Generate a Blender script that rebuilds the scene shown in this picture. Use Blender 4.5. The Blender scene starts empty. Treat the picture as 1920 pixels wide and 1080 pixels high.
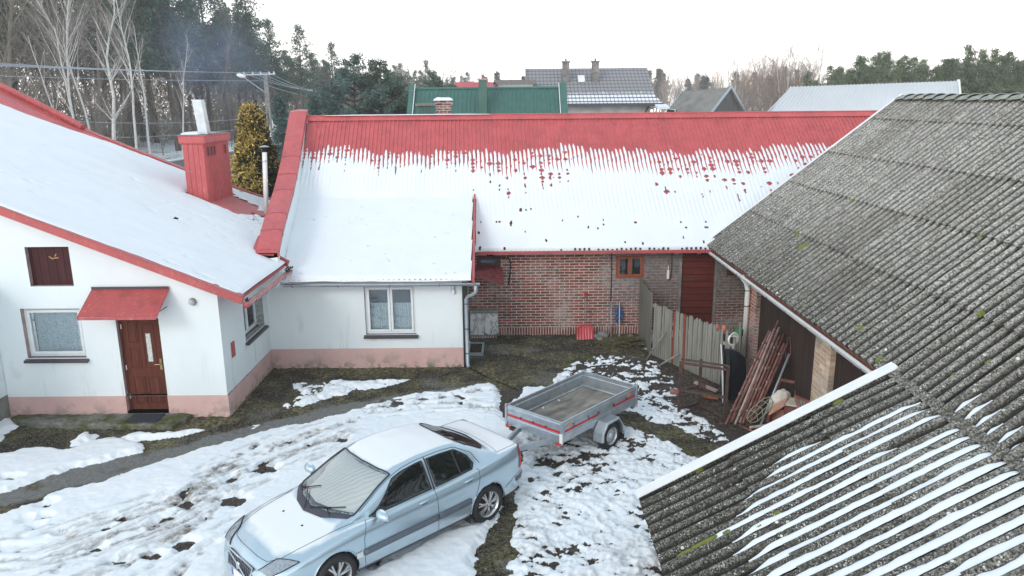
import bpy, bmesh, math, random
import numpy as np
from mathutils import Vector, Matrix
from math import radians as rad, sin, cos, tan, pi, sqrt, atan2

random.seed(5); rng = np.random.default_rng(5)
S = bpy.context.scene
C = S.collection

# ---------------------------------------------------------------- camera
cam_d = bpy.data.cameras.new("camera"); cam = bpy.data.objects.new("camera", cam_d); C.objects.link(cam)
cam_d.sensor_width = 36.0; cam_d.lens = 36.0 * 1430 / 1920
cam_d.clip_start = 0.1; cam_d.clip_end = 2000
_p = rad(13.75); _r = 0.009
_R0 = Vector((1, 0, 0)); _F = Vector((0, cos(_p), -sin(_p))); _U0 = Vector((0, sin(_p), cos(_p)))
_R = _R0 * cos(_r) - _U0 * sin(_r); _U = _U0 * cos(_r) + _R0 * sin(_r)
_M = Matrix((_R, _U, -_F)).transposed().to_4x4(); _M.translation = (0, 0, 6.5)
cam.matrix_world = _M
S.camera = cam

# ---------------------------------------------------------------- light
SUN_EL, SUN_AZ = rad(27), rad(212)          # azimuth from +Y towards +X
w = bpy.data.worlds.new("World"); S.world = w; w.use_nodes = True
nt = w.node_tree; nt.nodes.clear()
sky = nt.nodes.new("ShaderNodeTexSky"); sky.sky_type = 'NISHITA'; sky.sun_disc = False
sky.sun_elevation = SUN_EL; sky.sun_rotation = SUN_AZ
sky.air_density = 1.0; sky.dust_density = 3.0; sky.ozone_density = 1.5; sky.altitude = 100
tc = nt.nodes.new("ShaderNodeTexCoord"); sx = nt.nodes.new("ShaderNodeSeparateXYZ")
nt.links.new(tc.outputs['Generated'], sx.inputs[0])
cr = nt.nodes.new("ShaderNodeValToRGB")                       # thin bright overcast: cream near the horizon, cool white above
cr.color_ramp.elements[0].position = 0.0; cr.color_ramp.elements[0].color = (1.70, 1.60, 1.50, 1)
cr.color_ramp.elements[1].position = 0.65; cr.color_ramp.elements[1].color = (.50, .60, .68, 1)
e = cr.color_ramp.elements.new(0.12); e.color = (1.55, 1.52, 1.48, 1)
e = cr.color_ramp.elements.new(0.30); e.color = (1.0, 1.06, 1.10, 1)
nt.links.new(sx.outputs['Z'], cr.inputs[0])
ns = nt.nodes.new("ShaderNodeTexNoise"); ns.inputs['Scale'].default_value = 2.2; ns.inputs['Detail'].default_value = 4
mp = nt.nodes.new("ShaderNodeMapping"); mp.inputs['Scale'].default_value = (1, 1, 3.5)
nt.links.new(tc.outputs['Generated'], mp.inputs[0]); nt.links.new(mp.outputs[0], ns.inputs['Vector'])
mr = nt.nodes.new("ShaderNodeMapRange"); mr.inputs[3].default_value = 10.4; mr.inputs[4].default_value = 11.8
nt.links.new(ns.outputs[0], mr.inputs[0])
sc_ = nt.nodes.new("ShaderNodeVectorMath"); sc_.operation = 'SCALE'
nt.links.new(cr.outputs[0], sc_.inputs[0]); nt.links.new(mr.outputs[0], sc_.inputs['Scale'])
mx = nt.nodes.new("ShaderNodeMix"); mx.data_type = 'RGBA'; mx.inputs[0].default_value = 0.82
nt.links.new(sky.outputs[0], mx.inputs[6]); nt.links.new(sc_.outputs[0], mx.inputs[7])
bg = nt.nodes.new("ShaderNodeBackground"); bg.inputs[1].default_value = 0.1
wo = nt.nodes.new("ShaderNodeOutputWorld")
nt.links.new(mx.outputs[2], bg.inputs[0]); nt.links.new(bg.outputs[0], wo.inputs[0])
sun_d = bpy.data.lights.new("sun", 'SUN'); sun_d.energy = .62; sun_d.angle = rad(18); sun_d.color = (1, .96, .91)
sun = bpy.data.objects.new("sun", sun_d); C.objects.link(sun)
_d = Vector((sin(SUN_AZ) * cos(SUN_EL), cos(SUN_AZ) * cos(SUN_EL), sin(SUN_EL)))
sun.rotation_euler = _d.to_track_quat('Z', 'Y').to_euler(); sun.location = (0, 0, 30)
S.view_settings.view_transform = 'Standard'; S.view_settings.look = 'None'
S.view_settings.exposure = 0.56; S.view_settings.gamma = 1; S.view_settings.use_curve_mapping = False
S.render.engine = 'CYCLES'
S.cycles.max_bounces = 6; S.cycles.diffuse_bounces = 3; S.cycles.glossy_bounces = 3
S.cycles.transparent_max_bounces = 12; S.cycles.volume_bounces = 1

# ---------------------------------------------------------------- helpers
def nrm(v):
    v = Vector(v); return v.normalized() if v.length else v

class MB:
    def __init__(s): s.v = []; s.f = []; s.m = []
    def add(s, vs, fs, mi=0):
        o = len(s.v); s.v += [tuple(p) for p in vs]
        for f in fs: s.f.append(tuple(i + o for i in f)); s.m.append(mi)
        return s
    def hexa(s, p, mi=0):          # p: bottom 4 ccw, top 4 ccw
        return s.add(p, [(3, 2, 1, 0), (4, 5, 6, 7), (0, 1, 5, 4), (1, 2, 6, 5), (2, 3, 7, 6), (3, 0, 4, 7)], mi)
    def box(s, x0, x1, y0, y1, z0, z1, mi=0):
        return s.hexa([(x0, y0, z0), (x1, y0, z0), (x1, y1, z0), (x0, y1, z0), (x0, y0, z1), (x1, y0, z1), (x1, y1, z1), (x0, y1, z1)], mi)
    def beam(s, p, q, w, h=None, up=(0, 0, 1), mi=0, off=0):
        p = Vector(p); q = Vector(q); h = w if h is None else h
        d = (q - p).normalized(); u = Vector(up)
        if abs(d.dot(u.normalized())) > .98: u = Vector((0, 1, 0))
        a = d.cross(u).normalized(); b = a.cross(d).normalized()
        a = a * w / 2; b = b * h / 2
        return s.hexa([p - a - b, p + a - b, q + a - b, q - a - b, p - a + b, p + a + b, q + a + b, q - a + b], mi)
    def tube(s, pts, r, n=8, caps=True, mi=0, closed=False):
        pts = [Vector(p) for p in pts]; m = len(pts)
        rs = list(r) if hasattr(r, '__len__') else [r] * m
        rings = []; ref = None
        for i in range(m):
            a = pts[(i - 1) % m] if closed else pts[max(i - 1, 0)]
            b = pts[(i + 1) % m] if closed else pts[min(i + 1, m - 1)]
            d = (b - a).normalized()
            if ref is None or abs(ref.dot(d)) > .95:
                ref = Vector((0, 0, 1)) if abs(d.z) < .9 else Vector((1, 0, 0))
            u = (ref - d * ref.dot(d)).normalized(); ref = u; v = d.cross(u)
            rings.append([pts[i] + (u * cos(2 * pi * k / n) + v * sin(2 * pi * k / n)) * rs[i] for k in range(n)])
        vs = [p for R_ in rings for p in R_]; fs = []
        mm = m if closed else m - 1
        for i in range(mm):
            j = (i + 1) % m
            for k in range(n):
                k2 = (k + 1) % n
                fs.append((i * n + k, i * n + k2, j * n + k2, j * n + k))
        if caps and not closed:
            fs.append(tuple(range(n))[::-1]); fs.append(tuple((m - 1) * n + k for k in range(n)))
        return s.add(vs, fs, mi)
    def lathe(s, prof, c, axis=(0, 0, 1), n=24, mi=0, capped=False):   # prof: (r, t along axis)
        ax = Vector(axis).normalized(); u = ax.orthogonal().normalized(); v = ax.cross(u); c = Vector(c)
        vs = []; fs = []
        for r, t in prof:
            for k in range(n):
                vs.append(c + ax * t + (u * cos(2 * pi * k / n) + v * sin(2 * pi * k / n)) * r)
        for i in range(len(prof) - 1):
            for k in range(n):
                fs.append((i * n + k, i * n + (k + 1) % n, (i + 1) * n + (k + 1) % n, (i + 1) * n + k))
        if capped: fs.append(tuple(range(n))[::-1]); fs.append(tuple((len(prof) - 1) * n + k for k in range(n)))
        return s.add(vs, fs, mi)
    def slab(s, pts, thick, nrmv, mi=0):   # polygon extruded along -normal
        n = Vector(nrmv).normalized() * thick; k = len(pts)
        P = [Vector(p) for p in pts]
        vs = [p - n for p in P] + P
        fs = [tuple(range(k))[::-1], tuple(range(k, 2 * k))] + [(i, (i + 1) % k, k + (i + 1) % k, k + i) for i in range(k)]
        return s.add(vs, fs, mi)
    def build(s, name, mats, parent=None, smooth=False, bevel=0):
        me = bpy.data.meshes.new(name); me.from_pydata(s.v, [], s.f)
        mats = mats if isinstance(mats, (list, tuple)) else [mats]
        for m in mats: me.materials.append(m)
        if len(mats) > 1: me.polygons.foreach_set('material_index', s.m)
        if smooth: me.polygons.foreach_set('use_smooth', [True] * len(me.polygons))
        me.update()
        return link(name, me, parent, bevel)

def link(name, me, parent=None, bevel=0):
    o = bpy.data.objects.new(name, me); C.objects.link(o)
    if parent: setpar(o, parent)
    if bevel:
        b = o.modifiers.new('b', 'BEVEL'); b.width = bevel; b.segments = 2; b.limit_method = 'ANGLE'; b.angle_limit = rad(40)
    return o
def worldloc(o):
    v = Vector(o.location)
    while o.parent: o = o.parent; v = v + Vector(o.location)
    return v
ORIG = {}
def setpar(o, parent):              # vertices are written in world metres; parent empties only translate
    o.parent = parent
    if parent.name in ORIG: o.location = -ORIG[parent.name]; ORIG[o.name] = Vector((0, 0, 0))
    ORIG.setdefault(o.name, Vector((0, 0, 0)))
def thing(name, label, cat, loc=(0, 0, 0), group=None):
    o = bpy.data.objects.new(name, None); C.objects.link(o); o.location = loc; o.empty_display_size = .3
    o['label'] = label; o['category'] = cat
    if group: o['group'] = group
    ORIG[o.name] = Vector(loc)
    return o
def tag(o, label, cat, group=None):
    o['label'] = label; o['category'] = cat
    if group: o['group'] = group
    return o
def struct(o): o['kind'] = 'structure'; return o
def dup(o, loc, rz=0, sc=1, label=None, parent=None, name=None):
    c = o.copy(); C.objects.link(c)
    if parent is None:
        c.location = loc; c.rotation_euler = (0, 0, rz); c.scale = (sc, sc, sc) if not hasattr(sc, '__len__') else sc
        if label: c['label'] = label
    else: c.parent = parent
    for ch in o.children:
        dup(ch, None, parent=c)
    return c
def np_mesh(name, V, F, mats, parent=None, smooth=False, midx=None, attrs=None):
    V = np.asarray(V, np.float32); F = np.asarray(F, np.int32)
    me = bpy.data.meshes.new(name); k = F.shape[1]
    me.vertices.add(len(V)); me.vertices.foreach_set('co', V.ravel())
    me.loops.add(F.size); me.loops.foreach_set('vertex_index', F.ravel())
    me.polygons.add(len(F)); me.polygons.foreach_set('loop_start', np.arange(0, F.size, k, dtype=np.int32))
    for m in (mats if isinstance(mats, (list, tuple)) else [mats]): me.materials.append(m)
    if midx is not None: me.polygons.foreach_set('material_index', np.asarray(midx, np.int32))
    me.polygons.foreach_set('use_smooth', np.full(len(F), smooth))
    me.update(calc_edges=True)
    if attrs:
        for nme, a in attrs.items():
            at = me.attributes.new(nme, 'FLOAT', 'POINT'); at.data.foreach_set('value', np.asarray(a, np.float32).ravel())
    me.validate()
    return link(name, me, parent)
def grid_faces(nu, nv, keep=None):
    i = np.arange(nu - 1)[:, None] * nv + np.arange(nv - 1)[None, :]
    F = np.stack([i, i + nv, i + nv + 1, i + 1], -1).reshape(-1, 4)
    if keep is not None: F = F[keep.reshape(-1)]
    return F
def _hash(ix, iy, seed):
    h = (ix.astype(np.int64) * 374761393 + iy.astype(np.int64) * 668265263 + seed * 982451653) & 0x7fffffff
    h = ((h ^ (h >> 13)) * 1274126177) & 0x7fffffff
    return ((h ^ (h >> 16)) & 0xffff) / 65535.0
def vnoise(x, y, seed=0):
    ix = np.floor(x); iy = np.floor(y); fx = x - ix; fy = y - iy
    fx = fx * fx * (3 - 2 * fx); fy = fy * fy * (3 - 2 * fy); ix = ix.astype(np.int64); iy = iy.astype(np.int64)
    a = _hash(ix, iy, seed); b = _hash(ix + 1, iy, seed); c = _hash(ix, iy + 1, seed); d = _hash(ix + 1, iy + 1, seed)
    return (a * (1 - fx) + b * fx) * (1 - fy) + (c * (1 - fx) + d * fx) * fy
def fbm(x, y, seed=0, o=4, g=.5):
    s = 0; a = 1; t = 0
    for k in range(o):
        s = s + a * vnoise(x, y, seed + k * 17); t += a; a *= g; x = x * 2.03 + 7.1; y = y * 2.03 + 3.3
    return s / t
def sstep(a, b, x):
    t = np.clip((x - a) / (b - a), 0, 1); return t * t * (3 - 2 * t)

# ---------------------------------------------------------------- materials
class MT:
    """small wrapper for procedural node materials; object coordinates are metres"""
    def __init__(s, name, rough=.6, metal=0, spec=.5):
        s.m = bpy.data.materials.new(name); s.m.use_nodes = True; s.t = s.m.node_tree
        s.b = s.t.nodes['Principled BSDF']; s.b.inputs['Roughness'].default_value = rough
        s.b.inputs['Metallic'].default_value = metal; s.b.inputs['Specular IOR Level'].default_value = spec
        s.co = s.n('ShaderNodeTexCoord').outputs['Object']
    def n(s, typ, **kw):
        n = s.t.nodes.new(typ)
        for k, v in kw.items():
            setattr(n, k, v)
        return n
    def l(s, a, b): s.t.links.new(a, b)
    def noise(s, scale, detail=4, rough=.55, vec=None, sc3=None):
        n = s.n('ShaderNodeTexNoise'); n.inputs['Scale'].default_value = scale
        n.inputs['Detail'].default_value = detail; n.inputs['Roughness'].default_value = rough
        v = vec or s.co
        if sc3:
            mp = s.n('ShaderNodeMapping'); mp.inputs['Scale'].default_value = sc3; s.l(v, mp.inputs[0]); v = mp.outputs[0]
        s.l(v, n.inputs['Vector']); return n.outputs['Fac']
    def voro(s, scale, vec=None, feature='F1', rnd=1, out='Distance'):
        n = s.n('ShaderNodeTexVoronoi', feature=feature); n.inputs['Scale'].default_value = scale
        n.inputs['Randomness'].default_value = rnd
        s.l(vec or s.co, n.inputs['Vector']); return n.outputs[out]
    def ramp(s, fac, stops):
        n = s.n('ShaderNodeValToRGB'); e = n.color_ramp.elements
        while len(e) < len(stops): e.new(.5)
        for i, (p, c) in enumerate(stops):
            e[i].position = p; e[i].color = (c, c, c, 1) if not hasattr(c, '__len__') else tuple(c) + (1,)
        s.l(fac, n.inputs[0]); return n.outputs[0]
    def mix(s, fac, a, b, mode='MIX'):
        n = s.n('ShaderNodeMix', data_type='RGBA', blend_type=mode)
        for sock, v in ((n.inputs[0], fac), (n.inputs[6], a), (n.inputs[7], b)):
            if isinstance(v, (int, float)): sock.default_value = v if sock is n.inputs[0] else (v, v, v, 1)
            elif isinstance(v, tuple): sock.default_value = v + (1,)
            else: s.l(v, sock)
        return n.outputs[2]
    def math(s, op, a, b=0, clamp=False):
        n = s.n('ShaderNodeMath', operation=op, use_clamp=clamp)
        for sock, v in ((n.inputs[0], a), (n.inputs[1], b)):
            if isinstance(v, (int, float)): sock.default_value = v
            else: s.l(v, sock)
        return n.outputs[0]
    def sep(s, i):
        n = s.n('ShaderNodeSeparateXYZ'); s.l(s.co, n.inputs[0]); return n.outputs[i]
    def attr(s, name):
        n = s.n('ShaderNodeAttribute', attribute_name=name); return n.outputs['Fac']
    def color(s, c):
        if isinstance(c, tuple): s.b.inputs['Base Color'].default_value = c + (1,)
        else: s.l(c, s.b.inputs['Base Color'])
        return s
    def bump(s, h, strength=.3, dist=.01):
        n = s.n('ShaderNodeBump'); n.inputs['Strength'].default_value = strength; n.inputs['Distance'].default_value = dist
        s.l(h, n.inputs['Height']); s.l(n.outputs[0], s.b.inputs['Normal']); return s
    def rough(s, r):
        s.l(r, s.b.inputs['Roughness']); return s

def simple(name, c, rough=.6, metal=0, var=.15, scale=6, bump=0, spec=.5):
    m = MT(name, rough, metal, spec)
    f = m.noise(scale, 5)
    lo = tuple(max(0, x * (1 - var)) for x in c); hi = tuple(min(1, x * (1 + var)) for x in c)
    m.color(m.ramp(f, [(.3, lo), (.7, hi)]))
    if bump: m.bump(m.noise(scale * 6, 4), bump, .01)
    return m.m

def mk_snow(name='snow', c=(.80, .835, .87)):
    m = MT(name, .65, 0, .25)
    f = m.noise(1.3, 5); m.color(m.ramp(f, [(.3, tuple(x * .955 for x in c)), (.7, c)]))
    m.bump(m.noise(30, 5, .6), .25, .01)
    return m.m
def mk_stucco():
    m = MT('white_stucco', .85, 0, .2)
    f = m.noise(.7, 6, .6); base = m.ramp(f, [(.3, (.70, .775, .80)), (.7, (.78, .84, .86))])
    st = m.noise(3.0, 6, .65, sc3=(1.6, 1.6, .18)); z = m.sep(2)
    low = m.math('SUBTRACT', 1.0, m.math('MULTIPLY', z, .55, True), True)
    k = m.math('MULTIPLY', m.ramp(st, [(.56, 0), (.72, 1)]), m.math('MULTIPLY', low, .8))
    base = m.mix(k, base, (.36, .40, .38))
    patch = m.ramp(m.noise(1.1, 3), [(.68, 0), (.74, 1)])
    base = m.mix(m.math('MULTIPLY', patch, .25), base, (.45, .52, .54))
    m.color(base); m.bump(m.noise(60, 4), .15, .005); return m.m
def mk_pink():
    m = MT('pink_plinth_paint', .85, 0, .2)
    f = m.noise(1.5, 6, .6); base = m.ramp(f, [(.3, (.56, .37, .35)), (.7, (.65, .45, .42))])
    st = m.noise(2.3, 6, .65); z = m.sep(2)
    low = m.math('SUBTRACT', 1.15, m.math('MULTIPLY', z, 2.4), True)
    k = m.math('MULTIPLY', m.ramp(st, [(.5, 0), (.60, 1)]), low)
    base = m.mix(m.math('MULTIPLY', k, .8, True), base, (.30, .25, .22))
    gr = m.math('MULTIPLY', m.ramp(m.noise(5, 5), [(.5, 0), (.6, 1)]), m.math('SUBTRACT', 1.0, m.math('MULTIPLY', z, 7), True))
    base = m.mix(gr, base, (.13, .16, .10))
    m.color(base); m.bump(m.noise(50, 4), .15, .005); return m.m
def mk_redmetal(name='red_painted_sheet', c=(.50, .095, .10)):
    m = MT(name, .42, 0, .5)
    f = m.noise(2.0, 6, .6); base = m.ramp(f, [(.3, tuple(x * .84 for x in c)), (.7, tuple(min(1, x * 1.12) for x in c))])
    sp = m.noise(14, 4, .6, sc3=(1, 1, .4)); base = m.mix(m.math('MULTIPLY', m.ramp(sp, [(.56, 0), (.70, 1)]), .38), base, (.60, .28, .26)); so_ = m.noise(1.1, 5, .65, sc3=(3, 3, .5)); base = m.mix(m.math('MULTIPLY', m.ramp(so_, [(.54, 0), (.72, 1)]), .45), base, tuple(x * .45 for x in c))
    m.color(base); m.rough(m.ramp(f, [(.3, .38), (.7, .55)])); return m.m
def mk_asbestos():
    m = MT('weathered_fibre_cement', .9, 0, .2)
    f1 = m.noise(1.2, 6, .6); f2 = m.noise(34, 4, .7); f3 = m.noise(4.5, 5, .6, sc3=(1, 2.2, 1))
    base = m.ramp(f2, [(.40, (.022, .020, .017)), (.49, (.085, .08, .07)), (.58, (.25, .245, .22))])
    base = m.mix(m.ramp(f1, [(.38, .55), (.62, 0)]), base, (.055, .05, .04))
    # pale upper courses
    z = m.sep(2); up = m.math('MULTIPLY', m.math('SUBTRACT', z, 1.9), .42, True)
    hi = m.ramp(f2, [(.40, (.085, .078, .065)), (.49, (.36, .345, .315)), (.60, (.68, .66, .62))])
    sh = m.attr('sheet'); base = m.mix(m.math('MULTIPLY', sh, .5), base, (.035, .032, .026)); hi = m.mix(m.math('MULTIPLY', sh, .38), hi, (.12, .11, .09))
    base = m.mix(m.math('MULTIPLY', up, m.ramp(f3, [(.3, .55), (.6, 1.0)])), base, hi)
    # lichen rosettes in three sizes
    v1 = m.voro(17); v2 = m.voro(42); v3 = m.voro(7)
    l1 = m.math('MULTIPLY', m.ramp(v1, [(.16, 1), (.21, 0)]), m.ramp(m.noise(3.0, 2), [(.42, 0), (.55, 1)]))
    l2 = m.math('MULTIPLY', m.ramp(v2, [(.24, 1), (.33, 0)]), m.ramp(m.noise(6.0, 3), [(.4, 0), (.58, 1)]))
    l3 = m.math('MULTIPLY', m.ramp(v3, [(.14, 1), (.16, 0)]), m.ramp(m.noise(1.7, 2), [(.55, 0), (.6, 1)]))
    base = m.mix(m.math('MULTIPLY', l2, .9), base, (.52, .53, .49)); base = m.mix(m.math('MULTIPLY', l1, .95), base, (.62, .63, .58))
    base = m.mix(m.math('MULTIPLY', l3, .95), base, (.70, .72, .66))
    trough_shade = m.attr('trough'); base = m.mix(m.math('MULTIPLY', trough_shade, 1.0, True), base, (.018, .017, .013))  # shade of troughs, flanks and laps put into the colour, with dirt and moss
    m.color(base)
    h = m.math('ADD', f2, m.math('MULTIPLY', l1, .4)); m.bump(h, .5, .012); return m.m
def mk_brick(name, yaxis=False, grey=.0, c1=(.31, .085, .07), c2=(.13, .048, .042), mortar=(.64, .59, .53), soldier=False, bw=.272, bh=.081, xg=None):
    m = MT(name, .88, 0, .2)
    cb = m.n('ShaderNodeCombineXYZ'); m.l(m.sep(1 if yaxis else 0), cb.inputs[0]); m.l(m.sep(2), cb.inputs[1])
    wob = m.n('ShaderNodeTexNoise'); wob.inputs['Scale'].default_value = 5; m.l(m.co, wob.inputs['Vector'])
    ad = m.n('ShaderNodeVectorMath', operation='MULTIPLY_ADD'); m.l(wob.outputs['Color'], ad.inputs[0]); ad.inputs[1].default_value = (.030, .022, 0); m.l(cb.outputs[0], ad.inputs[2])
    def br(bw, bh, vec, off=.5):
        b = m.n('ShaderNodeTexBrick'); b.offset = off
        b.inputs['Color1'].default_value = (0, 0, 0, 1); b.inputs['Color2'].default_value = (1, 1, 1, 1); b.inputs['Mortar'].default_value = (.5, .5, .5, 1)
        b.inputs['Scale'].default_value = 1; b.inputs['Brick Width'].default_value = bw; b.inputs['Row Height'].default_value = bh
        b.inputs['Mortar Size'].default_value = .0105; b.inputs['Mortar Smooth'].default_value = .25; b.inputs['Bias'].default_value = 0
        m.l(vec, b.inputs['Vector']); return b
    b = br(bw, bh, ad.outputs[0]); col, fac = b.outputs['Color'], b.outputs['Fac']
    if soldier:
        b2 = br(.075, .25, ad.outputs[0], 0); k = m.math('LESS_THAN', m.sep(2), .25)
        col = m.mix(k, col, b2.outputs['Color']); fac = m.mix(k, fac, b2.outputs['Fac'])
    n1 = m.noise(1.1, 5, .6); n2 = m.noise(9, 5, .6)
    brick = m.ramp(col, [(.0, c2), (.45, tuple((a + b_) / 2 for a, b_ in zip(c1, c2))), (.8, c1), (1, tuple(x * 1.25 for x in c1))])
    brick = m.mix(m.ramp(n2, [(.35, .0), (.75, .45)]), brick, (.16, .11, .10))
    mo = m.ramp(n2, [(.3, tuple(x * .75 for x in mortar)), (.7, mortar)])
    out = m.mix(fac, brick, mo)
    eff = m.math('MULTIPLY', m.ramp(m.noise(.9, 6, .65), [(.50, 0), (.64, 1)]), m.ramp(n2, [(.38, .15), (.60, .85)]))
    out = m.mix(eff, out, (.42, .39, .37))
    dk = m.ramp(m.noise(1.7, 5, .6), [(.56, 0), (.7, .4)]); out = m.mix(dk, out, (.05, .035, .03))
    if xg is not None:     # cement washed, greyer to the right
        g = m.math('MULTIPLY', m.math('SUBTRACT', m.sep(0), xg), .9, True)
        zz = m.ramp(m.math('ADD', m.sep(2), m.math('MULTIPLY', m.noise(1.6, 5), 1.2)), [(0, 0), (.99, 1)])
        zz = m.math('SUBTRACT', m.math('ADD', m.math('MULTIPLY', m.sep(2), .55), m.math('MULTIPLY', m.noise(1.6, 5), 1.3)), .65, True)
        g = m.math('MULTIPLY', g, zz)
        grc = m.ramp(n2, [(.3, (.10, .095, .09)), (.7, (.24, .235, .23))])
        out = m.mix(m.math('MULTIPLY', g, .85, True), out, grc)
    if grey: out = m.mix(grey, out, (.2, .19, .19))
    m.color(out)
    hh = m.math('SUBTRACT', m.math('MULTIPLY', n2, .35), fac); m.bump(hh, .7, .012); return m.m
def mk_wood(name, c, axis=2, board=.14, dark=.4, horiz=None, rough=.85):
    """plank wood: grain along `axis`, boards counted along `horiz`"""
    m = MT(name, rough, 0, .25)
    sc = [14, 14, 14]; sc[axis] = .8
    g = m.noise(1.0, 6, .65, sc3=tuple(sc)); big = m.noise(1.1, 4)
    base = m.ramp(g, [(.3, tuple(x * (1 - dark) for x in c)), (.7, tuple(min(1, x * 1.2) for x in c))])
    base = m.mix(m.ramp(big, [(.35, .4), (.7, 0)]), base, tuple(x * .55 for x in c))
    if horiz is not None:
        pos = m.math('DIVIDE', m.sep(horiz), board)
        fr = m.math('FRACT', pos); gap = m.math('LESS_THAN', fr, .07)
        wn = m.n('ShaderNodeTexWhiteNoise', noise_dimensions='1D'); m.l(m.math('FLOOR', pos), wn.inputs['W'])
        base = m.mix(m.math('MULTIPLY', wn.outputs['Value'], .45), base, tuple(x * .5 for x in c))
        base = m.mix(gap, base, (.008, .007, .006))
        m.bump(m.math('SUBTRACT', m.math('MULTIPLY', g, .3), gap), .6, .01)
    else: m.bump(g, .3, .006)
    m.color(base); return m.m
def mk_glass(name, tint=(.5, .56, .55), refl=.10):
    m = bpy.data.materials.new(name); m.use_nodes = True; t = m.node_tree; t.nodes.clear()
    o = t.nodes.new('ShaderNodeOutputMaterial'); mx = t.nodes.new('ShaderNodeMixShader')
    tr = t.nodes.new('ShaderNodeBsdfTransparent'); tr.inputs[0].default_value = tint + (1,)
    gl = t.nodes.new('ShaderNodeBsdfGlossy'); gl.inputs['Roughness'].default_value = .03; gl.inputs[0].default_value = (.95, .97, 1, 1)
    fr = t.nodes.new('ShaderNodeFresnel'); fr.inputs[0].default_value = 1.5
    ad = t.nodes.new('ShaderNodeMath'); ad.operation = 'MULTIPLY_ADD'; ad.inputs[1].default_value = 1.0; ad.inputs[2].default_value = refl - .04; ad.use_clamp = True
    t.links.new(fr.outputs[0], ad.inputs[0]); t.links.new(ad.outputs[0], mx.inputs[0])
    t.links.new(tr.outputs[0], mx.inputs[1]); t.links.new(gl.outputs[0], mx.inputs[2]); t.links.new(mx.outputs[0], o.inputs[0]); return m
def mk_lace():
    m = MT('lace_curtain', .9, 0, .1)
    cb = m.voro(26); wv = m.noise(9, 3, .5, sc3=(3, 1, .5))
    a = m.math('ADD', m.ramp(cb, [(.22, .35), (.42, .95)]), m.math('MULTIPLY', wv, .3), True)
    m.color((.80, .84, .85)); m.l(a, m.b.inputs['Alpha']); return m.m

M = {}
M['snow'] = mk_snow()
M['stucco'] = mk_stucco(); M['pink'] = mk_pink(); M['red'] = mk_redmetal(); M['redtrim'] = mk_redmetal('red_trim_sheet', (.43, .085, .085))
M['asb'] = mk_asbestos()
M['brick'] = mk_brick('old_red_brick', soldier=True, xg=2.2)
M['brickY'] = mk_brick('orange_brick_pillar', True, c1=(.42, .13, .07), c2=(.24, .08, .06))
M['brickcream'] = mk_brick('cream_brick_pillar', True, c1=(.66, .50, .33), c2=(.52, .34, .22), mortar=(.62, .56, .48))
M['brickdark'] = mk_brick('chimney_brick', False, c1=(.24, .06, .05), c2=(.06, .03, .03))
M['darkwood'] = mk_wood('dark_barn_boards', (.060, .038, .030), 2, .15, .6, horiz=1)
M['darkwoodX'] = mk_wood('dark_gable_boards', (.040, .028, .022), 2, .15, .45, horiz=0)
M['greywood'] = mk_wood('grey_weathered_wood', (.30, .295, .26), 2, dark=.5)
M['greywoodboards'] = mk_wood('grey_shed_boards', (.16, .155, .15), 2, .16, .4, horiz=0)
M['paleboard'] = mk_wood('pale_pole_wood', (.30, .28, .24), 2)
M['reddoor'] = mk_wood('dark_red_boards', (.17, .036, .028), 0, .19, .4, horiz=2)
M['brownwood'] = mk_wood('brown_door_wood', (.15, .045, .03), 2)
M['sill'] = simple('dark_sill_tile', (.055, .045, .055), .35)
M['pvc'] = simple('white_window_plastic', (.74, .78, .80), .35, var=.05)
M['glass'] = mk_glass('window_glass', (.84, .89, .91), .10)
M['darkglass'] = mk_glass('car_glass', (.42, .47, .44), .07); M['wsglass'] = mk_glass('windscreen_glass', (.90, .93, .92), .16)
M['lace'] = mk_lace()
M['interior'] = simple('dark_interior', (.045, .055, .065), .8)
M['zinc'] = simple('galvanised_sheet', (.48, .53, .57), .38, .75, .16, 5)
M['gutter'] = simple('grey_gutter', (.36, .41, .46), .4, .3, .1)
M['pinkgutter'] = simple('faded_red_gutter', (.48, .24, .24), .5, 0, .25, 5)
M['white'] = simple('white_painted_metal', (.78, .79, .78), .45, 0, .06, 3)
M['black'] = simple('black_rubber', (.018, .018, .02), .7, 0, .3, 12)
M['iron'] = simple('rusty_iron', (.085, .05, .042), .7, .2, .45, 14, .3)
M['rust'] = simple('red_rust_tube', (.24, .10, .085), .7, .1, .5, 9, .3)
M['rustpale'] = simple('pale_rusted_tube', (.42, .33, .29), .7, .1, .35, 11, .3)
M['concrete'] = simple('old_concrete', (.20, .20, .185), .9, 0, .3, 5, .4)
M['cable'] = simple('black_cable', (.012, .012, .012), .6)
M['green_sheet'] = simple('green_roof_sheet', (.05, .14, .118), .45, 0, .12, 3)
M['bark'] = simple('dark_bark', (.10, .085, .07), .95, 0, .35, 8, .4)

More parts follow.
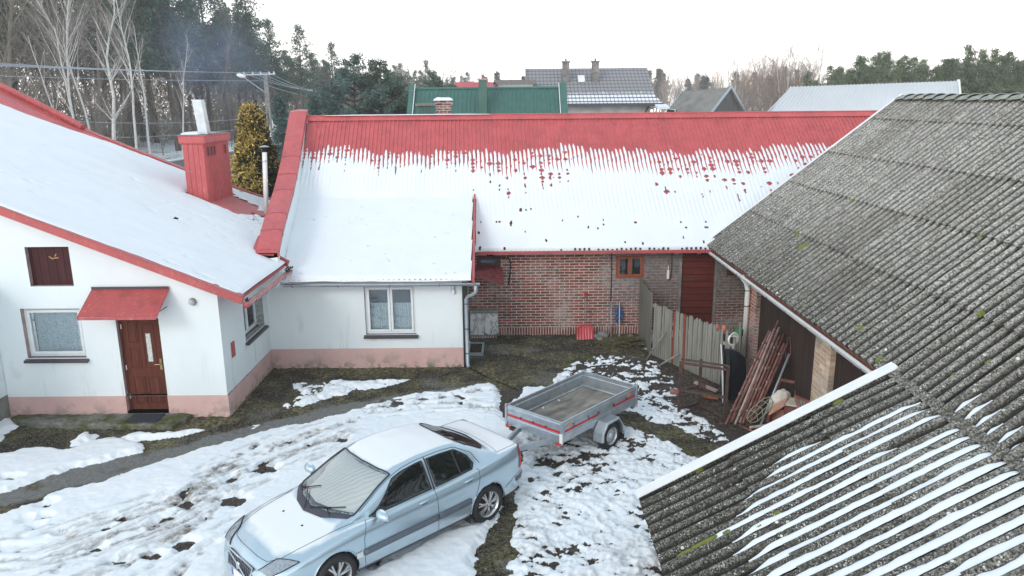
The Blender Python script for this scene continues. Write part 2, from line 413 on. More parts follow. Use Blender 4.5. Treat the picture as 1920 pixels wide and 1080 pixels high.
GD = {"bare":[[[-13.65,18.08],[-11.64,16.6],[-9.01,16.54],[-6.53,16.48],[-6.48,19.56],[-6.55,20.02],[-3.82,19.94],[-1.18,19.86],[-1.32,22.48],[4.37,22.3],[3.61,20.2],[3.3,18.76],[2.63,18.95],[2.08,18.97],[1.6,18.56],[1.19,17.7],[0.88,17.26],[0.98,16.8],[0.48,16.71],[-0.02,16.79],[-0.3,16.8],[-0.59,17.01],[-1.02,16.78],[-1.61,16.43],[-1.98,16.47],[-2.45,16.25],[-3.08,15.74],[-3.59,15.36],[-4.07,14.95],[-4.76,14.61],[-5.34,14.21],[-5.62,13.94],[-6.1,13.55],[-6.6,13.07],[-7.0,12.66],[-7.23,12.36],[-7.55,12.08],[-8.03,11.87],[-7.95,11.65],[-8.27,11.52],[-8.42,11.27],[-8.73,10.72],[-9.18,11.36],[-8.82,11.88],[-8.46,12.35],[-7.99,12.88],[-7.39,13.46],[-7.39,13.67],[-7.73,13.72],[-8.44,13.69],[-9.34,13.64],[-9.86,13.49],[-10.36,13.32]],[[-0.46,16.94],[0.29,16.72],[0.16,16.16],[-0.05,15.55],[-0.19,14.83],[-0.31,15.12],[-0.24,16.17]],[[-0.03,13.34],[0.13,13.8],[0.28,13.68],[0.09,12.9],[-0.0,11.91],[-0.0,10.57],[-0.05,9.36],[-0.54,9.36],[-0.51,10.01],[-0.46,10.58],[-0.29,11.05],[-0.12,12.19]],[[2.27,15.29],[2.61,15.28],[2.82,14.82],[3.36,14.49],[3.61,14.17],[3.93,13.72],[4.14,13.3],[3.58,12.96],[3.16,13.55],[2.65,14.19],[2.26,14.59]],[[3.91,20.19],[3.65,18.75],[3.71,18.02],[3.85,17.26],[3.76,16.23],[3.76,15.31],[4.12,14.47],[4.24,13.72],[4.83,13.02],[7.77,17.53],[7.43,22.2]]],"snow":[[[-11.98,15.67],[-10.77,15.24],[-10.49,15.12],[-10.3,14.79],[-10.29,14.39],[-10.17,13.97],[-10.52,13.55]],[[-5.14,15.34],[-5.11,15.81],[-4.96,16.12],[-4.94,16.51],[-5.24,17.06],[-4.9,17.3],[-4.59,17.11],[-4.0,17.31],[-3.37,17.37],[-2.44,17.35],[-2.8,17.0],[-3.26,16.74],[-3.9,16.26],[-4.42,15.89],[-4.84,15.51]],[[-7.86,14.16],[-7.61,14.36],[-6.87,14.4],[-6.34,14.54],[-6.5,14.29],[-7.06,14.1],[-7.6,13.89]],[[-8.73,14.03],[-8.74,14.44],[-8.38,14.28],[-8.3,14.02],[-8.49,13.79]],[[-9.86,13.49],[-9.37,13.69],[-8.55,13.62],[-8.35,14.03],[-8.05,14.27],[-7.68,14.06],[-7.25,13.81],[-7.17,13.48],[-7.64,13.16],[-8.11,12.74],[-8.55,12.35],[-8.83,11.9],[-9.21,11.53],[-10.46,13.32]],[[-5.44,14.68],[-5.31,14.78],[-5.3,14.57]]],"tracks":[[[-7.85,10.15],[-7.26,10.22],[-6.7,10.53],[-6.23,10.91],[-5.81,11.3],[-5.42,12.1],[-5.05,12.89],[-4.55,13.54],[-3.92,14.33]],[[-6.44,9.64],[-5.87,10.52],[-5.44,11.05],[-5.17,11.91],[-4.68,12.67],[-4.11,13.42],[-3.57,14.0]],[[-5.7,11.65],[-5.5,12.29],[-5.28,13.0],[-4.97,13.72]],[[-3.55,14.64],[-2.8,15.46],[-1.92,15.89],[-0.99,16.28],[-0.39,16.5]],[[-5.76,9.5],[-5.33,10.22],[-4.95,10.88],[-4.67,11.29]],[[-4.78,9.49],[-4.52,10.21]],[[-2.01,9.57],[-1.61,10.03],[-1.11,10.59],[-0.62,10.81]],[[-3.59,15.33],[-2.36,15.6],[-1.2,15.72],[-0.25,15.4]]],"blobs":[[-4.72,11.54,0.23],[-4.44,12.67,0.21],[-2.59,15.76,0.19],[-3.43,13.97,0.16],[-5.49,11.47,0.13],[-5.36,10.02,0.11],[-5.05,10.29,0.14],[-5.81,9.86,0.09],[-7.76,11.49,0.08],[-7.57,11.09,0.08],[-7.82,10.98,0.05],[-7.56,10.8,0.05],[-6.39,10.8,0.1],[-5.59,11.1,0.09],[-6.3,10.2,0.08],[2.98,9.95,0.01],[0.54,9.73,0.11],[1.88,10.66,0.1],[2.07,10.54,0.06],[-4.58,12.67,0.14],[-8.97,12.41,0.1],[-5.05,12.34,0.09],[0.35,12.28,0.08],[1.42,12.62,0.07],[1.68,11.69,0.07],[0.83,11.11,0.07],[2.49,12.14,0.08],[1.34,13.31,0.09],[2.21,13.41,0.09],[0.64,10.79,0.08]]}

# ---------------------------------------------------------------- ground
def gz(x, y):
    """height of the land: flat yard, rising gently behind the farm"""
    t = min(max((y - 25) / 28, 0), 1); t = t * t * (3 - 2 * t)
    return 2.4 * t
def gz_np(x, y): return 2.4 * sstep(25, 53, y)

def poly_sd(px_, py_, P):
    P = np.array(P); d2 = np.full(px_.shape, 1e9); ins = np.zeros(px_.shape, bool); n = len(P)
    for i in range(n):
        a = P[i]; b = P[(i + 1) % n]; e = b - a; L = e @ e + 1e-9
        wx = px_ - a[0]; wy = py_ - a[1]; t = np.clip((wx * e[0] + wy * e[1]) / L, 0, 1)
        d2 = np.minimum(d2, (wx - e[0] * t) ** 2 + (wy - e[1] * t) ** 2)
        c = ((a[1] > py_) != (b[1] > py_)) & (px_ < (b[0] - a[0]) * (py_ - a[1]) / (b[1] - a[1] + 1e-12) + a[0]); ins ^= c
    d = np.sqrt(d2); return np.where(ins, d, -d)
def line_d(px_, py_, P):
    d2 = np.full(px_.shape, 1e9)
    for a, b in zip(P[:-1], P[1:]):
        a = np.array(a); e = np.array(b) - a; L = e @ e + 1e-9
        wx = px_ - a[0]; wy = py_ - a[1]; t = np.clip((wx * e[0] + wy * e[1]) / L, 0, 1)
        d2 = np.minimum(d2, (wx - e[0] * t) ** 2 + (wy - e[1] * t) ** 2)
    return np.sqrt(d2)

PATH = [(-13.5, 9.6), (-9.9, 10.4), (-7.9, 12.0), (-5.6, 13.2), (-3.4, 14.9), (-1.2, 16.2), (-1.2, 16.9), (-4.0, 15.8), (-6.4, 14.0), (-8.4, 12.9), (-10.5, 11.6), (-13.5, 10.8)]
def make_yard():
    st = .026
    xs = np.arange(-13.5, 7.5, st); ys = np.arange(5.6, 21.1, st)
    X, Y = np.meshgrid(xs, ys, indexing='ij')
    wx = X + (fbm(X * 2.2, Y * 2.2, 3) - .5) * .30 + (fbm(X * 9, Y * 9, 5, 3) - .5) * .12
    wy = Y + (fbm(X * 2.2, Y * 2.2, 8) - .5) * .26 + (fbm(X * 9, Y * 9, 9, 3) - .5) * .12
    sd = np.full(X.shape, 9.)
    for P in GD['bare']: sd = np.minimum(sd, -poly_sd(wx, wy, P))
    for P in GD['snow']: sd = np.maximum(sd, poly_sd(wx, wy, P))
    for x, y, r in GD['blobs']:
        sd = np.minimum(sd, np.hypot((wx - x), (wy - y) * 1.25) - r * .9)
    isl = (X > -5.7) & (X < -.9) & (Y > 15.2) & (Y < 18.3); hn = fbm(X * 3.5, Y * 5, 23, 4, .6); sd = np.where(isl & (sd < 1.2), np.minimum(sd, (hn - .385 + .05 * (X + 3.2)) * .9), sd)
    # crumbly melting crust right of the car and behind the trailer
    right = sstep(-.9, .2, X - (Y - 10) * .12) * sstep(-1, 0, 20 - Y)
    behind = sstep(15.0, 16.2, Y) * sstep(1.0, 1.9, X)
    n1 = fbm(X * 3.6, Y * 5.0, 21, 5, .66); n2 = fbm(X * 9, Y * 12, 31, 4, .6); big = fbm(X * .7, Y * .7, 41, 3)
    hole = n1 * .55 + n2 * .45
    thr = .425 + .09 * (big - .5) * 2 + .075 * behind + .05 * sstep(1.0, 2.5, X) * sstep(12.5, 14, Y)
    sd = np.where(right > .5, np.minimum(sd, (hole - thr) * 1.1 + (1 - right) * .5), sd)
    dirt = np.zeros(X.shape)
    dirt += .75 * right * sstep(.53, .42, hole) * sstep(.35, .55, big)
    rut = np.zeros(X.shape)
    for k, P in enumerate(GD['tracks']):
        wdt = .16 if k not in (2, 7) else .10
        d = line_d(X + (fbm(X * 1.3, Y * 1.3, 61 + k) - .5) * .25, Y + (fbm(X * 1.3, Y * 1.3, 71 + k) - .5) * .25, P)
        m = sstep(wdt, wdt * .4, d); nn = fbm(X * 5 + k, Y * 5, 81 + k, 4, .6)
        dirt += m * sstep(.42, .62, nn) * .85; rut = np.maximum(rut, m * (.6 + .4 * nn))
        sd = np.where((m > .3) & (nn > .66), np.minimum(sd, (.66 - nn) * .8), sd)
        edge = np.exp(-((d - wdt * 1.15) / .05) ** 2); rut -= edge * .35
    # lanes of fine tyre marks
    for k, (P, o_) in enumerate([(P, o_) for P in GD['tracks'][:2] + GD['tracks'][4:5] + GD['tracks'][7:8] for o_ in (-.55, -.36, .38, .62)]):
        Q = [(x + o_ * .55, y - o_ * .80) for x, y in P]; d = line_d(X + (fbm(X * .9, Y * .9, 160 + k) - .5) * .2, Y + (fbm(X * .9, Y * .9, 170 + k) - .5) * .2, Q)
        nn = fbm(X * 2 + k, Y * 2, 180 + k, 4, .6); m = sstep(.075, .03, d) * sstep(.38, .55, nn); tread = .5 + .5 * np.sin((X * .72 + Y * .69) * 95)
        rut = np.maximum(rut, m * (.45 + .3 * tread)); dirt += m * .45 * sstep(.4, .6, fbm(X * 7, Y * 7, 190 + k, 3))
    smear = sstep(.8, .1, np.minimum(line_d(X, Y, GD['tracks'][0]), line_d(X, Y, GD['tracks'][1]))); sn_ = fbm((X * .72 + Y * .69) * 1.2, (X * -.69 + Y * .72) * 9, 201, 4, .6)
    dirt += smear * sstep(.50, .68, sn_) * .8; rut = np.maximum(rut, smear * sstep(.45, .7, sn_) * .45)
    # footprints
    r = random.Random(11); foot = np.zeros(X.shape)
    spots = []
    for k in range(46):
        spots.append((r.uniform(.1, 2.6), r.uniform(8.2, 12.4), r.uniform(0, 3.1)))
    for k in range(8): spots.append((-6.9 + k * .35 + r.uniform(-.1, .1), 10.6 + k * .22 + (k % 2) * .25, .6))
    for fx, fy, fa in spots:
        ii = slice(max(0, int((fx - .3 - xs[0]) / st)), int((fx + .3 - xs[0]) / st)); jj = slice(max(0, int((fy - .3 - ys[0]) / st)), int((fy + .3 - ys[0]) / st))
        x_ = X[ii, jj] - fx; y_ = Y[ii, jj] - fy; a = x_ * cos(fa) + y_ * sin(fa); b = -x_ * sin(fa) + y_ * cos(fa)
        q = np.sqrt((a / .15) ** 2 + (b / .06) ** 2); foot[ii, jj] = np.maximum(foot[ii, jj], sstep(1.15, .8, q)); 
        dirt[ii, jj] += .18 * sstep(1.2, .9, q)
        foot[ii, jj] -= .5 * np.exp(-((q - 1.25) / .18) ** 2)
    t = .075 * (1 - .45 * right) * sstep(0, .16, sd) + .02 * sstep(-.01, .02, sd)
    lump = (fbm(X * 3, Y * 3, 51, 5, .6) - .5)
    fine = (fbm(X * 11, Y * 11, 53, 3, .6) - .5)
    Z = (fbm(X * .5, Y * .5, 2, 3) - .5) * .06 + (fbm(X * 6, Y * 6, 90, 3) - .5) * .02
    Z += t * (1 - .55 * np.clip(rut, -.6, 1)) * (1 - .55 * np.clip(foot, -1, 1))
    cover = sstep(-.01, .03, sd)
    Z += cover * (lump * (.018 + .07 * right) + fine * (.018 + .058 * right + .02 * np.clip(rut, 0, 1)))
    # grassy tufts on the bare ground
    Z += (1 - cover) * (fbm(X * 14, Y * 14, 91, 2) - .5) * .035
    # apron drops towards doorstep: keep walls' foot closed
    snow = np.clip(.5 + sd / .10, 0, 1)
    dirt = np.clip(dirt, 0, 1)
    ck = line_d(X + (fbm(X * 6, Y * 6, 97) - .5) * .1, Y, [(-1.05, 18.15), (-.55, 17.4), (-.2, 17.0), (.1, 16.6)])
    crack = sstep(.05, .02, ck); Z -= crack * .03
    nu, nv = X.shape
    V = np.stack([X, Y, Z], -1).reshape(-1, 3)
    m = MT('yard_surface', .85, 0, .25)
    fn = m.noise(11, 7, .72); fn2 = m.noise(30, 5, .7)
    sn = m.math('ADD', m.attr('snow'), m.math('MULTIPLY', m.math('SUBTRACT', fn, .5), .9))
    k = m.ramp(sn, [(.47, 0), (.55, 1)])
    # bare ground: mud, gravel, moss, old asphalt
    b0 = m.ramp(fn2, [(.42, (.010, .008, .006)), (.53, (.045, .038, .028)), (.66, (.24, .21, .17))])
    b1 = m.ramp(fn, [(.38, (.026, .026, .012)), (.50, (.12, .11, .05)), (.64, (.33, .29, .18))])
    bare = m.mix(m.ramp(m.noise(1.25, 5, .6), [(.44, 0), (.60, .72)]), b0, b1)
    b2 = m.ramp(fn2, [(.36, (.035, .033, .03)), (.64, (.26, .25, .225))])
    bare = m.mix(m.ramp(m.noise(.8, 5, .6), [(.54, 0), (.66, .7)]), bare, b2)
    mud = m.ramp(fn2, [(.36, (.014, .011, .011)), (.55, (.075, .06, .05)), (.72, (.20, .175, .15))]); bare = m.mix(m.attr('apron'), mud, bare)
    bare = m.mix(m.attr('path'), bare, m.ramp(fn2, [(.3, (.10, .10, .095)), (.7, (.235, .235, .225))]))
    bare = m.mix(m.attr('crack'), bare, (.008, .008, .007))
    snowc = m.ramp(m.noise(.9, 4), [(.3, (.78, .83, .87)), (.7, (.84, .865, .885))])
    snowc = m.mix(m.math('MULTIPLY', m.math('MULTIPLY', m.attr('dirt'), m.ramp(fn, [(.42, 1), (.66, .15)])), 1.0), snowc, (.24, .21, .18))
    m.color(m.mix(k, bare, snowc)); m.rough(m.ramp(k, [(0, .95), (1, .6)]))
    m.bump(m.math('ADD', fn, m.math('MULTIPLY', fn2, .5)), .45, .015)
    pth = sstep(-.05, .12, poly_sd(wx, wy, PATH)) * sstep(.40, .52, fbm(X * 1.3, Y * 1.3, 77, 4) + .12)
    apr = np.maximum(poly_sd(wx, wy, GD['bare'][0]), np.maximum(poly_sd(wx, wy, GD['bare'][3]), poly_sd(wx, wy, GD['bare'][2]))); apr = sstep(-.25, -.05, apr)
    g = np_mesh('ground', V, grid_faces(nu, nv), m.m, smooth=True, attrs={'snow': snow, 'dirt': dirt, 'crack': crack, 'path': pth, 'apron': apr})
    struct(g)
make_yard()

def make_terrain():
    xs = np.concatenate([np.linspace(-260, -90, 20), np.arange(-88, 90, 1.0), np.linspace(92, 260, 20)])
    ys = np.concatenate([np.linspace(-60, 3, 12), np.arange(4, 150, 1.0), np.linspace(155, 300, 20)])
    X, Y = np.meshgrid(xs, ys, indexing='ij')
    Z = gz_np(X, Y) + (fbm(X * .08, Y * .08, 4, 3) - .5) * .5 * sstep(26, 40, Y) - .12 * sstep(24, 21, Y) - .02
    for P, wd in ((ROAD, 5.5),):
        d = line_d(X, Y, P); Z = np.where(d < 8, Z * sstep(4, 8, d) + (1 - sstep(4, 8, d)) * (gz_np(X, Y) - .03), Z)
    m = MT('snowy_field', .85, 0, .2)
    f = m.noise(.35, 6, .65); g = m.noise(3, 5, .65)
    k = m.ramp(m.math('ADD', m.math('MULTIPLY', f, .6), m.math('MULTIPLY', g, .4)), [(.40, 0), (.48, 1)])
    m.color(m.mix(k, m.ramp(g, [(.3, (.07, .055, .035)), (.7, (.17, .14, .09))]), (.80, .84, .88)))
    struct(np_mesh('field', np.stack([X, Y, Z], -1).reshape(-1, 3), grid_faces(*X.shape), m.m, smooth=True))
ROAD = [(-27, 8), (-24.5, 30), (-22.5, 50), (-21.5, 70), (-18, 95), (-11, 125), (0, 170), (20, 230)]
make_terrain()
def make_road():
    def strip(name, off0, off1, dz, mat):
        P = []
        for a, b in zip(ROAD[:-1], ROAD[1:]):
            n = int(max(2, math.hypot(b[0] - a[0], b[1] - a[1]) / 3))
            P += [(a[0] + (b[0] - a[0]) * i / n, a[1] + (b[1] - a[1]) * i / n) for i in range(n)]
        mb = MB(); vs = []
        for i, p in enumerate(P):
            q0 = P[max(0, i - 1)]; q1 = P[min(len(P) - 1, i + 1)]; d = Vector((q1[0] - q0[0], q1[1] - q0[1])).normalized(); n = Vector((d.y, -d.x))
            for o in (off0, off1):
                x, y = p[0] + n.x * o, p[1] + n.y * o; vs.append((x, y, gz(x, y) + dz))
        mb.add(vs, [(2 * i, 2 * i + 1, 2 * i + 3, 2 * i + 2) for i in range(len(P) - 1)])
        return struct(mb.build(name, mat))
    asphalt = simple('asphalt', (.10, .105, .11), .75, 0, .2, 1.2)
    strip('road', -2.9, 2.9, .05, asphalt)
    strip('road_edge_line', 2.55, 2.67, .056, M['white']); strip('road_edge_line', -2.67, -2.55, .056, M['white'])
    strip('pavement', 3.4, 5.0, .09, M['concrete'])
make_road()

# ---------------------------------------------------------------- walls
def wall(name, mat, parent, axis, c, a0, a1, z0, ztop, holes=(), out=-1, depth=.16, rmat=None, thick=None):
    """a wall in the plane {axis}=c, spanning a0..a1, top height ztop(a); holes (a0,a1,z0,z1) get reveals going inward"""
    mb = MB(); zt = ztop if callable(ztop) else (lambda a: ztop)
    def P(a, z, d=0):
        return (a, c - out * d, z) if axis == 'y' else (c - out * d, a, z)
    cuts = sorted({a0, a1} | {h[0] for h in holes} | {h[1] for h in holes})
    cuts2 = []
    for u, v in zip(cuts[:-1], cuts[1:]):
        n = max(1, int((v - u) / 1.0)); cuts2 += [u + (v - u) * i / n for i in range(n)]
    cuts2.append(cuts[-1])
    def quad(pts, mi=0): mb.add(pts, [(0, 1, 2, 3)], mi)
    for u, v in zip(cuts2[:-1], cuts2[1:]):
        hs = sorted([h for h in holes if h[0] <= u + 1e-6 and h[1] >= v - 1e-6], key=lambda h: h[2]); z = z0
        for h in hs:
            if h[2] > z + 1e-6: quad([P(u, z), P(v, z), P(v, h[2]), P(u, h[2])])
            z = h[3]
        quad([P(u, z), P(v, z), P(v, zt(v)), P(u, zt(u))])
    for h in holes:
        u, v, p, q = h[:4]
        for pts in ([P(u, p), P(u, q), P(u, q, depth), P(u, p, depth)], [P(v, p), P(v, q), P(v, q, depth), P(v, p, depth)],
                    [P(u, q), P(v, q), P(v, q, depth), P(u, q, depth)], [P(u, p), P(v, p), P(v, p, depth), P(u, p, depth)]):
            quad(pts, 1)
    return mb.build(name, [mat, rmat or mat], parent)

def window(parent, axis, c, a0, a1, z0, z1, leaves=1, out=-1, depth=.12, fmat=None, sill=True, lace=True, fw=.055, hw=.06):
    """frame set `depth` behind the wall face; children: pane, curtain, sill"""
    fmat = fmat or M['pvc']; mb = MB()
    def B(u0, u1, d0, d1, w0, w1, mb=mb):
        lo, hi = sorted((c - out * d0, c - out * d1))
        if axis == 'y': mb.box(u0, u1, lo, hi, w0, w1)
        else: mb.box(lo, hi, u0, u1, w0, w1)
    d0, d1 = depth, depth + .06
    B(a0, a0 + fw, d0, d1, z0, z1); B(a1 - fw, a1, d0, d1, z0, z1); B(a0 + fw, a1 - fw, d0, d1, z0, z0 + fw); B(a0 + fw, a1 - fw, d0, d1, z1 - fw, z1)
    L = (a1 - a0 - 2 * fw) / leaves; panes = []
    for k in range(leaves):
        u = a0 + fw + k * L; v = u + L; w = hw; e = .004
        B(u + e, u + w, d0 - .02, d1 - .01, z0 + fw + e, z1 - fw - e); B(v - w, v - e, d0 - .02, d1 - .01, z0 + fw + e, z1 - fw - e)
        B(u + w, v - w, d0 - .02, d1 - .01, z0 + fw + e, z0 + fw + w); B(u + w, v - w, d0 - .02, d1 - .01, z1 - fw - w, z1 - fw - e)
        panes.append((u + w, v - w, z0 + fw + w, z1 - fw - w))
    f = mb.build('window', fmat, parent, bevel=.004)
    for (u, v, p, q) in panes:
        g = MB(); B(u, v, d0 + .01, d0 + .018, p, q, g); g.build('pane', M['glass'], f)
    b = MB(); B(a0 - .03, a1 + .03, d0 + .34, d0 + .36, z0 - .03, z1 + .03, b)
    b.build('dark_room', M['interior'], f)
    if lace:
        for (u, v, p, q) in panes:
            n = 40; vs = []; fs = []
            for i in range(n + 1):
                a = u + (v - u) * i / n; dd = depth + .14 + .018 * sin(i * 1.3)
                for z in (p - .05, (p + (q - p) * (.62 if lace == 2 else 1.0)) + .02 * abs(sin(i * .55))):
                    vs.append((a, c - out * dd, z) if axis == 'y' else (c - out * dd, a, z))
            fs = [(2 * i, 2 * i + 2, 2 * i + 3, 2 * i + 1) for i in range(n)]
            m_ = MB(); m_.add(vs, fs); m_.build('curtain', M['lace'], f, smooth=True)
    if sill:
        s = MB()
        pr = [(depth, .01), (-.09, -.035), (-.09, -.085), (depth, -.06)]
        vs = []
        for a in (a0 - .05, a1 + .05):
            for d, z in pr:
                vs.append((a, c - out * d, z0 + z) if axis == 'y' else (c - out * d, a, z0 + z))
        s.add(vs, [(0, 1, 2, 3), (7, 6, 5, 4), (0, 4, 5, 1), (1, 5, 6, 2), (2, 6, 7, 3), (3, 7, 4, 0)])
        s.build('sill', M['sill'], f, bevel=.006)
    return f

def ribbed(name, mat, parent, P0, U, Vv, lu, lv, pitch=.127, h=.018, shear=0, top=.55, lap=None):
    """trapezoidal sheet: P0 corner, U along eave, V up the slope (unit vectors), ribs run along V"""
    P0 = Vector(P0); U = Vector(U).normalized(); Vv = Vector(Vv).normalized(); N = U.cross(Vv).normalized()
    prof = []; u = 0
    while u < lu:
        for du, hh in ((0, 0), (.60 * pitch, 0), (.68 * pitch, h), (.92 * pitch, h)):
            if u + du <= lu: prof.append((u + du, hh))
        u += pitch
    prof.append((lu, 0)); n = 2 if not lap else lap + 1
    vs = []
    for k in range(n):
        v = lv * k / (n - 1)
        for a, hh in prof: p = P0 + U * (a + shear * v) + Vv * v + N * hh; vs.append(p)
    m = len(prof); fs = [(k * m + i, k * m + i + 1, (k + 1) * m + i + 1, (k + 1) * m + i) for k in range(n - 1) for i in range(m - 1)]
    mb = MB(); mb.add(vs, fs); return mb.build(name, mat, parent)

# ---------------------------------------------------------------- white house on the left
HL = thing('white_house', 'white plastered house at the left with a brown front door and snow covered roof', 'house', (-8.3, 15.22, 0))
LS = .407
def lz(x): return 2.74 + LS * (-5.59 - x)            # left roof plane
door = (-8.23, -7.34, .14, 2.2)
w1 = (-10.17, -8.94, 1.35, 2.43); hatch = (-9.87, -8.98, 2.90, 3.72)
wall('gable_wall', M['stucco'], HL, 'y', 15.22, -16, -6.07, .49, lambda x: lz(x) - .12, [(door[0], door[1], .49, door[3]), w1, hatch], rmat=simple('pink_reveal', (.42, .33, .32), .85, 0, .2, 9))
wall('plinth', M['pink'], HL, 'y', 15.20, -16, -6.05, -.15, .49, [(door[0], door[1], .14, .49)], rmat=M['pink'])
mb = MB(); mb.box(-16, -8.24, 15.205, 15.22, .482, .49); mb.box(-7.33, -6.06, 15.205, 15.22, .482, .49); mb.build('plinth_lip', M['pink'], HL)
sidew = (16.60, 17.95, 1.24, 2.12)
wall('side_wall', M['stucco'], HL, 'x', -6.07, 15.22, 23.5, .49, 2.86, [sidew], out=1, depth=.22, rmat=simple('grey_reveal', (.33, .35, .34), .9, 0, .5, 12))
wall('plinth', M['pink'], HL, 'x', -6.05, 15.20, 18.3, -.15, .49, out=1)
wall('back_wall', M['stucco'], HL, 'y', 23.4, -16, -6.07, -.15, lambda x: lz(x) - .15, out=1)
# attic hatch
mb = MB(); mb.box(hatch[0], hatch[1], 15.34, 15.37, hatch[2], hatch[3])
for a, b in ((hatch[0], hatch[0] + .05), (hatch[1] - .05, hatch[1])): mb.box(a, b, 15.325, 15.342, hatch[2] + .002, hatch[3] - .002)
ht = mb.build('attic_hatch', mk_wood('faded_hatch_boards', (.085, .028, .03), 2, .17, .4, horiz=0), HL)
mb = MB()
for (x, z, l, a) in ((-9.47, 3.50, .09, -.7), (-9.40, 3.46, .12, .1), (-9.35, 3.5, .06, 1.0)):
    mb.beam((x, 15.336, z), (x + l * cos(a), 15.336, z + l * sin(a)), .022, .004, up=(0, 1, 0))
mb.build('flaked_paint', simple('ochre_flake', (.45, .26, .10), .8), ht)
window(HL, 'y', 15.22, *w1, leaves=1, depth=.11)
window(HL, 'x', -6.07, *sidew, leaves=2, out=1, depth=.19, fw=.05, hw=.05)
# front door
mb = MB(); x0, x1, z0, z1 = door; yb = 15.33
mb.box(x0, x1, yb, yb + .05, z0, z1)
mb.box(x0, x0 + .05, yb - .02, yb, z0, z1); mb.box(x1 - .05, x1, yb - .02, yb, z0, z1); mb.box(x0 + .05, x1 - .05, yb - .02, yb, z1 - .05, z1)
dr = mb.build('door', M['brownwood'], HL, bevel=.004)
W_ = x1 - x0
def panel(u0, u1, v0, v1, nm='door_panel'):
    a, b = x0 + W_ * u0, x0 + W_ * u1; p, q = z0 + 2.06 * v0, z0 + 2.06 * v1
    m_ = MB(); t = .022
    for k in ((a, b, p, p + t), (a, b, q - t, q), (a, a + t, p + t, q - t), (b - t, b, p + t, q - t)): m_.box(k[0], k[1], yb - .014, yb - .001, k[2], k[3])
    m_.hexa([(a + .03, yb - .001, p + .03), (b - .03, yb - .001, p + .03), (b - .055, yb - .016, p + .055), (a + .055, yb - .016, p + .055),
             (a + .03, yb - .001, q - .03), (b - .03, yb - .001, q - .03), (b - .055, yb - .016, q - .055), (a + .055, yb - .016, q - .055)])
    return m_.build(nm, M['brownwood'], dr)
panel(.17, .45, .06, .36); panel(.52, .83, .06, .36); panel(.17, .42, .44, .68); panel(.17, .42, .72, .98)
m_ = MB(); a, b = x0 + W_ * .50, x0 + W_ * .80
for k in ((a, b, 1.06, 1.085), (a, b, 2.02, 2.045), (a, a + .025, 1.085, 2.02), (b - .025, b, 1.085, 2.02)): m_.box(k[0], k[1], yb - .014, yb - .001, k[2], k[3])
m_.build('door_panel', M['brownwood'], dr)
m_ = MB(); m_.box(a + .085, b - .085, yb - .006, yb - .001, 1.22, 1.84); m_.build('door_glass', simple('ribbed_door_glass', (.55, .58, .56), .15, 0, .35, 30), dr)
m_ = MB(); m_.box(x1 - .13, x1 - .085, yb - .012, yb, 1.04, 1.28); m_.tube([(x1 - .107, yb - .01, 1.17), (x1 - .107, yb - .055, 1.17), (x1 - .22, yb - .055, 1.165)], .009, 8)
m_.build('door_handle', simple('brass', (.36, .27, .12), .35, .8), dr)
for z in (.45, 1.1, 2.0):
    m_ = MB(); m_.tube([(x0 + .052, yb - .028, z - .05), (x0 + .052, yb - .028, z + .05)], .010, 8); m_.build('hinge', M['white'], dr)
m_ = MB(); m_.box(x0, x1, 15.20, 15.335, .10, .14); m_.build('threshold', M['concrete'], HL)
# canopy over the door
can = MB()
A, B_, C_, D_ = Vector((-8.60, 15.20, 2.84)), Vector((-7.04, 15.20, 2.84)), Vector((-7.06, 14.56, 2.42)), Vector((-8.62, 14.56, 2.42))
can.slab([D_, C_, B_, A], .012, (0, -.5, .8))
can.beam(D_ + Vector((0, -.012, -.035)), C_ + Vector((0, -.012, -.035)), .012, .05); can.beam(D_ + Vector((-.006, 0, -.014)), A + Vector((-.006, 0, -.014)), .012, .03); can.beam(C_ + Vector((.006, 0, -.014)), B_ + Vector((.006, 0, -.014)), .012, .03)
cn = can.build('door_canopy', M['redtrim'], HL)
m_ = MB(); m_.box(-8.61, -7.03, 15.17, 15.19, 2.842, 2.885); m_.build('flashing', M['sill'], cn)
for x in (-8.55, -7.12):
    m_ = MB(); m_.tube([(x, 15.2, 2.45), (x, 14.62, 2.44)], .01, 6); m_.tube([(x, 14.6, 2.43), (x, 15.2, 2.8)], .008, 6); m_.build('bracket', M['iron'], cn)
# lamps on the wall
def bulkhead(parent, x, y, z, ax='y'):
    r_ = MB(); r_.lathe([(.001, 0), (.075, 0), (.078, -.03), (.06, -.05)], (x, y, z), (0, 1, 0), 20); L_ = r_.build('wall_lamp', M['concrete'], parent, smooth=True)
    g_ = MB(); g_.lathe([(.062, -.045), (.062, -.08), (.045, -.11), (.001, -.125)], (x, y, z), (0, 1, 0), 20); g_.build('lamp_shade', simple('milky_glass', (.50, .54, .54), .2), L_, smooth=True)
bulkhead(HL, -6.58, 15.22, 2.55)
m_ = MB(); m_.box(-6.07, -6.04, 15.67, 15.84, 1.17, 1.50); m_.box(-6.04, -6.035, 15.69, 15.82, 1.19, 1.48); m_.build('meter_box', M['redtrim'], HL, bevel=.004)
# wing wall at the far left
wall('wing_wall', M['stucco'], HL, 'x', -10.73, 12.6, 15.2, .55, 2.9, out=1); wall('wing_wall', M['stucco'], HL, 'y', 12.6, -16, -10.73, -.15, 2.9)
mb = MB(); mb.box(-16, -10.66, 12.5, 15.18, 2.9, 2.96); mb.build('wing_roof', M['redtrim'], HL); mb = MB(); mb.box(-16, -10.70, 12.55, 15.15, 2.96, 3.05); mb.build('snow', M['snow'], HL, bevel=.03)
wall('plinth', M['concrete'], HL, 'x', -10.715, 12.6, 15.19, -.15, .56, out=1)
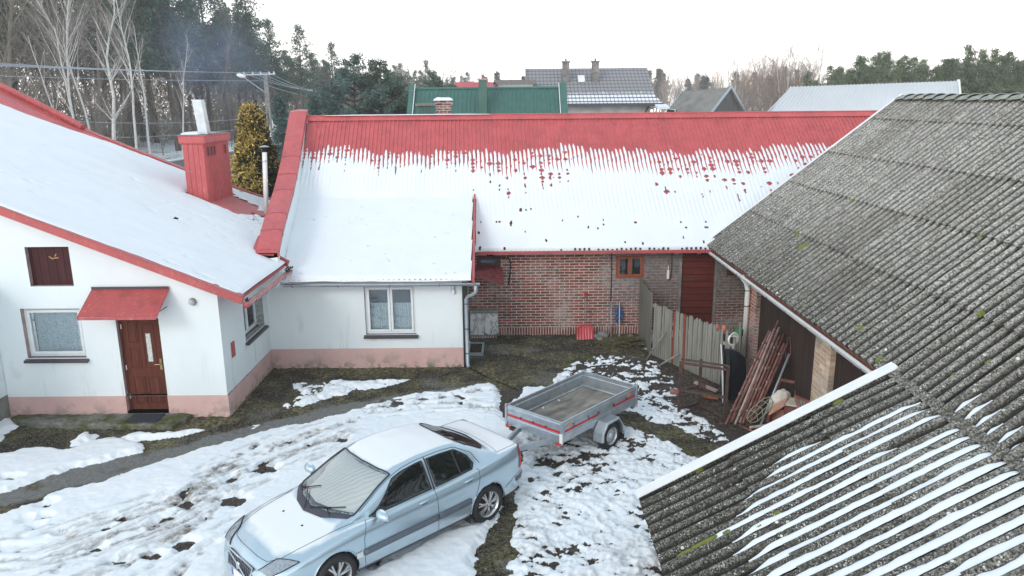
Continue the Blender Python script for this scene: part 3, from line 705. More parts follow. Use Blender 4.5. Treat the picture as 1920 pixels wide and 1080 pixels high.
# roof of the white house
def lroof_sheet():
    xs = [-5.59, -6.6, -8.3, -9.96, -12.8, -16.3]; yb = [17.9, 24.3, 23.9, 23.64, 23.75, 25.0]
    mb = MB(); N = Vector((LS, 0, 1)).normalized(); t = .09
    P = [(-5.50, 14.9), (-5.50, 18.2), (-6.05, 18.3), (-6.45, 20.2), (-7.0, 24.2), (-8.3, 23.85), (-9.96, 23.64), (-12.8, 23.75), (-14.6, 24.3), (-16.3, 25.0), (-16.3, 14.9)]
    mb.slab([(x, y, lz(x)) for x, y in P], t, N); return mb
rf = lroof_sheet().build('roof', M['red'], HL)
# bare ribbed strip near the ridge
ribbed('roof_sheet', M['red'], rf, (-12.4, 23.62, lz(-12.4) + .012), (0, -1, 0), (-1, 0, LS), 1.7, 4.25, .2, .02, shear=-.10)
# snow on it
def left_snow():
    st = .045
    xs = np.arange(-16.3, -5.48, st); ys = np.arange(14.84, 24.6, st); X, Y = np.meshgrid(xs, ys, indexing='ij')
    E = [(-5.46, 14.84), (-5.46, 18.15), (-6.05, 18.25), (-6.30, 19.0), (-6.42, 19.9), (-6.75, 21.6), (-7.05, 24.1), (-8.25, 23.72), (-9.96, 23.48), (-11.3, 23.45), (-12.2, 23.4), (-13.2, 23.15), (-14.6, 23.0), (-16.4, 22.9), (-16.4, 14.84)]
    wx = X + (fbm(X * 4, Y * 4, 12) - .5) * .10; wy = Y + (fbm(X * 4, Y * 4, 14) - .5) * .10
    back = sstep(20.5, 22.5, Y)
    sd = poly_sd(X * (1 - back) + wx * back, Y * (1 - back) + wy * back, E)
    d = np.maximum(np.maximum(-8.92 - X, X + 8.31), np.maximum(20.92 - Y, Y - 22.95)); sd = np.minimum(sd, d - .03)
    d2 = poly_sd(wx, wy, [(-8.35, 20.95), (-7.55, 20.85), (-7.25, 21.3), (-7.5, 22.6), (-8.35, 22.7)]); sd = np.minimum(sd, -d2)   # warm strip below the chimney
    sd = np.minimum(sd, np.hypot((wx + 7.1), (wy - 21.85) * .8) - .28)
    pt = fbm(X * 5, Y * 2.2, 15, 4, .6); zone = sstep(-8.6, -7.6, X) * sstep(20.2, 21.4, Y)
    sd = np.where(zone > .2, np.minimum(sd, (pt - .30) * .8), sd)
    pf = fbm(X * 4.2, Y * 8, 16, 3); sd = np.minimum(sd, np.where(fbm(X * .6, Y * .6, 18) > .62, (pf - .13) * .6, 9))
    t = .085 * np.sqrt(np.clip(sd / .12, 0, 1)) * (1 - .55 * sstep(20.5, 24, Y)) + (fbm(X * .5, Y * 1.1, 19) - .5) * .05 + (fbm(X * 2.2, Y * 2.2, 191) - .5) * .02 + (fbm(X * 6, Y * 6, 20, 3) - .5) * .006
    nl = 1 / math.hypot(LS, 1); Z = 2.74 + LS * (-5.59 - X)
    keep = sd > -.02; t = np.where(keep, t, -.04)
    V = np.stack([X + LS * nl * t, Y, Z + nl * t], -1).reshape(-1, 3)
    kf = keep[:-1, :-1] & keep[1:, 1:] & keep[1:, :-1] & keep[:-1, 1:]
    np_mesh('snow', V, grid_faces(*X.shape, keep=kf), M['snow'], rf, smooth=True)
left_snow()
# verge flashing along the gable, ridge cap, gutter
mb = MB(); 
p, q = Vector((-5.42, 14.86, lz(-5.42) - .02)), Vector((-16.3, 14.86, lz(-16.3) - .02))
mb.beam(p, q, .07, .15, up=(0, 0, 1)); mb.beam(p + Vector((0, .05, .085)), q + Vector((0, .05, .085)), .17, .014)
mb.build('verge_trim', M['redtrim'], rf)
mb = MB(); bk = [(-7.0, 24.2), (-8.3, 23.85), (-9.96, 23.64), (-12.8, 23.75), (-14.6, 24.3), (-16.3, 25.0)]
for a, b in zip(bk[:-1], bk[1:]): mb.beam((a[0], a[1], lz(a[0]) + .02), (b[0], b[1], lz(b[0]) + .02), .20, .05)
mb.tube([(-13.0, 23.7, lz(-13.0) + .08), (-13.5, 23.9, lz(-13.5) + .12), (-16.3, 25.0, lz(-16.3) + .12)], .10, 10)
mb.build('back_trim', M['redtrim'], rf, smooth=False)
def gutter(name, pts, mat, parent, r=.062):
    """half round gutter open to the top, brackets as child"""
    mb = MB(); P = [Vector(p) for p in pts]; n = 10; vs = []; fs = []
    for i, p in enumerate(P):
        d = (P[min(i + 1, len(P) - 1)] - P[max(i - 1, 0)]).normalized(); s = d.cross(Vector((0, 0, 1))).normalized()
        for rr in (r, r - .006):
            for k in range(n + 1):
                a = pi + pi * k / n; vs.append(p + s * cos(a) * rr + Vector((0, 0, sin(a) * rr)))
    m = 2 * (n + 1)
    for i in range(len(P) - 1):
        for h in (0, n + 1):
            for k in range(n): a = i * m + h + k; fs.append((a, a + 1, a + m + 1, a + m))
        for k in (0, n): fs.append((i * m + k, i * m + n + 1 + k, (i + 1) * m + n + 1 + k, (i + 1) * m + k))
    for i in (0, len(P) - 1): fs.append(tuple(i * m + k for k in range(n + 1)))
    mb.add(vs, fs); return mb.build(name, mat, parent, smooth=True)
def brackets(g, pts, mat, r=.07):
    for p in pts:
        p = Vector(p); mb = MB()
        mb.tube([p + Vector((sin(a) * r * 0, 0, 0)) + Vector((0, cos(a) * r, sin(a) * r)) for a in [pi + pi * k / 8 for k in range(9)]] + [p + Vector((0, r, .03))], .007, 5)
        mb.build('bracket', mat, g)
g1 = gutter('gutter', [(-5.36, 14.86, 2.56), (-5.36, 16.5, 2.575), (-5.36, 18.05, 2.59)], M['pinkgutter'], HL, .068)
mb = MB(); mb.lathe([(.001, 0), (.07, .002), (.07, .02)], (-5.36, 14.85, 2.56), (0, 1, 0), 16); mb.build('end_cap', M['redtrim'], g1, smooth=True)
for y in (15.3, 16.0, 16.7, 17.4, 17.9):
    m_ = MB(); m_.tube([(-5.36 + .075 * cos(a), y, 2.57 + .075 * sin(a)) for a in [pi + pi * k / 8 for k in range(9)]], .007, 5); m_.build('bracket', M['redtrim'], g1)
m_ = MB()
for i in range(9):
    a = random.uniform(0, 6); m_.tube([(-5.36 + random.uniform(-.03, .03), 17.7 + i * .03, 2.60), (-5.36 + .05 * cos(a), 17.75 + i * .03, 2.66), (-5.32 + .08 * cos(a), 17.8 + .03 * i, 2.68)], .012, 5)
    m_.tube([(-5.40 + random.uniform(-.03, .03), 14.95 + i * .02, 2.58), (-5.42, 15.0 + i * .02, 2.64)], .012, 5)
m_.build('wet_leaves', M['black'], g1)
# end trim closing the eave corner toward the parapet
mb = MB(); mb.beam((-5.42, 18.12, lz(-5.42) + .05), (-6.25, 18.35, lz(-6.25) + .10), .05, .16); mb.build('corner_trim', M['redtrim'], rf)
# chimney clad in red sheet
cx0, cx1, cy0, cy1, ct = -8.90, -8.33, 21.02, 22.85, 5.52
mb = MB(); mb.box(cx0 + .01, cx1 - .01, cy0 + .01, cy1 - .01, 3.6, ct)
ch = mb.build('chimney', M['red'], rf)
ribbed('cladding', M['red'], ch, (cx0, cy0, 3.7), (1, 0, 0), (0, 0, 1), cx1 - cx0, ct - 3.7, .142, .016)
ribbed('cladding', M['red'], ch, (cx1, cy0, 3.7), (0, 1, 0), (0, 0, 1), cy1 - cy0, ct - 3.7, .10, .02)
ribbed('cladding', M['red'], ch, (cx0, cy1, 3.7), (0, -1, 0), (0, 0, 1), cy1 - cy0, ct - 3.7, .10, .02)
mb = MB()
for z0_, z1_, o in ((ct - .04, ct + .14, .07), (ct - .07, ct - .04, .045)):
    mb.box(cx0 - o, cx1 + o, cy0 - o, cy1 + o, z0_, z1_)
mb.box(cx0 - .085, cx1 + .085, cy0 - .085, cy1 + .085, ct + .142, ct + .165); mb.build('chimney_cap', M['red'], ch, bevel=.008)
mb = MB(); mb.box(cx0 - .03, cx1 + .03, cy0 - .03, cy1 + .03, ct + .165, ct + .185); mb.build('cap_slab', M['concrete'], ch)
for y in (cy0 + .14, cy0 + .38, cy0 + .60, cy0 + 1.42):
    mb = MB(); mb.box(cx1 + .015, cx1 + .028, y, y + .14, ct - .40, ct - .16)
    v_ = mb.build('vent_opening', simple('vent_dark', (.10, .03, .035), .8), ch)
    mb = MB(); 
    for a in (y - .008, y + .148): mb.beam((cx1 + .03, a, ct - .41), (cx1 + .03, a, ct - .14), .012, .014)
    mb.beam((cx1 + .03, y - .014, ct - .14), (cx1 + .03, y + .154, ct - .14), .012, .014, up=(1, 0, 0)); mb.build('vent_frame', M['red'], v_)
def snow_pad(name, x0, x1, y0, y1, z, h, parent, seed=0, n=26, mat=None):
    vs = []; fs = []
    for i in range(n + 1):
        for j in range(n + 1):
            u, v = i / n, j / n; e = min(u, 1 - u, v, 1 - v)
            hh = h * min(1, (e / .18)) ** .5 * (.75 + .5 * float(fbm(np.array(u * 4.), np.array(v * 4.), seed)))
            wb = .04 * (float(fbm(np.array(u * 5. + 3), np.array(v * 5.), seed + 1)) - .5)
            vs.append((x0 + (x1 - x0) * u + wb, y0 + (y1 - y0) * v + wb, z + (hh if e > 0 else -.004)))
    for i in range(n):
        for j in range(n): a = i * (n + 1) + j; fs.append((a, a + n + 1, a + n + 2, a + 1))
    mb = MB(); mb.add(vs, fs); return mb.build(name, mat or M['snow'], parent, smooth=True)
snow_pad('snow', cx0 - .03, cx1 - .12, cy0 + .0, cy0 + .9, ct + .186, .06, ch, 3)
mb = MB(); fx, fy = -8.50, 21.45
base = Vector((fx + .07, fy, ct + .185)); topp = Vector((fx - .02, fy, 6.62)); s_ = .125
for a, b in (((-1, -1), (1, -1)), ((1, -1), (1, 1)), ((1, 1), (-1, 1)), ((-1, 1), (-1, -1))):
    pa = Vector((a[0] * s_, a[1] * s_, 0)); pb = Vector((b[0] * s_, b[1] * s_, 0))
    for off in (1, .93): mb.add([base + pa * off, base + pb * off, topp + pb * off, topp + pa * off], [(0, 1, 2, 3)])
    mb.add([topp + pa, topp + pb, topp + pb * .93, topp + pa * .93], [(0, 1, 2, 3)])
mb.add([base + Vector((x * s_, y * s_, .3)) for x, y in ((-.9, -.9), (.9, -.9), (.9, .9), (-.9, .9))], [(0, 1, 2, 3)])
mb.build('flue', M['zinc'], ch)
mb = MB(); mb.box(fx - .12, fx + .24, fy - .16, fy + .18, ct + .186, ct + .20); mb.beam((fx + .18, fy - .1, ct + .24), (fx + .30, fy + .1, ct + .22), .1, .03); mb.build('flue_collar', M['zinc'], ch)
# thin white vent pipe on the valley
vp = MB(); px_, py_ = -7.08, 21.92; zb = lz(px_) - .05
vp.tube([(px_, py_, zb), (px_ + .10, py_, 5.16)], .066, 16); vpo = vp.build('vent_pipe', M['white'], rf, smooth=True)
m_ = MB(); m_.lathe([(.08, 0), (.08, .03), (.072, .05)], (px_ + .08, py_, 4.9), n=16); m_.build('collar', M['zinc'], vpo, smooth=True); m_ = MB()
m_.lathe([(.001, .20), (.05, .195), (.145, .165), (.145, .158), (.001, .185)], (px_ + .10, py_, 5.15), n=20); m_.build('cowl', M['zinc'], vpo, smooth=True)
m_ = MB(); m_.add([(px_ - .35, py_ - .3, lz(px_ - .35) + .03), (px_ + .3, py_ - .35, lz(px_ + .3) + .04), (px_ + .25, py_ + .2, lz(px_ + .25) + .05), (px_ - .25, py_ + .25, lz(px_ - .25) + .04)], [(0, 1, 2, 3)]); m_.build('flashing', M['redtrim'], vpo)
# doorstep and mat
def rough_slab(name, outline, z0, z1, mat, lab=None, cat=None, seed=1, jit=.03):
    r = random.Random(seed); P = []
    for a, b in zip(outline, outline[1:] + outline[:1]):
        n = max(1, int(math.hypot(b[0] - a[0], b[1] - a[1]) / .12))
        P += [(a[0] + (b[0] - a[0]) * i / n + r.uniform(-jit, jit), a[1] + (b[1] - a[1]) * i / n + r.uniform(-jit, jit)) for i in range(n)]
    mb = MB(); k = len(P); cxx = sum(p[0] for p in P) / k; cyy = sum(p[1] for p in P) / k
    vs = [(x, y, z0) for x, y in P] + [(x, y, z1 - .03 + r.uniform(-.01, .01)) for x, y in P] + [(x + (cxx - x) * .05, y + (cyy - y) * .12, z1 + r.uniform(-.008, .008)) for x, y in P]
    fs = [(i, (i + 1) % k, k + (i + 1) % k, k + i) for i in range(k)] + [(k + i, k + (i + 1) % k, 2 * k + (i + 1) % k, 2 * k + i) for i in range(k)] + [tuple(range(2 * k, 3 * k))]
    mb.add(vs, fs); o = mb.build(name, mat, None, smooth=False)
    if lab: tag(o, lab, cat)
    return o
mossc = MT('mossy_concrete', .95, 0, .2); _n = mossc.noise(9, 6, .65); _b = mossc.noise(2.2, 5)
mossc.color(mossc.mix(mossc.ramp(_b, [(.42, 0), (.58, .85)]), mossc.ramp(_n, [(.3, (.10, .10, .09)), (.7, (.27, .27, .24))]), mossc.ramp(_n, [(.3, (.03, .04, .012)), (.7, (.12, .13, .04))])))
mossc.bump(_n, .7, .02); M['mossc'] = mossc.m
rough_slab('doorstep', [(-9.9, 14.72), (-8.8, 14.62), (-7.0, 14.55), (-6.85, 15.19), (-8.2, 15.19), (-10.6, 15.19), (-10.65, 14.95)], -.1, .11, M['mossc'], 'mossy broken concrete step below the brown front door', 'doorstep', 4)
mb = MB(); mb.box(-8.05, -7.38, 14.70, 15.12, .112, .128); dm = mb.build('doormat', simple('blue_black_mat', (.03, .035, .05), .95, 0, .3, 60, .5), None, bevel=.004); dm.rotation_euler = (0, 0, 0)
tag(dm, 'dark blue rubber doormat on the step before the front door', 'doormat')

# ---------------------------------------------------------------- long red roofed farm building with white annex
HB = thing('farm_building', 'long brick building with a half snowed red metal roof and a white annex', 'farm building', (2.0, 20.9, 0))
E40 = tan(rad(40)); SH = -.055
def rz(y): return 2.53 + (y - 20.53) * E40
RY, RZ = 24.70, 2.53 + (24.70 - 20.53) * E40
bw = (2.92, 3.71, 1.64, 2.30); bd = (4.77, 5.69, -.1, 2.35); bw2 = (6.04, 6.85, 1.68, 2.05); bw0 = (-.98, -.31, 1.98, 2.31)
wall('brick_wall', M['brick'], HB, 'y', 20.9, -1.6, 12.4, -.1, 2.55, [bw, bd, bw2, bw0], depth=.12)
wall('back_wall', M['brick'], HB, 'y', 28.8, -6.5, 12.4, -.1, 2.6, out=1)
mb = MB(); mb.add([(12.4, 20.9, -.1), (12.4, 28.8, -.1), (12.4, 28.8, 2.6), (12.4, 24.7, RZ - .1), (12.4, 20.9, 2.6)], [(0, 1, 2, 3, 4)]); mb.build('gable_wall', M['brick'], HB)
redwood = simple('orange_red_frame_paint', (.27, .075, .035), .55, 0, .2, 8)
window(HB, 'y', 20.9, *bw, leaves=2, depth=.03, fmat=redwood, sill=False, lace=False, fw=.05, hw=.055)
window(HB, 'y', 20.9, *bw2, leaves=1, depth=.04, fmat=simple('dark_red_frame_paint', (.13, .03, .025), .6), sill=False, lace=False)
window(HB, 'y', 20.9, *bw0, leaves=1, depth=.04, fmat=simple('maroon_frame_paint', (.11, .022, .022), .6), sill=False, lace=False)
# wooden door of the brick building
mb = MB(); mb.box(4.79, 5.55, 20.955, 20.985, -.08, 2.33); bdo = mb.build('barn_door', M['reddoor'], HB)
mb = MB(); mb.box(5.55, 5.69, 20.93, 20.99, -.08, 2.34); mb.build('door_post', M['reddoor'], bdo)
for z in (1.55, .5):
    mb = MB(); mb.box(4.80, 5.15, 20.94, 20.954, z, z + .035); mb.build('hinge', M['iron'], bdo)
for x in (4.86, 5.44): mb = MB(); 
mb = MB(); mb.box(4.70, 4.77, 20.885, 20.96, -.05, 2.2); mb.box(5.69, 5.77, 20.885, 20.96, -.05, 2.2); mb.build('door_surround', M['concrete'], HB)
# timber wall plate, rafter ends
mb = MB(); mb.box(-1.2, 9.0, 20.80, 20.895, 2.40, 2.52); mb.build('wall_plate', M['greywood'], HB)
for x in np.arange(3.9, 8.2, .62):
    mb = MB(); mb.beam((x, 20.52, 2.44), (x, 21.2, 2.44 + .68 * E40 * .6), .10, .12); mb.build('rafter_end', M['paleboard'], HB)
# awning by the annex (tin lean-to roof)
mb = MB()
aw = [Vector((-1.25, 20.88, 2.02)), Vector((-.27, 20.88, 2.0)), Vector((-.22, 20.42, 1.62)), Vector((-1.25, 20.42, 1.93))]
mb.slab(aw[::-1], .03, (0, -.5, .8)); mb.beam(aw[2], aw[3], .03, .10); mb.build('tin_awning', simple('worn_red_tin', (.23, .05, .055), .5, .1, .45, 9), HB)
# conduits on the brick wall
def cable(pts, r=.011, mat=None, nm='cable', parent=HB):
    mb = MB(); mb.tube(pts, r, 6); return mb.build(nm, mat or M['cable'], parent, smooth=True)
cable([(2.78, 20.88, 2.5), (2.80, 20.88, 1.7), (2.79, 20.88, .9), (2.83, 20.88, 0)], .013)
cable([(4.47, 20.88, 2.45), (4.48, 20.88, 1.9), (4.46, 20.88, 1.62), (4.42, 20.87, 1.58)], .013)
cable([(-.60, 20.86, 2.34), (-.35, 20.85, 2.25), (-.10, 20.86, 2.26), (-.03, 20.87, 2.12), (-.05, 20.88, 1.8), (-.10, 20.88, 1.48)], .018)
mb = MB(); mb.box(4.35, 4.41, 20.85, 20.895, 1.62, 1.86); mb.tube([(4.38, 20.86, 1.85), (4.38, 20.86, 2.0)], .012, 6); mb.build('switch_box', M['white'], HB)
mb = MB()
for a in range(14): mb.tube([(-.66 + .07 * cos(a), 20.84, 2.38 + .05 * sin(a * 1.7)), (-.60 + .08 * sin(a * 2), 20.84, 2.36 + .05 * cos(a))], .01, 5)
mb.build('cable_bundle', M['cable'], HB)
# annex
wa = (-3.66, -2.40, .86, 2.12)
wall('annex_wall', M['stucco'], HB, 'y', 18.27, -6.07, -1.23, .50, 2.36, [wa], rmat=simple('mauve_reveal', (.36, .29, .30), .85, 0, .2, 9), depth=.12)
wall('annex_side_wall', M['stucco'], HB, 'x', -1.23, 18.27, 20.9, -.1, lambda y: 2.33 + (y - 17.98) * .36 - .05, out=1)
wall('annex_plinth', M['pink'], HB, 'y', 18.255, -6.07, -1.22, -.12, .505)
window(HB, 'y', 18.27, *wa, leaves=2, depth=.07, lace=2)
m_ = MB(); m_.box(-1.50, -1.40, 18.2, 18.27, 1.90, 2.16); bl = m_.build('wall_lamp', M['zinc'], HB, bevel=.03)
m_ = MB(); m_.box(-1.485, -1.415, 18.18, 18.2, 1.91, 2.02); m_.build('lamp_shade', M['white'], bl, bevel=.02)
g2 = gutter('gutter', [(-5.52, 17.93, 2.25), (-3, 17.93, 2.245), (-.78, 17.93, 2.235)], M['gutter'], HB, .065)
for x in (-5.3, -4.2, -2.95, -1.75): m_ = MB(); m_.tube([(x, 17.93 + .073 * cos(a), 2.245 + .073 * sin(a)) for a in [pi + pi * k / 8 for k in range(9)]], .009, 5); m_.build('bracket', M['redtrim'], g2)
dp = MB(); dp.tube([(-.88, 17.93, 2.20), (-.88, 17.94, 2.02), (-.93, 17.98, 1.96), (-1.08, 18.12, 1.86), (-1.13, 18.15, 1.78), (-1.13, 18.15, .12), (-1.10, 18.06, .05)], .047, 14)
dpo = dp.build('downpipe', M['gutter'], HB, smooth=True)
for z in (1.66, .38, 1.02): m_ = MB(); m_.lathe([(.051, 0), (.053, .012), (.051, .024)], (-1.13, 18.15, z), n=14); m_.box(-1.14, -1.12, 18.19, 18.27, z, z + .02); m_.build('pipe_clip', M['cable'], dpo)
m_ = MB(); m_.box(-1.23, -1.10, 18.20, 18.268, -.05, 2.2); m_.build('dark_corner_joint', M['cable'], HB)
# roofs
R_main = MB(); N40 = (0, -sin(rad(40)), cos(rad(40)))
R_main.slab([(-6.05, 20.53, rz(20.53)), (12.6, 20.53, rz(20.53)), (12.6, RY, RZ), (-6.4, RY, RZ)], .05, N40)
R_main.slab([(-6.4, 28.95, 2.5), (-6.4, RY, RZ), (12.6, RY, RZ), (12.6, 28.95, 2.5)], .05, (0, sin(rad(40)), cos(rad(40))))
RB = R_main.build('roof', M['red'], HB)
Lv = (RY - 20.53) / cos(rad(40))
ribbed('roof_sheet', M['red'], RB, (-5.95, 20.50, rz(20.50) + .012), (1, 0, 0), (0, cos(rad(40)), sin(rad(40))), 18.5, Lv + .03, .127, .027, shear=SH * cos(rad(40)))
mb = MB(); a0 = Vector((-6.45, RY, RZ + .06))
for s in (-1, 1):
    mb.hexa([(-6.45, RY, RZ + .055), (12.6, RY, RZ + .055), (12.6, RY + s * .17, RZ - .075), (-6.45, RY + s * .17, RZ - .075), (-6.45, RY, RZ + .068), (12.6, RY, RZ + .068), (12.6, RY + s * .17, RZ - .062), (-6.45, RY + s * .17, RZ - .062)])
mb.tube([(-6.45, RY, RZ + .075), (12.6, RY, RZ + .075)], .022, 8)
mb.build('ridge_cap', M['red'], RB)
snow_pad('snow', -5.9, -.6, RY - .06, RY + .02, RZ + .085, .02, RB, 5, 60)
# white snow creases on ridge? annex roof
mb = MB(); AN = (0, -.36, 1)
mb.slab([(-5.60, 17.98, 2.33), (-.93, 17.98, 2.33), (-1.07, 22.09, 3.81), (-6.25, 22.09, 3.81)], .05, AN); RA = mb.build('annex_roof', M['red'], HB)
al = math.hypot(4.11, 1.48)
ribbed('roof_sheet', M['red'], RA, (-5.62, 17.94, 2.325), (1, 0, 0), (0, .941, .339), 4.66, al + .03, .127, .018, shear=-.04)
mb = MB(); mb.add([(-.96, 17.93, 2.24), (-.96, 17.93, 2.42), (-1.08, 22.1, 3.93), (-1.08, 22.1, 3.72), (-.90, 17.93, 2.24), (-.90, 17.93, 2.42), (-1.03, 22.1, 3.93), (-1.03, 22.1, 3.72)],
    [(0, 1, 2, 3), (7, 6, 5, 4), (0, 4, 5, 1), (1, 5, 6, 2), (2, 6, 7, 3), (3, 7, 4, 0)]); mb.build('verge_trim', M['redtrim'], RA)
mb = MB(); mb.add([(-.97, 20.55, 2.55), (-.97, 20.55, 3.26), (-1.04, 22.1, 3.80), (-1.0, 22.1, 3.78)], [(0, 1, 2, 3)]); mb.build('apron_flashing', M['redtrim'], RA)
# eave flashing of the main roof
mb = MB(); mb.beam((-.95, 20.50, 2.475), (9.0, 20.50, 2.475), .03, .09); mb.build('eave_trim', M['redtrim'], RB)
# snow on both red roofs, thinning towards the ridge so the ribs show first
def main_snow():
    xs = np.arange(-6.3, 12.4, .0155); sv = np.concatenate([np.arange(-.05, 2.0, .034), np.arange(2.0, 4.4, .024)])
    X, Sv = np.meshgrid(xs, sv, indexing='ij'); Xr = X - SH * cos(rad(40)) * Sv    # rib coordinate
    line = 3.92 + .10 * np.sin(X * .9 + .6) * .6 + (fbm(X * .55, X * 0 + 2, 33, 3) - .5) * .55 + (fbm(X * 1.7, X * 0, 34, 3) - .5) * .30
    line = np.minimum(line, 4.25)
    ph = ((Xr + 5.95) / .127) % 1.0; mid = np.abs(ph - .30)                     # valley centre
    k = np.floor((Xr + 5.95) / .127); jig = (_hash(k.astype(np.int64), k.astype(np.int64) * 0, 3) - .5) * .20 + (_hash(k.astype(np.int64) // 3, k.astype(np.int64) * 0, 5) - .5) * .16
    finger = line + jig - (mid / .33) ** 2 * .14
    d = finger - Sv + (fbm(X * 14, Sv * 14, 48, 2) - .5) * .05
    left = sstep(-.6, -2.0, X)
    full = 1.75 - 1.05 * left
    t = .004 + .028 * sstep(0, full, d) + .035 * sstep(full * .8, full + .9, d) + .012 * sstep(0, .12, d)
    t = t + (fbm(X * 2, Sv * 2, 35, 3) - .5) * .012 * sstep(.6, 1.2, d)
    # melted diamonds around the fixings
    cell = np.floor((Xr + 5.95) / .254); row = np.floor(Sv / .155); h1 = _hash(cell.astype(np.int64), row.astype(np.int64), 9)
    u = ((Xr + 5.95) / .254) % 1 - .5; v = (Sv / .155) % 1 - .5
    clus = fbm(X * .9, X * 0 + 8, 36, 3)
    pr = np.where(left > .5, sstep(.62, .05, d) * .95 * sstep(.34, .44, clus), sstep(1.9, .6, d) * sstep(.15, .4, d) * .42 * sstep(.38, .48, clus))
    spot = (np.abs(u) * .254 / .062 + np.abs(v) * .155 / .060) < (.55 + .9 * _hash(cell.astype(np.int64) + 7, row.astype(np.int64), 19) + .5 * (fbm(X * 30, Sv * 30, 49, 2) - .5))
    t = np.where((h1 < pr) & spot, -.03, t)
    # a few pecks near the eave
    pk = fbm(X * 5.5, Sv * 7, 44, 3, .7); t = np.where((pk > .795 + .03 * Sv) & (Sv < 1.5), -.02, t)
    # hidden where the annex roof is higher
    Yw = 20.53 + Sv * cos(rad(40)); Zw = 2.53 + Sv * sin(rad(40))
    edgeL = -5.62 - (Yw - 18.0) * .13
    keep = (d > -.01) & (X > edgeL) & ~((X < -1.0) & (Sv < 1.85)) & (t > -.01) & (Sv > -.06)
    t = t + .012                                    # sheet sits 12 mm above the deck
    eav = sstep(-.06, .03, Sv); t = t * eav + (1 - eav) * .0
    n = (-sin(rad(40)), cos(rad(40)))
    V = np.stack([X, Yw + n[0] * t, Zw + n[1] * t], -1).reshape(-1, 3)
    kf = keep[:-1, :-1] & keep[1:, 1:] & keep[1:, :-1] & keep[:-1, 1:]
    np_mesh('snow', V, grid_faces(*X.shape, keep=kf), M['snow'], RB, smooth=True)
    # annex
    xs = np.arange(-6.6, -.95, .03); sv = np.arange(-.06, al + .25, .03); X, Sv = np.meshgrid(xs, sv, indexing='ij')
    t = .075 * sstep(-.06, .10, Sv) + (fbm(X * 1.1, Sv * .6, 37, 3) - .5) * .05 + (fbm(X * 3, Sv * 3, 371, 3) - .5) * .014 + (fbm(X * 8, Sv * 8, 38, 3) - .5) * .006
    pk = fbm(X * 5.7, Sv * 6, 45, 3, .7); t = np.where((pk > .84), -.01, t); nn = math.hypot(1, .36)
    Yw = 17.96 + Sv / nn; Zw = 2.33 + Sv * .36 / nn; edgeL = -5.60 - (Yw - 18.0) * .135; wob = (fbm(Yw * 3, X * 0, 39) - .5) * .05
    keep = (X > edgeL + wob) & (X < -.97 - (Yw - 18) * .03)
    V = np.stack([X, Yw - .36 / nn * t, Zw + t / nn], -1).reshape(-1, 3)
    kf = keep[:-1, :-1] & keep[1:, 1:] & keep[1:, :-1] & keep[:-1, 1:]
    np_mesh('snow', V, grid_faces(*X.shape, keep=kf), M['snow'], RA, smooth=True)
main_snow()
# snow drips and dark rib ends at the eave
mb = MB()
for i in range(60):
    x = 1.2 + i * .127
    if random.random() < .8: mb.box(x, x + .05, 20.47, 20.50, 2.53, 2.53 + random.uniform(.03, .07))
mb.build('eave_filler', simple('navy_filler', (.03, .03, .06), .7), RB)
# fire wall parapet with folded red capping
prof = [(17.85, 3.10), (18.6, 3.46), (19.4, 3.76), (20.75, 4.20), (21.6, 4.55), (22.5, 4.98), (24.65, 6.22), (25.1, 6.28)]
def parx(y): return -5.60 - (y - 18.0) * .1285
mb = MB(); vs = []; 
for y, z in prof:
    x = parx(y); w_ = .47
    vs += [(x, y, z - .9), (x, y, z - .06), (x - w_, y, z - .06), (x - w_, y, z - .9)]
n = len(prof); fs = []
for i in range(n - 1):
    for k in range(3): a = 4 * i + k; fs.append((a, a + 1, a + 5, a + 4))
fs.append((0, 3, 2, 1)); fs.append(tuple(4 * (n - 1) + k for k in range(4))); mb.add(vs, fs); PW = mb.build('parapet_wall', M['stucco'], HB)
mb = MB()
for (y0, z0), (y1, z1) in zip(prof[:-1], prof[1:]):
    xa, xb = parx(y0), parx(y1); e = .03; d = .012
    A = [(xa + e, y0, z0 - .16), (xa + e, y0, z0 + .02), (xa - .22, y0, z0 + .035), (xa - .47 - e, y0, z0 + .0), (xa - .47 - e, y0, z0 - .22)]
    B2 = [(xb + e, y1, z1 - .16), (xb + e, y1, z1 + .02), (xb - .22, y1, z1 + .035), (xb - .47 - e, y1, z1 + .0), (xb - .47 - e, y1, z1 - .22)]
    mb.add(A + B2, [(k, k + 1, k + 6, k + 5) for k in range(4)])
    C1 = [(x + (.008 if i < 2 else 0) - (.008 if i > 2 else 0), y, z + .010) for i, (x, y, z) in enumerate(A)]   # lap strip
    C2 = [(x, y + .05, z + .10 * (z1 - z0) / (y1 - y0) * .5) for x, y, z in C1]; mb.add(C1 + C2, [(k, k + 1, k + 6, k + 5) for k in range(4)])
y, z = prof[0]; x = parx(y); mb.add([(x + .03, y, z - .16), (x + .03, y, z + .02), (x - .22, y, z + .035), (x - .5, y, z), (x - .5, y, z - .22)], [(0, 1, 2, 3, 4)])
y, z = prof[-1]; x = parx(y); mb.add([(x + .03, y, z - .16), (x + .03, y, z + .02), (x - .22, y, z + .035), (x - .5, y, z), (x - .5, y, z - .22)], [(4, 3, 2, 1, 0)])
mb.build('parapet_cap', M['red'], PW)
# snow creeping over the lower cap
mb = MB(); vs = []
pl = [(-6.20, 17.9, 3.02), (-6.5, 18.9, 3.2), (-6.45, 20.3, 3.62), (-6.2, 20.0, 4.0), (-6.05, 19.5, 3.84)]
# folded flashing at its foot
mb.slab([(-6.22, 17.86, 3.02), (-5.66, 17.80, 3.0), (-5.72, 18.9, 3.42), (-6.0, 19.3, 3.6), (-6.3, 18.7, 3.3)], .02, (-.3, -.3, 1)); mb.build('foot_flashing', M['redtrim'], PW)
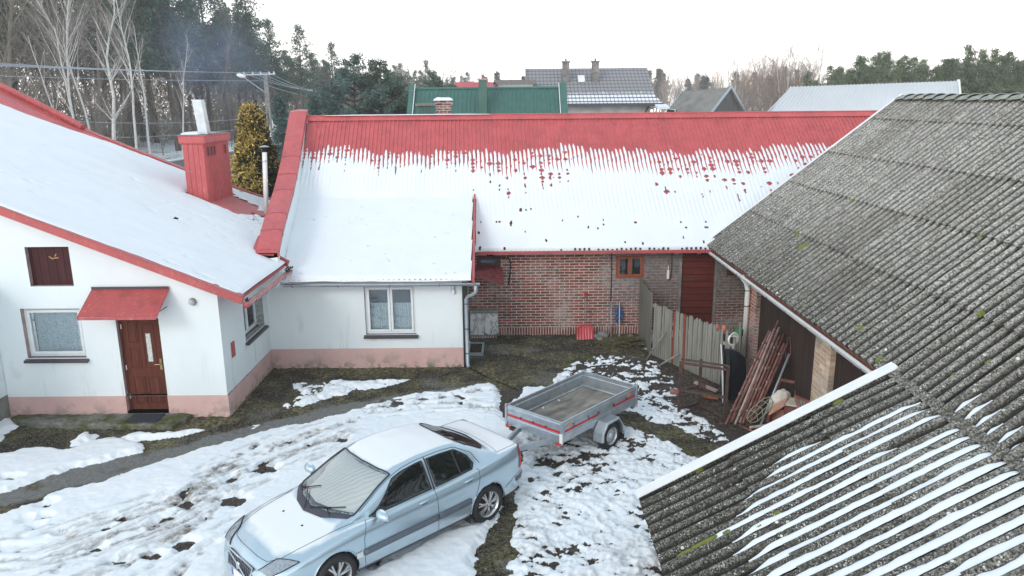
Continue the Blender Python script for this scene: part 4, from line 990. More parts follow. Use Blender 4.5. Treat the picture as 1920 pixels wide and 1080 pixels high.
# brick chimney beyond the ridge
mb = MB(); mb.box(-2.43, -1.95, 25.6, 26.1, 4.2, 6.55); mb.box(-2.46, -1.92, 25.57, 26.13, 6.42, 6.50)
bc = mb.build('chimney', M['brickdark'], HB, bevel=.006); snow_pad('snow', -2.50, -1.90, 25.55, 26.15, 6.551, .09, bc, 9)

def lthing(name, label, cat, loc, rz=0, group=None):       # parts are written in the thing's own frame
    o = thing(name, label, cat, loc, group); o.rotation_euler = (0, 0, rz); ORIG[o.name] = Vector((0, 0, 0)); return o

# ---------------------------------------------------------------- grey barn on the right
BR = thing('barn', 'dark timber barn at the right with a grey corrugated roof', 'barn', (5.7, 15, 0))
WP = .218; AMP = .040
def corr_roof(name, parent, P0x, P0z, slope, rows, y0, y1, skew, seed, perw=6):
    """corrugated sheets laid in rows (distances up the slope); each sheet is slightly out of line; y decreases from y1 (far verge) to y0"""
    r = random.Random(seed); th = math.atan(slope); c, s = cos(th), sin(th); mb = []; V = []; F = []; TR = []; SH_ = []
    seg = 10; sw = WP * perw; ncol = int((y1 - y0) / sw) + 1; o = 0
    for ri, (sa, sb) in enumerate(zip(rows[:-1], rows[1:])):
        for cidx in range(ncol):
            ya = y1 - cidx * sw; off = r.uniform(-.012, .012); lift = r.uniform(0, .008); tw = r.uniform(-.003, .003)
            us = np.concatenate([[-.10 * WP, -.04 * WP], np.linspace(0, sw, perw * seg + 1)]); ss = np.array([sa - .05 + off, sa + .02, (sa + sb) / 2, sb - .14, sb - .05, sb + .04])
            Uu, Ss = np.meshgrid(us, ss, indexing='ij')
            h = AMP * np.cos(2 * pi * (Uu / WP)) + (.030 - .026 * (Ss - sa) / (sb - sa)) * 1.0 + lift + tw * Uu + np.where(Uu < .15 * WP, .020, 0)
            Y = ya - Uu + skew * Ss
            X = P0x + Ss * c - h * s; Z = P0z + Ss * s + h * c
            v = np.stack([X, Y, Z], -1); nu, nv = Uu.shape
            V.append(v.reshape(-1, 3)); F.append(grid_faces(nu, nv)[:, ::-1] + o); o += nu * nv
            tr_ = sstep(.40, -.60, np.cos(2 * pi * Uu / WP)); TR.append(np.clip(tr_ * .93 + (.25 + .8 * tr_) * sstep(.16, 0, sb - Ss) + 1.0 * (Uu < -.001) + 1.0 * ((Uu > sw - .80 * WP) & (Uu < sw - .22 * WP)) * (r.random() * .5 + .5), 0, 1).reshape(-1))  # mask of painted shade: troughs, side lap bands, mossy row ends
            shv = r.random() ** 1.5; SH_.append(np.full(nu * nv, shv))
            # front lip
            lip = v[:, 0, :]; low = lip - np.array([-s, 0, c]) * .012
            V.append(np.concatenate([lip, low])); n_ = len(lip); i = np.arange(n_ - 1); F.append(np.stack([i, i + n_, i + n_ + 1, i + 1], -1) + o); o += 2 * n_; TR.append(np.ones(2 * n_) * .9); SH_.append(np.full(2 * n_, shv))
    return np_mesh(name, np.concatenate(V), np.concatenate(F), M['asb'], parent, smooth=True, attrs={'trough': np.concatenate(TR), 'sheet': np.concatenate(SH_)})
MS = 3.84 / 5.2; mth = math.atan(MS)
rows_m = [0, 1.50, 2.83, 4.15, 5.60, 6.55]
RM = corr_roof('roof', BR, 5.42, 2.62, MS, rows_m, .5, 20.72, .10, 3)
ES = 1.71 / 3.58; eth = math.atan(ES); rows_e = [0, 1.40, 2.68, 4.0]
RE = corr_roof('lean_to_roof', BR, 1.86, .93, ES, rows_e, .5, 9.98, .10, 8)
# back slope of the main roof so it is a real roof
mb = MB(); mb.slab([(10.62, 1.0, 6.42), (10.62, 21.3, 6.42), (16.0, 21.3, 2.5), (16.0, 1.0, 2.5)][::-1], .04, (.6, 0, .8)); mb.build('back_slope', M['concrete'], BR)
# ridge tiles
capm = MT('pale_ridge_tile', .9, 0, .2); _f = capm.noise(9, 6, .65); capm.color(capm.ramp(_f, [(.3, (.19, .19, .165)), (.55, (.36, .37, .34)), (.75, (.48, .49, .45))])); capm.bump(_f, .5, .01)
y = 21.30; rdg = None; k = 0
mb = MB()
while y > 2:
    L = .52; z = 6.48 - .03 * sin((21 - y) * .35) ; rr = random.uniform(-.008, .008)
    vs = []; n = 8
    for yy, rad_, dz in ((y + .03, .135, .0), (y - L, .165, .03)):
        for q in (0, 1):
            for i in range(n + 1):
                a = pi * .08 + pi * .84 * i / n; vs.append((10.62 + cos(a) * (rad_ + .02 - .014 * q) * 1.25, yy, z + dz + rr + sin(a) * (rad_ - .014 * q) - .06))
    fs = []
    m_ = n + 1
    for i in range(n): fs += [(i, i + 1, 2 * m_ + i + 1, 2 * m_ + i), (m_ + i + 1, m_ + i, 3 * m_ + i, 3 * m_ + i + 1), (2 * m_ + i, 2 * m_ + i + 1, 3 * m_ + i + 1, 3 * m_ + i), (i + 1, i, m_ + i, m_ + i + 1)]
    mb.add(vs, fs); y -= L - .04
mb.build('ridge_tiles', capm.m, BR, smooth=False)
# white verge flashings
def verge(name, P0x, P0z, sl, s1, yv, skew, wtop, hface, s0=-.06, joints=()):
    th = math.atan(sl); c, s = cos(th), sin(th); mb = MB(); cuts = [s0] + list(joints) + [s1]
    for k, (a, b) in enumerate(zip(cuts[:-1], cuts[1:])):
        e = .004 * (k % 2)
        def P(ss, dy, h): return (P0x + ss * c - h * s, yv + skew * ss + dy, P0z + ss * s + h * c)
        mb.hexa([P(a, -wtop, .088 + e), P(b + .03, -wtop, .088 + e), P(b + .03, .03, .088 + e), P(a, .03, .088 + e), P(a, -wtop, .10 + e), P(b + .03, -wtop, .10 + e), P(b + .03, .03, .10 + e), P(a, .03, .10 + e)])
        mb.hexa([P(a, .018, .07 + e - hface), P(b + .03, .018, .07 + e - hface), P(b + .03, .03, .07 + e - hface), P(a, .03, .07 + e - hface), P(a, .018, .088 + e), P(b + .03, .018, .088 + e), P(b + .03, .03, .088 + e), P(a, .03, .088 + e)])
    return mb
verge('verge_trim', 5.42, 2.62, MS, 6.55, 20.78, .10, .10, .16, joints=(2.1, 4.2)).build('verge_trim', M['white'], RM)
verge('verge_trim', 1.86, .93, ES, 4.05, 10.05, .10, .20, .17, joints=(2.35,)).build('verge_trim', M['white'], RE)
# snow in the troughs
def trough_snow(name, parent, P0x, P0z, slope, y1, skew, ext, seed):
    th = math.atan(slope); c, s = cos(th), sin(th); V = []; F = []; o = 0; r = random.Random(seed)
    for k, (sa, sb, lev) in ext.items():
        yc = y1 - (k + .5) * WP
        ss = np.arange(sa, sb, .035); w = np.linspace(-1, 1, 9)
        Sg, Wg = np.meshgrid(ss, w, indexing='ij')
        endf = np.minimum(sstep(sa, sa + .35, Sg), sstep(sb, sb - .30, Sg))
        width = (.042 + .034 * lev * fbm(Sg * 2.3, Sg * 0 + k * 3.1, seed, 4, .6)) * (.30 + .70 * endf)
        off = .012 + .006 * (fbm(Sg * 3, Sg * 0 + k, seed + 5, 2) - .5)
        Uu = Wg * width + off            # snow leans on the lower side of the trough
        base = AMP * -np.cos(2 * pi * Uu / WP)
        lvl = AMP * -np.cos(2 * pi * width / WP) + .008 + .012 * (1 - Wg ** 2)
        edge = np.abs(Wg) > .98
        h = np.where(edge, base + .006, np.maximum(lvl, base + .012)) + .024 + (fbm(Sg * 14, Wg * 2 + k * 7, seed + 2, 2) - .5) * .008
        Y = yc - Uu + skew * Sg; X = P0x + Sg * c - h * s; Z = P0z + Sg * s + h * c
        V.append(np.stack([X, Y, Z], -1).reshape(-1, 3)); F.append(grid_faces(*Sg.shape)[:, ::-1] + o); o += Sg.size
    return np_mesh(name, np.concatenate(V), np.concatenate(F), M['snow'], parent, smooth=True)
ext = {}; r = random.Random(4)
for k in range(3, 34):
    if k == 3: e_ = (1.72, 2.55, .5)
    elif k == 4: e_ = (1.5, 3.9, .8)
    elif k == 5: e_ = (1.15, 3.93, .9)
    elif k == 6: e_ = (1.05, 3.98, 1.0)
    elif k == 7: e_ = (.45, 3.2, .8)
    else: e_ = (1.0 + r.uniform(-.25, .2) + (.35 if k < 12 else 0) * 0, 4.02, 1.0 + min(.5, (k - 8) * .06))
    ext[k] = e_
trough_snow('snow', RE, 1.86, .93, ES, 9.98, .10, ext, 3)
ext = {}
for k in range(54, 88):
    ext[k] = (-.02, .30 + r.uniform(0, .35) + max(0, k - 60) * .10, .8)
trough_snow('snow', RM, 5.42, 2.62, MS, 20.72, .10, ext, 5)
# moss cushions
moss = simple('bright_moss', (.17, .20, .04), .95, 0, .4, 60, .6)
def moss_tuft(parent, P0x, P0z, slope, s_, y_, L, W):
    th = math.atan(slope); c, sn = cos(th), sin(th); vs = []; fs = []; n = 10; m = 6
    for i in range(n + 1):
        for j in range(m + 1):
            a = (i / n - .5) * L; b = (j / m - .5) * W; e = max(0, 1 - (2 * a / L) ** 2 - (2 * b / W) ** 2); h = .035 + .03 * e ** .5 + random.uniform(-.006, .006) - (.03 if e == 0 else 0)
            S_ = s_ + a; vs.append((P0x + S_ * c - h * sn, y_ + b + .1 * S_, P0z + S_ * sn + h * c))
    for i in range(n):
        for j in range(m): q = i * (m + 1) + j; fs.append((q, q + m + 1, q + m + 2, q + 1))
    mb = MB(); mb.add(vs, fs); return mb.build('moss_tuft', moss, parent, smooth=True)
for s_, y_, L, W in ((.55, 8.32, .42, .07), (.28, 8.30, .25, .08), (.85, 8.3, .12, .05), (1.25, 8.1, .15, .05), (3.1, 9.88, .18, .10), (.9, 9.92, .12, .08), (1.5, 8.2, .1, .04)): moss_tuft(RE, 1.86, .93, ES, s_, y_, L, W)
for s_, y_, L, W in ((1.2, 16.3, .3, .1), (2.85, 12.0, .22, .12), (.35, 11.9, .14, .08), (1.45, 17.2, .12, .1), (.12, 13.8, .12, .1), (.5, 9.4, .15, .06), (2.8, 16.7, .14, .1), (.1, 10.8, .15, .09), (1.5, 10.2, .12, .07), (.9, 9.2, .12, .06)): moss_tuft(RM, 5.42, 2.62, MS, s_, y_, L, W)
# walls
wall('board_wall', M['darkwood'], BR, 'x', 5.76, 9.5, 17.1, -.1, 2.85, out=-1)
wall('end_wall', M['darkwoodX'], BR, 'y', 17.66, 6.0, 16, -.1, lambda x: min(2.85 + (x - 5.7) * MS, 6.2) if x < 10.6 else 6.2 - (x - 10.6) * .7, out=1)
mb = MB(); mb.box(5.66, 5.95, 17.08, 17.69, -.1, 2.75); mb.build('brick_pillar', M['brickY'], BR)
mb = MB(); mb.box(5.66, 5.95, 12.89, 13.59, -.1, 2.72); mb.build('brick_pillar', M['brickcream'], BR)
mb = MB(); mb.box(5.66, 5.95, 9.6, 9.95, -.1, 2.72); mb.build('brick_pillar', M['brickcream'], BR)
wall('lean_to_wall', M['darkwood'], BR, 'x', 2.12, .5, 9.8, -.1, 1.0, out=-1)
wall('lean_to_end_wall', M['darkwoodX'], BR, 'y', 9.8, 2.12, 5.7, -.1, lambda x: 1.0 + (x - 2.1) * ES, out=1)
mb = MB()
for y in np.arange(2.0, 20.6, .9): mb.beam((5.46, y, 2.53), (6.4, y, 2.53 + .94 * MS), .07, .10)
mb.build('rafters', M['greywood'], BR)
mb = MB(); mb.beam((5.50, 10.3, 2.52), (5.50, 20.6, 2.50), .025, .13); mb.build('fascia', simple('red_brown_fascia', (.20, .07, .05), .7), BR)
mb = MB(); mb.beam((5.62, 10.9, 2.52), (5.62, 11.9, 2.34), .03, .22); mb.build('loose_board', simple('orange_board', (.45, .24, .10), .8, 0, .3, 7), BR)
g3 = gutter('gutter', [(5.37, 10.35, 2.50), (5.37, 14, 2.49), (5.37, 20.75, 2.47)], M['white'], BR, .055)
for y in np.arange(11, 20.6, 1.1): m_ = MB(); m_.tube([(5.37 + .062 * cos(a), y, 2.49 + .062 * sin(a)) for a in [pi + pi * k / 8 for k in range(9)]], .006, 5); m_.build('bracket', M['iron'], g3)
mb = MB(); mb.tube([(5.40, 17.45, 2.46), (5.53, 17.50, 2.3), (5.59, 17.54, 2.1), (5.59, 17.56, .20)], .060, 14); pp = mb.build('downpipe', M['white'], BR, smooth=True)
mb = MB(); mb.tube([(5.59, 17.56, .22), (5.60, 17.56, -.02)], .052, 12); mb.build('clay_foot', M['rust'], pp)
for z in (1.72, 2.1): mb = MB(); mb.tube([(5.36, 17.5, z), (5.8, 17.45, z)], .008, 5); mb.lathe([(.063, -.01), (.065, 0), (.063, .01)], (5.59, 17.54, z), n=12); mb.build('pipe_clip', M['iron'], pp)
mb = MB(); 
for i in range(5): mb.tube([(5.62, 16.95 + .02 * i, 2.2), (5.60 + .02 * i, 16.9, 1.95), (5.58, 16.88 + .03 * i, 1.75), (5.62, 16.85, 1.62 + .03 * i)], .008, 5)
mb.build('hanging_rag', M['greywood'], BR)
mb = MB(); mb.tube([(5.70, 15.0 + .13 * cos(a), 1.45 + .28 * sin(a)) for a in np.linspace(0, 2 * pi, 24)], .006, 5); hp = mb.build('wire_hoop', M['rust'], None)
tag(hp, 'thin oval wire hoop hanging on the dark boards of the barn', 'hoop')

# ---------------------------------------------------------------- picket fence
FN = thing('picket_fence', 'weathered grey picket fence in front of the red barn door, two pickets painted red', 'fence', (3.68, 18.92, 0))
fa = Vector((3.68, 18.95)); fb = Vector((5.02, 16.42)); fd = (fb - fa); FL = fd.length; fd.normalize(); fnn = Vector((fd.y, -fd.x))
redp = mk_wood('faded_red_picket', (.30, .07, .045), 2)
nP = 35
for i in range(nP):
    u = FL * i / (nP - 1); p = fa + fd * u; wd = .070 + random.uniform(-.006, .004); h = 1.42 + random.uniform(-.03, .03) - .02 * (i % 3 == 0) - (.1 if i > 31 else 0)
    if i in (30, 33): continue
    lean = random.uniform(-.02, .02); mb = MB()
    P = lambda a, b, z: (p.x + fd.x * (a + lean * z) + fnn.x * b, p.y + fd.y * (a + lean * z) + fnn.y * b, z)
    w2 = wd / 2; 
    prof = [(-w2, 0.02), (w2, .02), (w2, h - .05), (w2 * .45, h), (-w2 * .45, h), (-w2, h - .05)]
    vs = [P(a, -.011, z) for a, z in prof] + [P(a, .011, z) for a, z in prof]; k = 6
    mb.add(vs, [tuple(range(k)), tuple(range(k, 2 * k))[::-1]] + [(j, k + j, k + (j + 1) % k, (j + 1) % k) for j in range(k)])
    o_ = mb.build('picket', redp if i in (9, 14) else M['greywood'], FN)
    if i in (9, 14): o_['label'] = 'red painted picket'
for z in (.35, 1.05):
    mb = MB(); mb.beam((fa.x - fnn.x * .035, fa.y - fnn.y * .035, z), (fb.x - fnn.x * .035, fb.y - fnn.y * .035, z), .045, .07); mb.build('rail', M['greywood'], FN)
for u in (.02, FL * .5, FL * .97):
    mb = MB(); p = fa + fd * u - fnn * .10; mb.box(p.x - .05, p.x + .05, p.y - .05, p.y + .05, -.1, 1.25); mb.build('post', M['greywood'], FN)
PF = thing('board_fence', 'short dark grey board screen between the brick wall and the picket fence', 'fence', (3.6, 20, 0))
for i in range(8):
    y = 19.02 + i * .235; mb = MB(); h = 1.62 + random.uniform(-.05, .05); mb.box(3.60, 3.625, y, y + .215, .0, h); mb.build('board', mk_wood('old_fence_board', (.20, .195, .17), 2) if i == 0 else bpy.data.materials['old_fence_board'], PF)
for z in (.5, 1.3): mb = MB(); mb.box(3.63, 3.67, 19.0, 20.85, z, z + .07); mb.build('rail', M['greywood'], PF)
# poles leaning on the fence
for a, b, r_, lab in (((3.42, 18.55, .03), (3.86, 18.42, .80), .021, 'thin pale pole leaning on the picket fence, farther of two'), ((3.62, 18.05, .03), (4.10, 17.85, .42), .026, 'short grey pole leaning low on the picket fence, nearer of two')):
    mb = MB(); mb.tube([a, b], r_, 8); tag(mb.build('pole', M['paleboard'] if r_ < .024 else M['greywood'], None, smooth=True), lab, 'pole')
# things hanging on the fence end
mb = MB(); mb.lathe([(.001, -.12), (.04, -.10), (.052, -.03), (.05, .04), (.035, .06), (.001, .07)], (4.87, 16.80, 1.40), n=14); hb = mb.build('hanging_pot', simple('orange_plastic', (.50, .15, .08), .5), None, smooth=True); tag(hb, 'orange plastic pot hanging on the end of the picket fence', 'pot')
mb = MB(); mb.lathe([(.001, -.12), (.035, -.10), (.045, -.03), (.04, .04), (.001, .06)], (4.74, 16.9, 1.42), n=14); hb = mb.build('hanging_pot', simple('dull_red_plastic', (.33, .12, .10), .6), None, smooth=True); tag(hb, 'dull red plastic pot hanging on the picket fence, left of the orange pot', 'pot')
mb = MB()
for k in range(5):
    mb.tube([(4.97 + (.08 + .012 * k) * cos(a) + .01 * k, 16.42 + .02 * k, 1.22 + (.11 + .010 * k) * sin(a) + .02 * sin(3 * a + k)) for a in np.linspace(0, 2 * pi, 20)], .0065, 5)
mb.tube([(5.0, 16.4, 1.1), (4.95, 16.38, 1.02), (4.97, 16.36, .95), (4.90, 16.36, .90), (4.82, 16.36, .86)], .0065, 5)
tag(mb.build('rope_coil', M['white'], None, smooth=True), 'white rope coil hanging by the green capped pipe', 'rope')
mb = MB(); mb.beam((5.17, 16.5, .3), (5.14, 16.5, 1.62), .045, .03); tag(mb.build('wooden_stake', M['greywood'], None), 'upright grey wooden stake behind the rope coil', 'stake')
GP = thing('red_pipe', 'red standing pipe with a green cap beside the white downpipe', 'pipe', (5.30, 16.9, 0))
mb = MB(); mb.tube([(5.24, 16.9, 0), (5.23, 16.9, 1.18)], .062, 16); mb.build('pipe', simple('red_brown_pipe', (.24, .07, .06), .55, 0, .25, 5), GP, smooth=True)
mb = MB(); mb.lathe([(.001, .17), (.105, .165), (.112, .14), (.112, .02), (.105, .0), (.001, .0)], (5.23, 16.9, 1.18), n=24); mb.build('cap', simple('green_plastic', (.02, .17, .06), .45, 0, .15), GP, smooth=False)
# black barrel lying on its side with a white disc in front
BA = thing('black_tub', 'big black plastic tub standing on edge behind the white board', 'tub', (4.95, 16.1, 0))
mb = MB(); vs = []; n = 24; m = 10
for i in range(n + 1):
    a = pi * i / n
    for j in range(m + 1):
        u = j / m; R_ = .60 * (1 - .10 * u ** 2); rr = R_ * cos(u * .5)
        vs.append((4.78 + .50 * u, 16.08 + .18 * u + .05 * cos(a), 0.02 + (1.16 - .28 * u ** 2.2) * (sin(a) ** .6 if a not in (0, pi) else 0)))
# simpler: bathtub shell by cross sections along x
vs = []; fs = []
for j in range(m + 1):
    u = j / m; hw = .46 * (1 - .12 * u ** 2); zt_ = 1.12 - .22 * u ** 2
    for i in range(n + 1):
        a = pi * i / n; vs.append((4.77 + .42 * u, 16.12 - hw * cos(a) * .75 + .10 * u, max(0, zt_ * (sin(a) ** .45 if 0 < i < n else 0))))
for j in range(m):
    for i in range(n): q = j * (n + 1) + i; fs.append((q, q + 1, q + n + 2, q + n + 1))
fs.append(tuple(m * (n + 1) + i for i in range(n + 1))[::-1]); fs.append(tuple(i for i in range(n + 1)))
mb.add(vs, fs); mb.build('shell', simple('black_plastic', (.02, .024, .03), .32), BA, smooth=True)
mb = MB(); mb.slab([(4.62, 15.74, 0.0), (4.735, 16.20, .04), (4.70, 16.20, .98), (4.60, 16.08, 1.24), (4.57, 15.92, 1.18), (4.60, 15.76, .55)], .018, (-1, .25, 0)); tag(mb.build('white_board', M['white'], None), 'narrow white board leaning upright against the black tub', 'board')
# iron gate frame
GF = thing('iron_gate', 'rusty iron frame with cross bars standing in front of the picket fence', 'gate', (3.6, 15.4, 0))
ga, gb, gc = Vector((3.54, 15.20, 0)), Vector((4.42, 14.80, 0)), Vector((4.05, 15.55, 0))
def up(p, z): return Vector((p.x, p.y, z))
for p, h, nm in ((ga, 1.16, 'post'), (gb, 1.20, 'post'), (gc, 1.08, 'post')):
    mb = MB(); mb.beam(up(p, 0), up(p, h), .055, .055); mb.build(nm, M['iron'], GF)
for p, q, z in ((ga, gb, 1.13), (ga, gb, 1.21), (ga, gb, .52), (gc, gb, .06), (ga, gc, .10), (ga, gc, .50)):
    mb = MB(); mb.beam(up(p, z), up(q, z - .02), .05 if z != 1.21 else .03, .04); mb.build('bar', M['iron'], GF)
mb = MB(); mb.lathe([(.001, -.10), (.065, -.10), (.065, .08), (.001, .08)], up(ga, .48) + Vector((-.09, 0, 0)), (.9, -.4, 0), 14); mb.build('hub', M['rust'], GF, smooth=False)
mb = MB(); mb.lathe([(.001, -.06), (.07, -.06), (.07, .06), (.001, .06)], up(gc, .46) + Vector((.06, 0, 0)), (.9, -.4, 0), 14); mb.build('hub', M['iron'], GF, smooth=False)
mb = MB(); mb.tube([(4.25, 15.95, .07), (4.55, 15.85, .08)], .06, 12); tag(mb.build('log', simple('cut_log', (.30, .12, .06), .85, 0, .3, 12), None, smooth=False), 'short reddish log on the ground behind the iron gate', 'log')
mb = MB(); mb.beam((4.25, 16.75, .10), (4.65, 16.3, .05), .09, .05); tag(mb.build('plank', simple('pinkish_plank', (.40, .31, .28), .8), None), 'pale pinkish plank lying at the foot of the picket fence', 'plank')
# heap of scrap tubes and frames: each frame a thing
LF = []
def ladder_frame(base, top, wdt, n, mat, label, seed=0, side=None, tube=.024):
    b = Vector(base); t = Vector(top); d = (t - b).normalized(); s = (Vector(side) if side else d.cross(Vector((0, 0, 1)))).normalized()
    th = thing('scrap_ladder', label, 'metal frame', base, 'rusty tube frames leaning on the dark barn wall')
    for sg in (-1, 1):
        mb = MB(); mb.tube([b + s * sg * wdt / 2, t + s * sg * wdt / 2 * .96], tube, 8); mb.build('rail', mat, th, smooth=True)
    L = (t - b).length
    for k in range(n):
        p = b + d * (L * (.14 + .72 * k / max(1, n - 1))); mb = MB(); mb.beam(p - s * (wdt / 2 + .035), p + s * (wdt / 2 + .035), .05, .02, up=d.cross(s)); mb.build('clamp', M['rustpale'], th)
    return th
side = (.80, .60, 0)
ladder_frame((4.42, 14.55, .04), (5.52, 15.55, 1.72), .17, 5, M['rust'], 'rusty tube frame with clamps, leftmost of the leaning frames', side=side)
ladder_frame((4.58, 14.48, .06), (5.60, 15.45, 1.80), .15, 4, M['rustpale'], 'pale rusted tube frame leaning second from the left', side=side)
ladder_frame((4.72, 14.44, .10), (5.66, 15.32, 1.68), .14, 4, M['rust'], 'dark red tube frame leaning in the middle of the bundle', side=side)
ladder_frame((4.86, 14.42, .16), (5.68, 15.10, 1.58), .13, 3, M['rust'], 'dark red tube frame leaning fourth in the bundle', side=side)
for k, (a, b, r_, lab) in enumerate((((4.50, 14.62, .03), (5.58, 15.72, 1.62), .030, 'thick pale tube leaning at the left edge of the tube bundle'), ((5.00, 14.35, .04), (5.70, 14.92, 1.40), .021, 'thin grey tube leaning at the right of the tube bundle'), ((4.66, 14.52, .20), (5.60, 15.42, 1.98), .018, 'thin tube standing highest in the leaning bundle'),
        ((4.78, 14.30, .05), (5.40, 14.42, .08), .03, 'rusty tube lying on the ground before the leaning frames'), ((5.00, 14.20, .12), (5.50, 14.45, .14), .028, 'rusty tube lying across another at the foot of the heap'), ((4.62, 14.42, .03), (4.95, 13.9, .05), .022, 'short red tube at the near foot of the heap'))):
    mb = MB(); mb.tube([a, b], r_, 10); tag(mb.build('tube', [M['rustpale'], M['gutter'], M['rust']][k % 3], None, smooth=True), lab, 'tube')
WG = thing('wire_rack', 'greenish wire rack with hexagonal bars lying among the rusty frames', 'rack', (4.95, 14.3, .2))
wm = simple('pale_green_wire', (.30, .31, .22), .5, .4, .2); O = Vector((4.80, 14.22, .12)); u = Vector((.42, .12, .34)); v = Vector((-.10, .18, .16))
def Q(a, b): return O + u * a + v * b
mb = MB(); mb.tube([Q(0, .25), Q(0, .75), Q(.25, 1), Q(.9, 1), Q(1.15, .75), Q(1.15, .25), Q(.9, 0), Q(.25, 0)], .011, 6, closed=True); mb.build('rim', wm, WG)
for a in (.28, .55, .82): mb = MB(); mb.tube([Q(a, 0), Q(a + .12, .5), Q(a, 1)], .008, 5); mb.build('bar', wm, WG)
for b in (.33, .66): mb = MB(); mb.tube([Q(0, b), Q(1.15, b)], .008, 5); mb.build('bar', wm, WG)
for k, (o_, uu, vv, lab) in enumerate((((5.22, 14.62, .05), (.30, .22, .82), (.16, -.10, .0), 'red brown barred grate leaning behind the white bag'), ((5.62, 13.30, .05), (-.15, .55, .85), (.16, -.30, .0), 'red brown triangular barred frame leaning by the cream pillar'))):
    G = thing('barred_grate', lab, 'grate', o_); o2 = Vector(o_); uu = Vector(uu); vv = Vector(vv) * 2.4
    for p, q in ((o2, o2 + uu), (o2 + vv, o2 + uu + vv * .8), (o2, o2 + vv), (o2 + uu, o2 + uu + vv * .8)):
        mb = MB(); mb.beam(p, q, .05, .035, up=(0.3, 1, 0.1)); mb.build('frame_bar', M['rust'], G)
    for j in range(1, 9):
        mb = MB(); mb.tube([o2 + vv * j / 9, o2 + uu + vv * j / 9 * .8], .007, 5); mb.build('rod', M['iron'], G)
CB = lthing('broken_cabinet', 'broken brown wooden cabinet lying open at the foot of the cream brick pillar', 'cabinet', (5.36, 13.98, .05), -.5)
cbm = simple('brown_veneer', (.16, .055, .045), .55, 0, .3, 6); cbi = simple('salmon_veneer', (.50, .25, .18), .6, 0, .2, 6)
mb = MB(); mb.box(-.30, -.27, -.2, .22, 0, .42); mb.build('side_panel', cbm, CB)
mb = MB(); mb.box(.20, .23, -.2, .22, 0, .44); mb.build('side_panel', cbm, CB)
mb = MB(); mb.box(-.27, .20, .19, .22, 0, .42); mb.build('back_panel', cbi, CB)
mb = MB(); mb.box(-.27, .20, -.2, .19, 0, .03); mb.build('base_panel', cbm, CB)
mb = MB(); mb.hexa([(-.27, -.20, .42), (-.26, .2, .45), (.02, .2, .70), (.0, -.2, .67), (-.29, -.20, .44), (-.28, .2, .47), (-.0, .2, .72), (-.02, -.2, .69)]); mb.build('lid', cbi, CB)
mb = MB(); mb.box(-.02, .42, -.12, .24, .45, .64); mb.build('drawer', cbm, CB)
mb = MB(); mb.box(.0, .44, -.14, .26, .66, .69); mb.build('shelf', simple('cream_board', (.55, .50, .40), .7), CB)
# crumpled white bag
bmsh = bmesh.new(); bmesh.ops.create_icosphere(bmsh, subdivisions=4, radius=1)
for v_ in bmsh.verts:
    c_ = v_.co; n_ = .16 * (float(fbm(np.array(c_.x * 3.), np.array(c_.y * 3. + c_.z * 2), 66)) - .5) + .05 * sin(c_.x * 9 + c_.z * 7) * sin(c_.y * 8)
    v_.co = c_ * (1 + n_ * 1.3); v_.co.x *= .20; v_.co.y *= .15; v_.co.z *= .26; v_.co += Vector((5.36, 14.50, .52)); v_.co.x += (v_.co.z - .3) * .25
me = bpy.data.meshes.new('sack'); bmsh.to_mesh(me); bmsh.free(); me.materials.append(simple('dirty_white_sack', (.62, .58, .50), .7, 0, .15, 8, .3)); me.polygons.foreach_set('use_smooth', [True] * len(me.polygons))
tag(link('sack', me), 'crumpled off white sack lying on the scrap heap', 'sack')

# ---------------------------------------------------------------- things at the brick wall
SS = thing('snow_shovel', 'red plastic snow shovel leaning upright on the brick wall', 'snow shovel', (2.04, 20.5, 0))
redpl = simple('red_plastic', (.42, .015, .03), .35, 0, .1)
mb = MB(); mb.tube([(2.04, 20.50, .30), (2.07, 20.80, 1.10)], .017, 10); mb.build('handle', M['paleboard'], SS, smooth=True)
mb = MB(); mb.tube([(2.07, 20.80, 1.08), (2.07, 20.80, 1.16), (2.02, 20.81, 1.24)], .016, 8); mb.tube([(2.07, 20.80, 1.16), (2.12, 20.81, 1.24)], .016, 8); mb.tube([(2.02, 20.81, 1.24), (2.12, 20.81, 1.24)], .014, 8); mb.build('grip', redpl, SS, smooth=True)
mb = MB(); vs = []; nu, nv = 13, 9
for i in range(nu):
    for j in range(nv):
        u = i / (nu - 1) * 2 - 1; v = j / (nv - 1); xx = 2.03 + u * (.235 - .02 * v ** 4); zz = .01 + .36 * v - (.04 * (u ** 4) if v > .9 else 0)
        vs.append((xx, 20.34 + .13 * v + .05 * (1 - u * u) * v + .012 * (1 if abs(u * 3 - round(u * 3)) < .15 and v < .9 else 0), zz))
fs = [(i * nv + j, (i + 1) * nv + j, (i + 1) * nv + j + 1, i * nv + j + 1) for i in range(nu - 1) for j in range(nv - 1)]
mb.add(vs, fs); bl_ = mb.build('blade', redpl, SS, smooth=False); so = bl_.modifiers.new('s', 'SOLIDIFY'); so.thickness = .008
mb = MB(); mb.tube([(1.80, 20.49, .37), (1.9, 20.53, .40), (2.16, 20.53, .40), (2.27, 20.49, .37)], .015, 8); mb.build('rim', redpl, SS, smooth=True)
CA = thing('marble_cabinet', 'low white marble patterned double cabinet against the brick wall behind the downpipe', 'cabinet', (-.78, 20.7, 0))
marb = MT('marble_laminate', .35, 0, .5); _v = marb.noise(5, 8, .7, sc3=(1.3, 1, .7)); marb.color(marb.ramp(_v, [(.44, (.66, .66, .66)), (.485, (.30, .29, .30)), (.505, (.30, .29, .30)), (.53, (.68, .68, .67))]))
mb = MB(); mb.box(-1.19, -.40, 20.66, 20.895, .06, .74); mb.build('body', M['concrete'], CA)
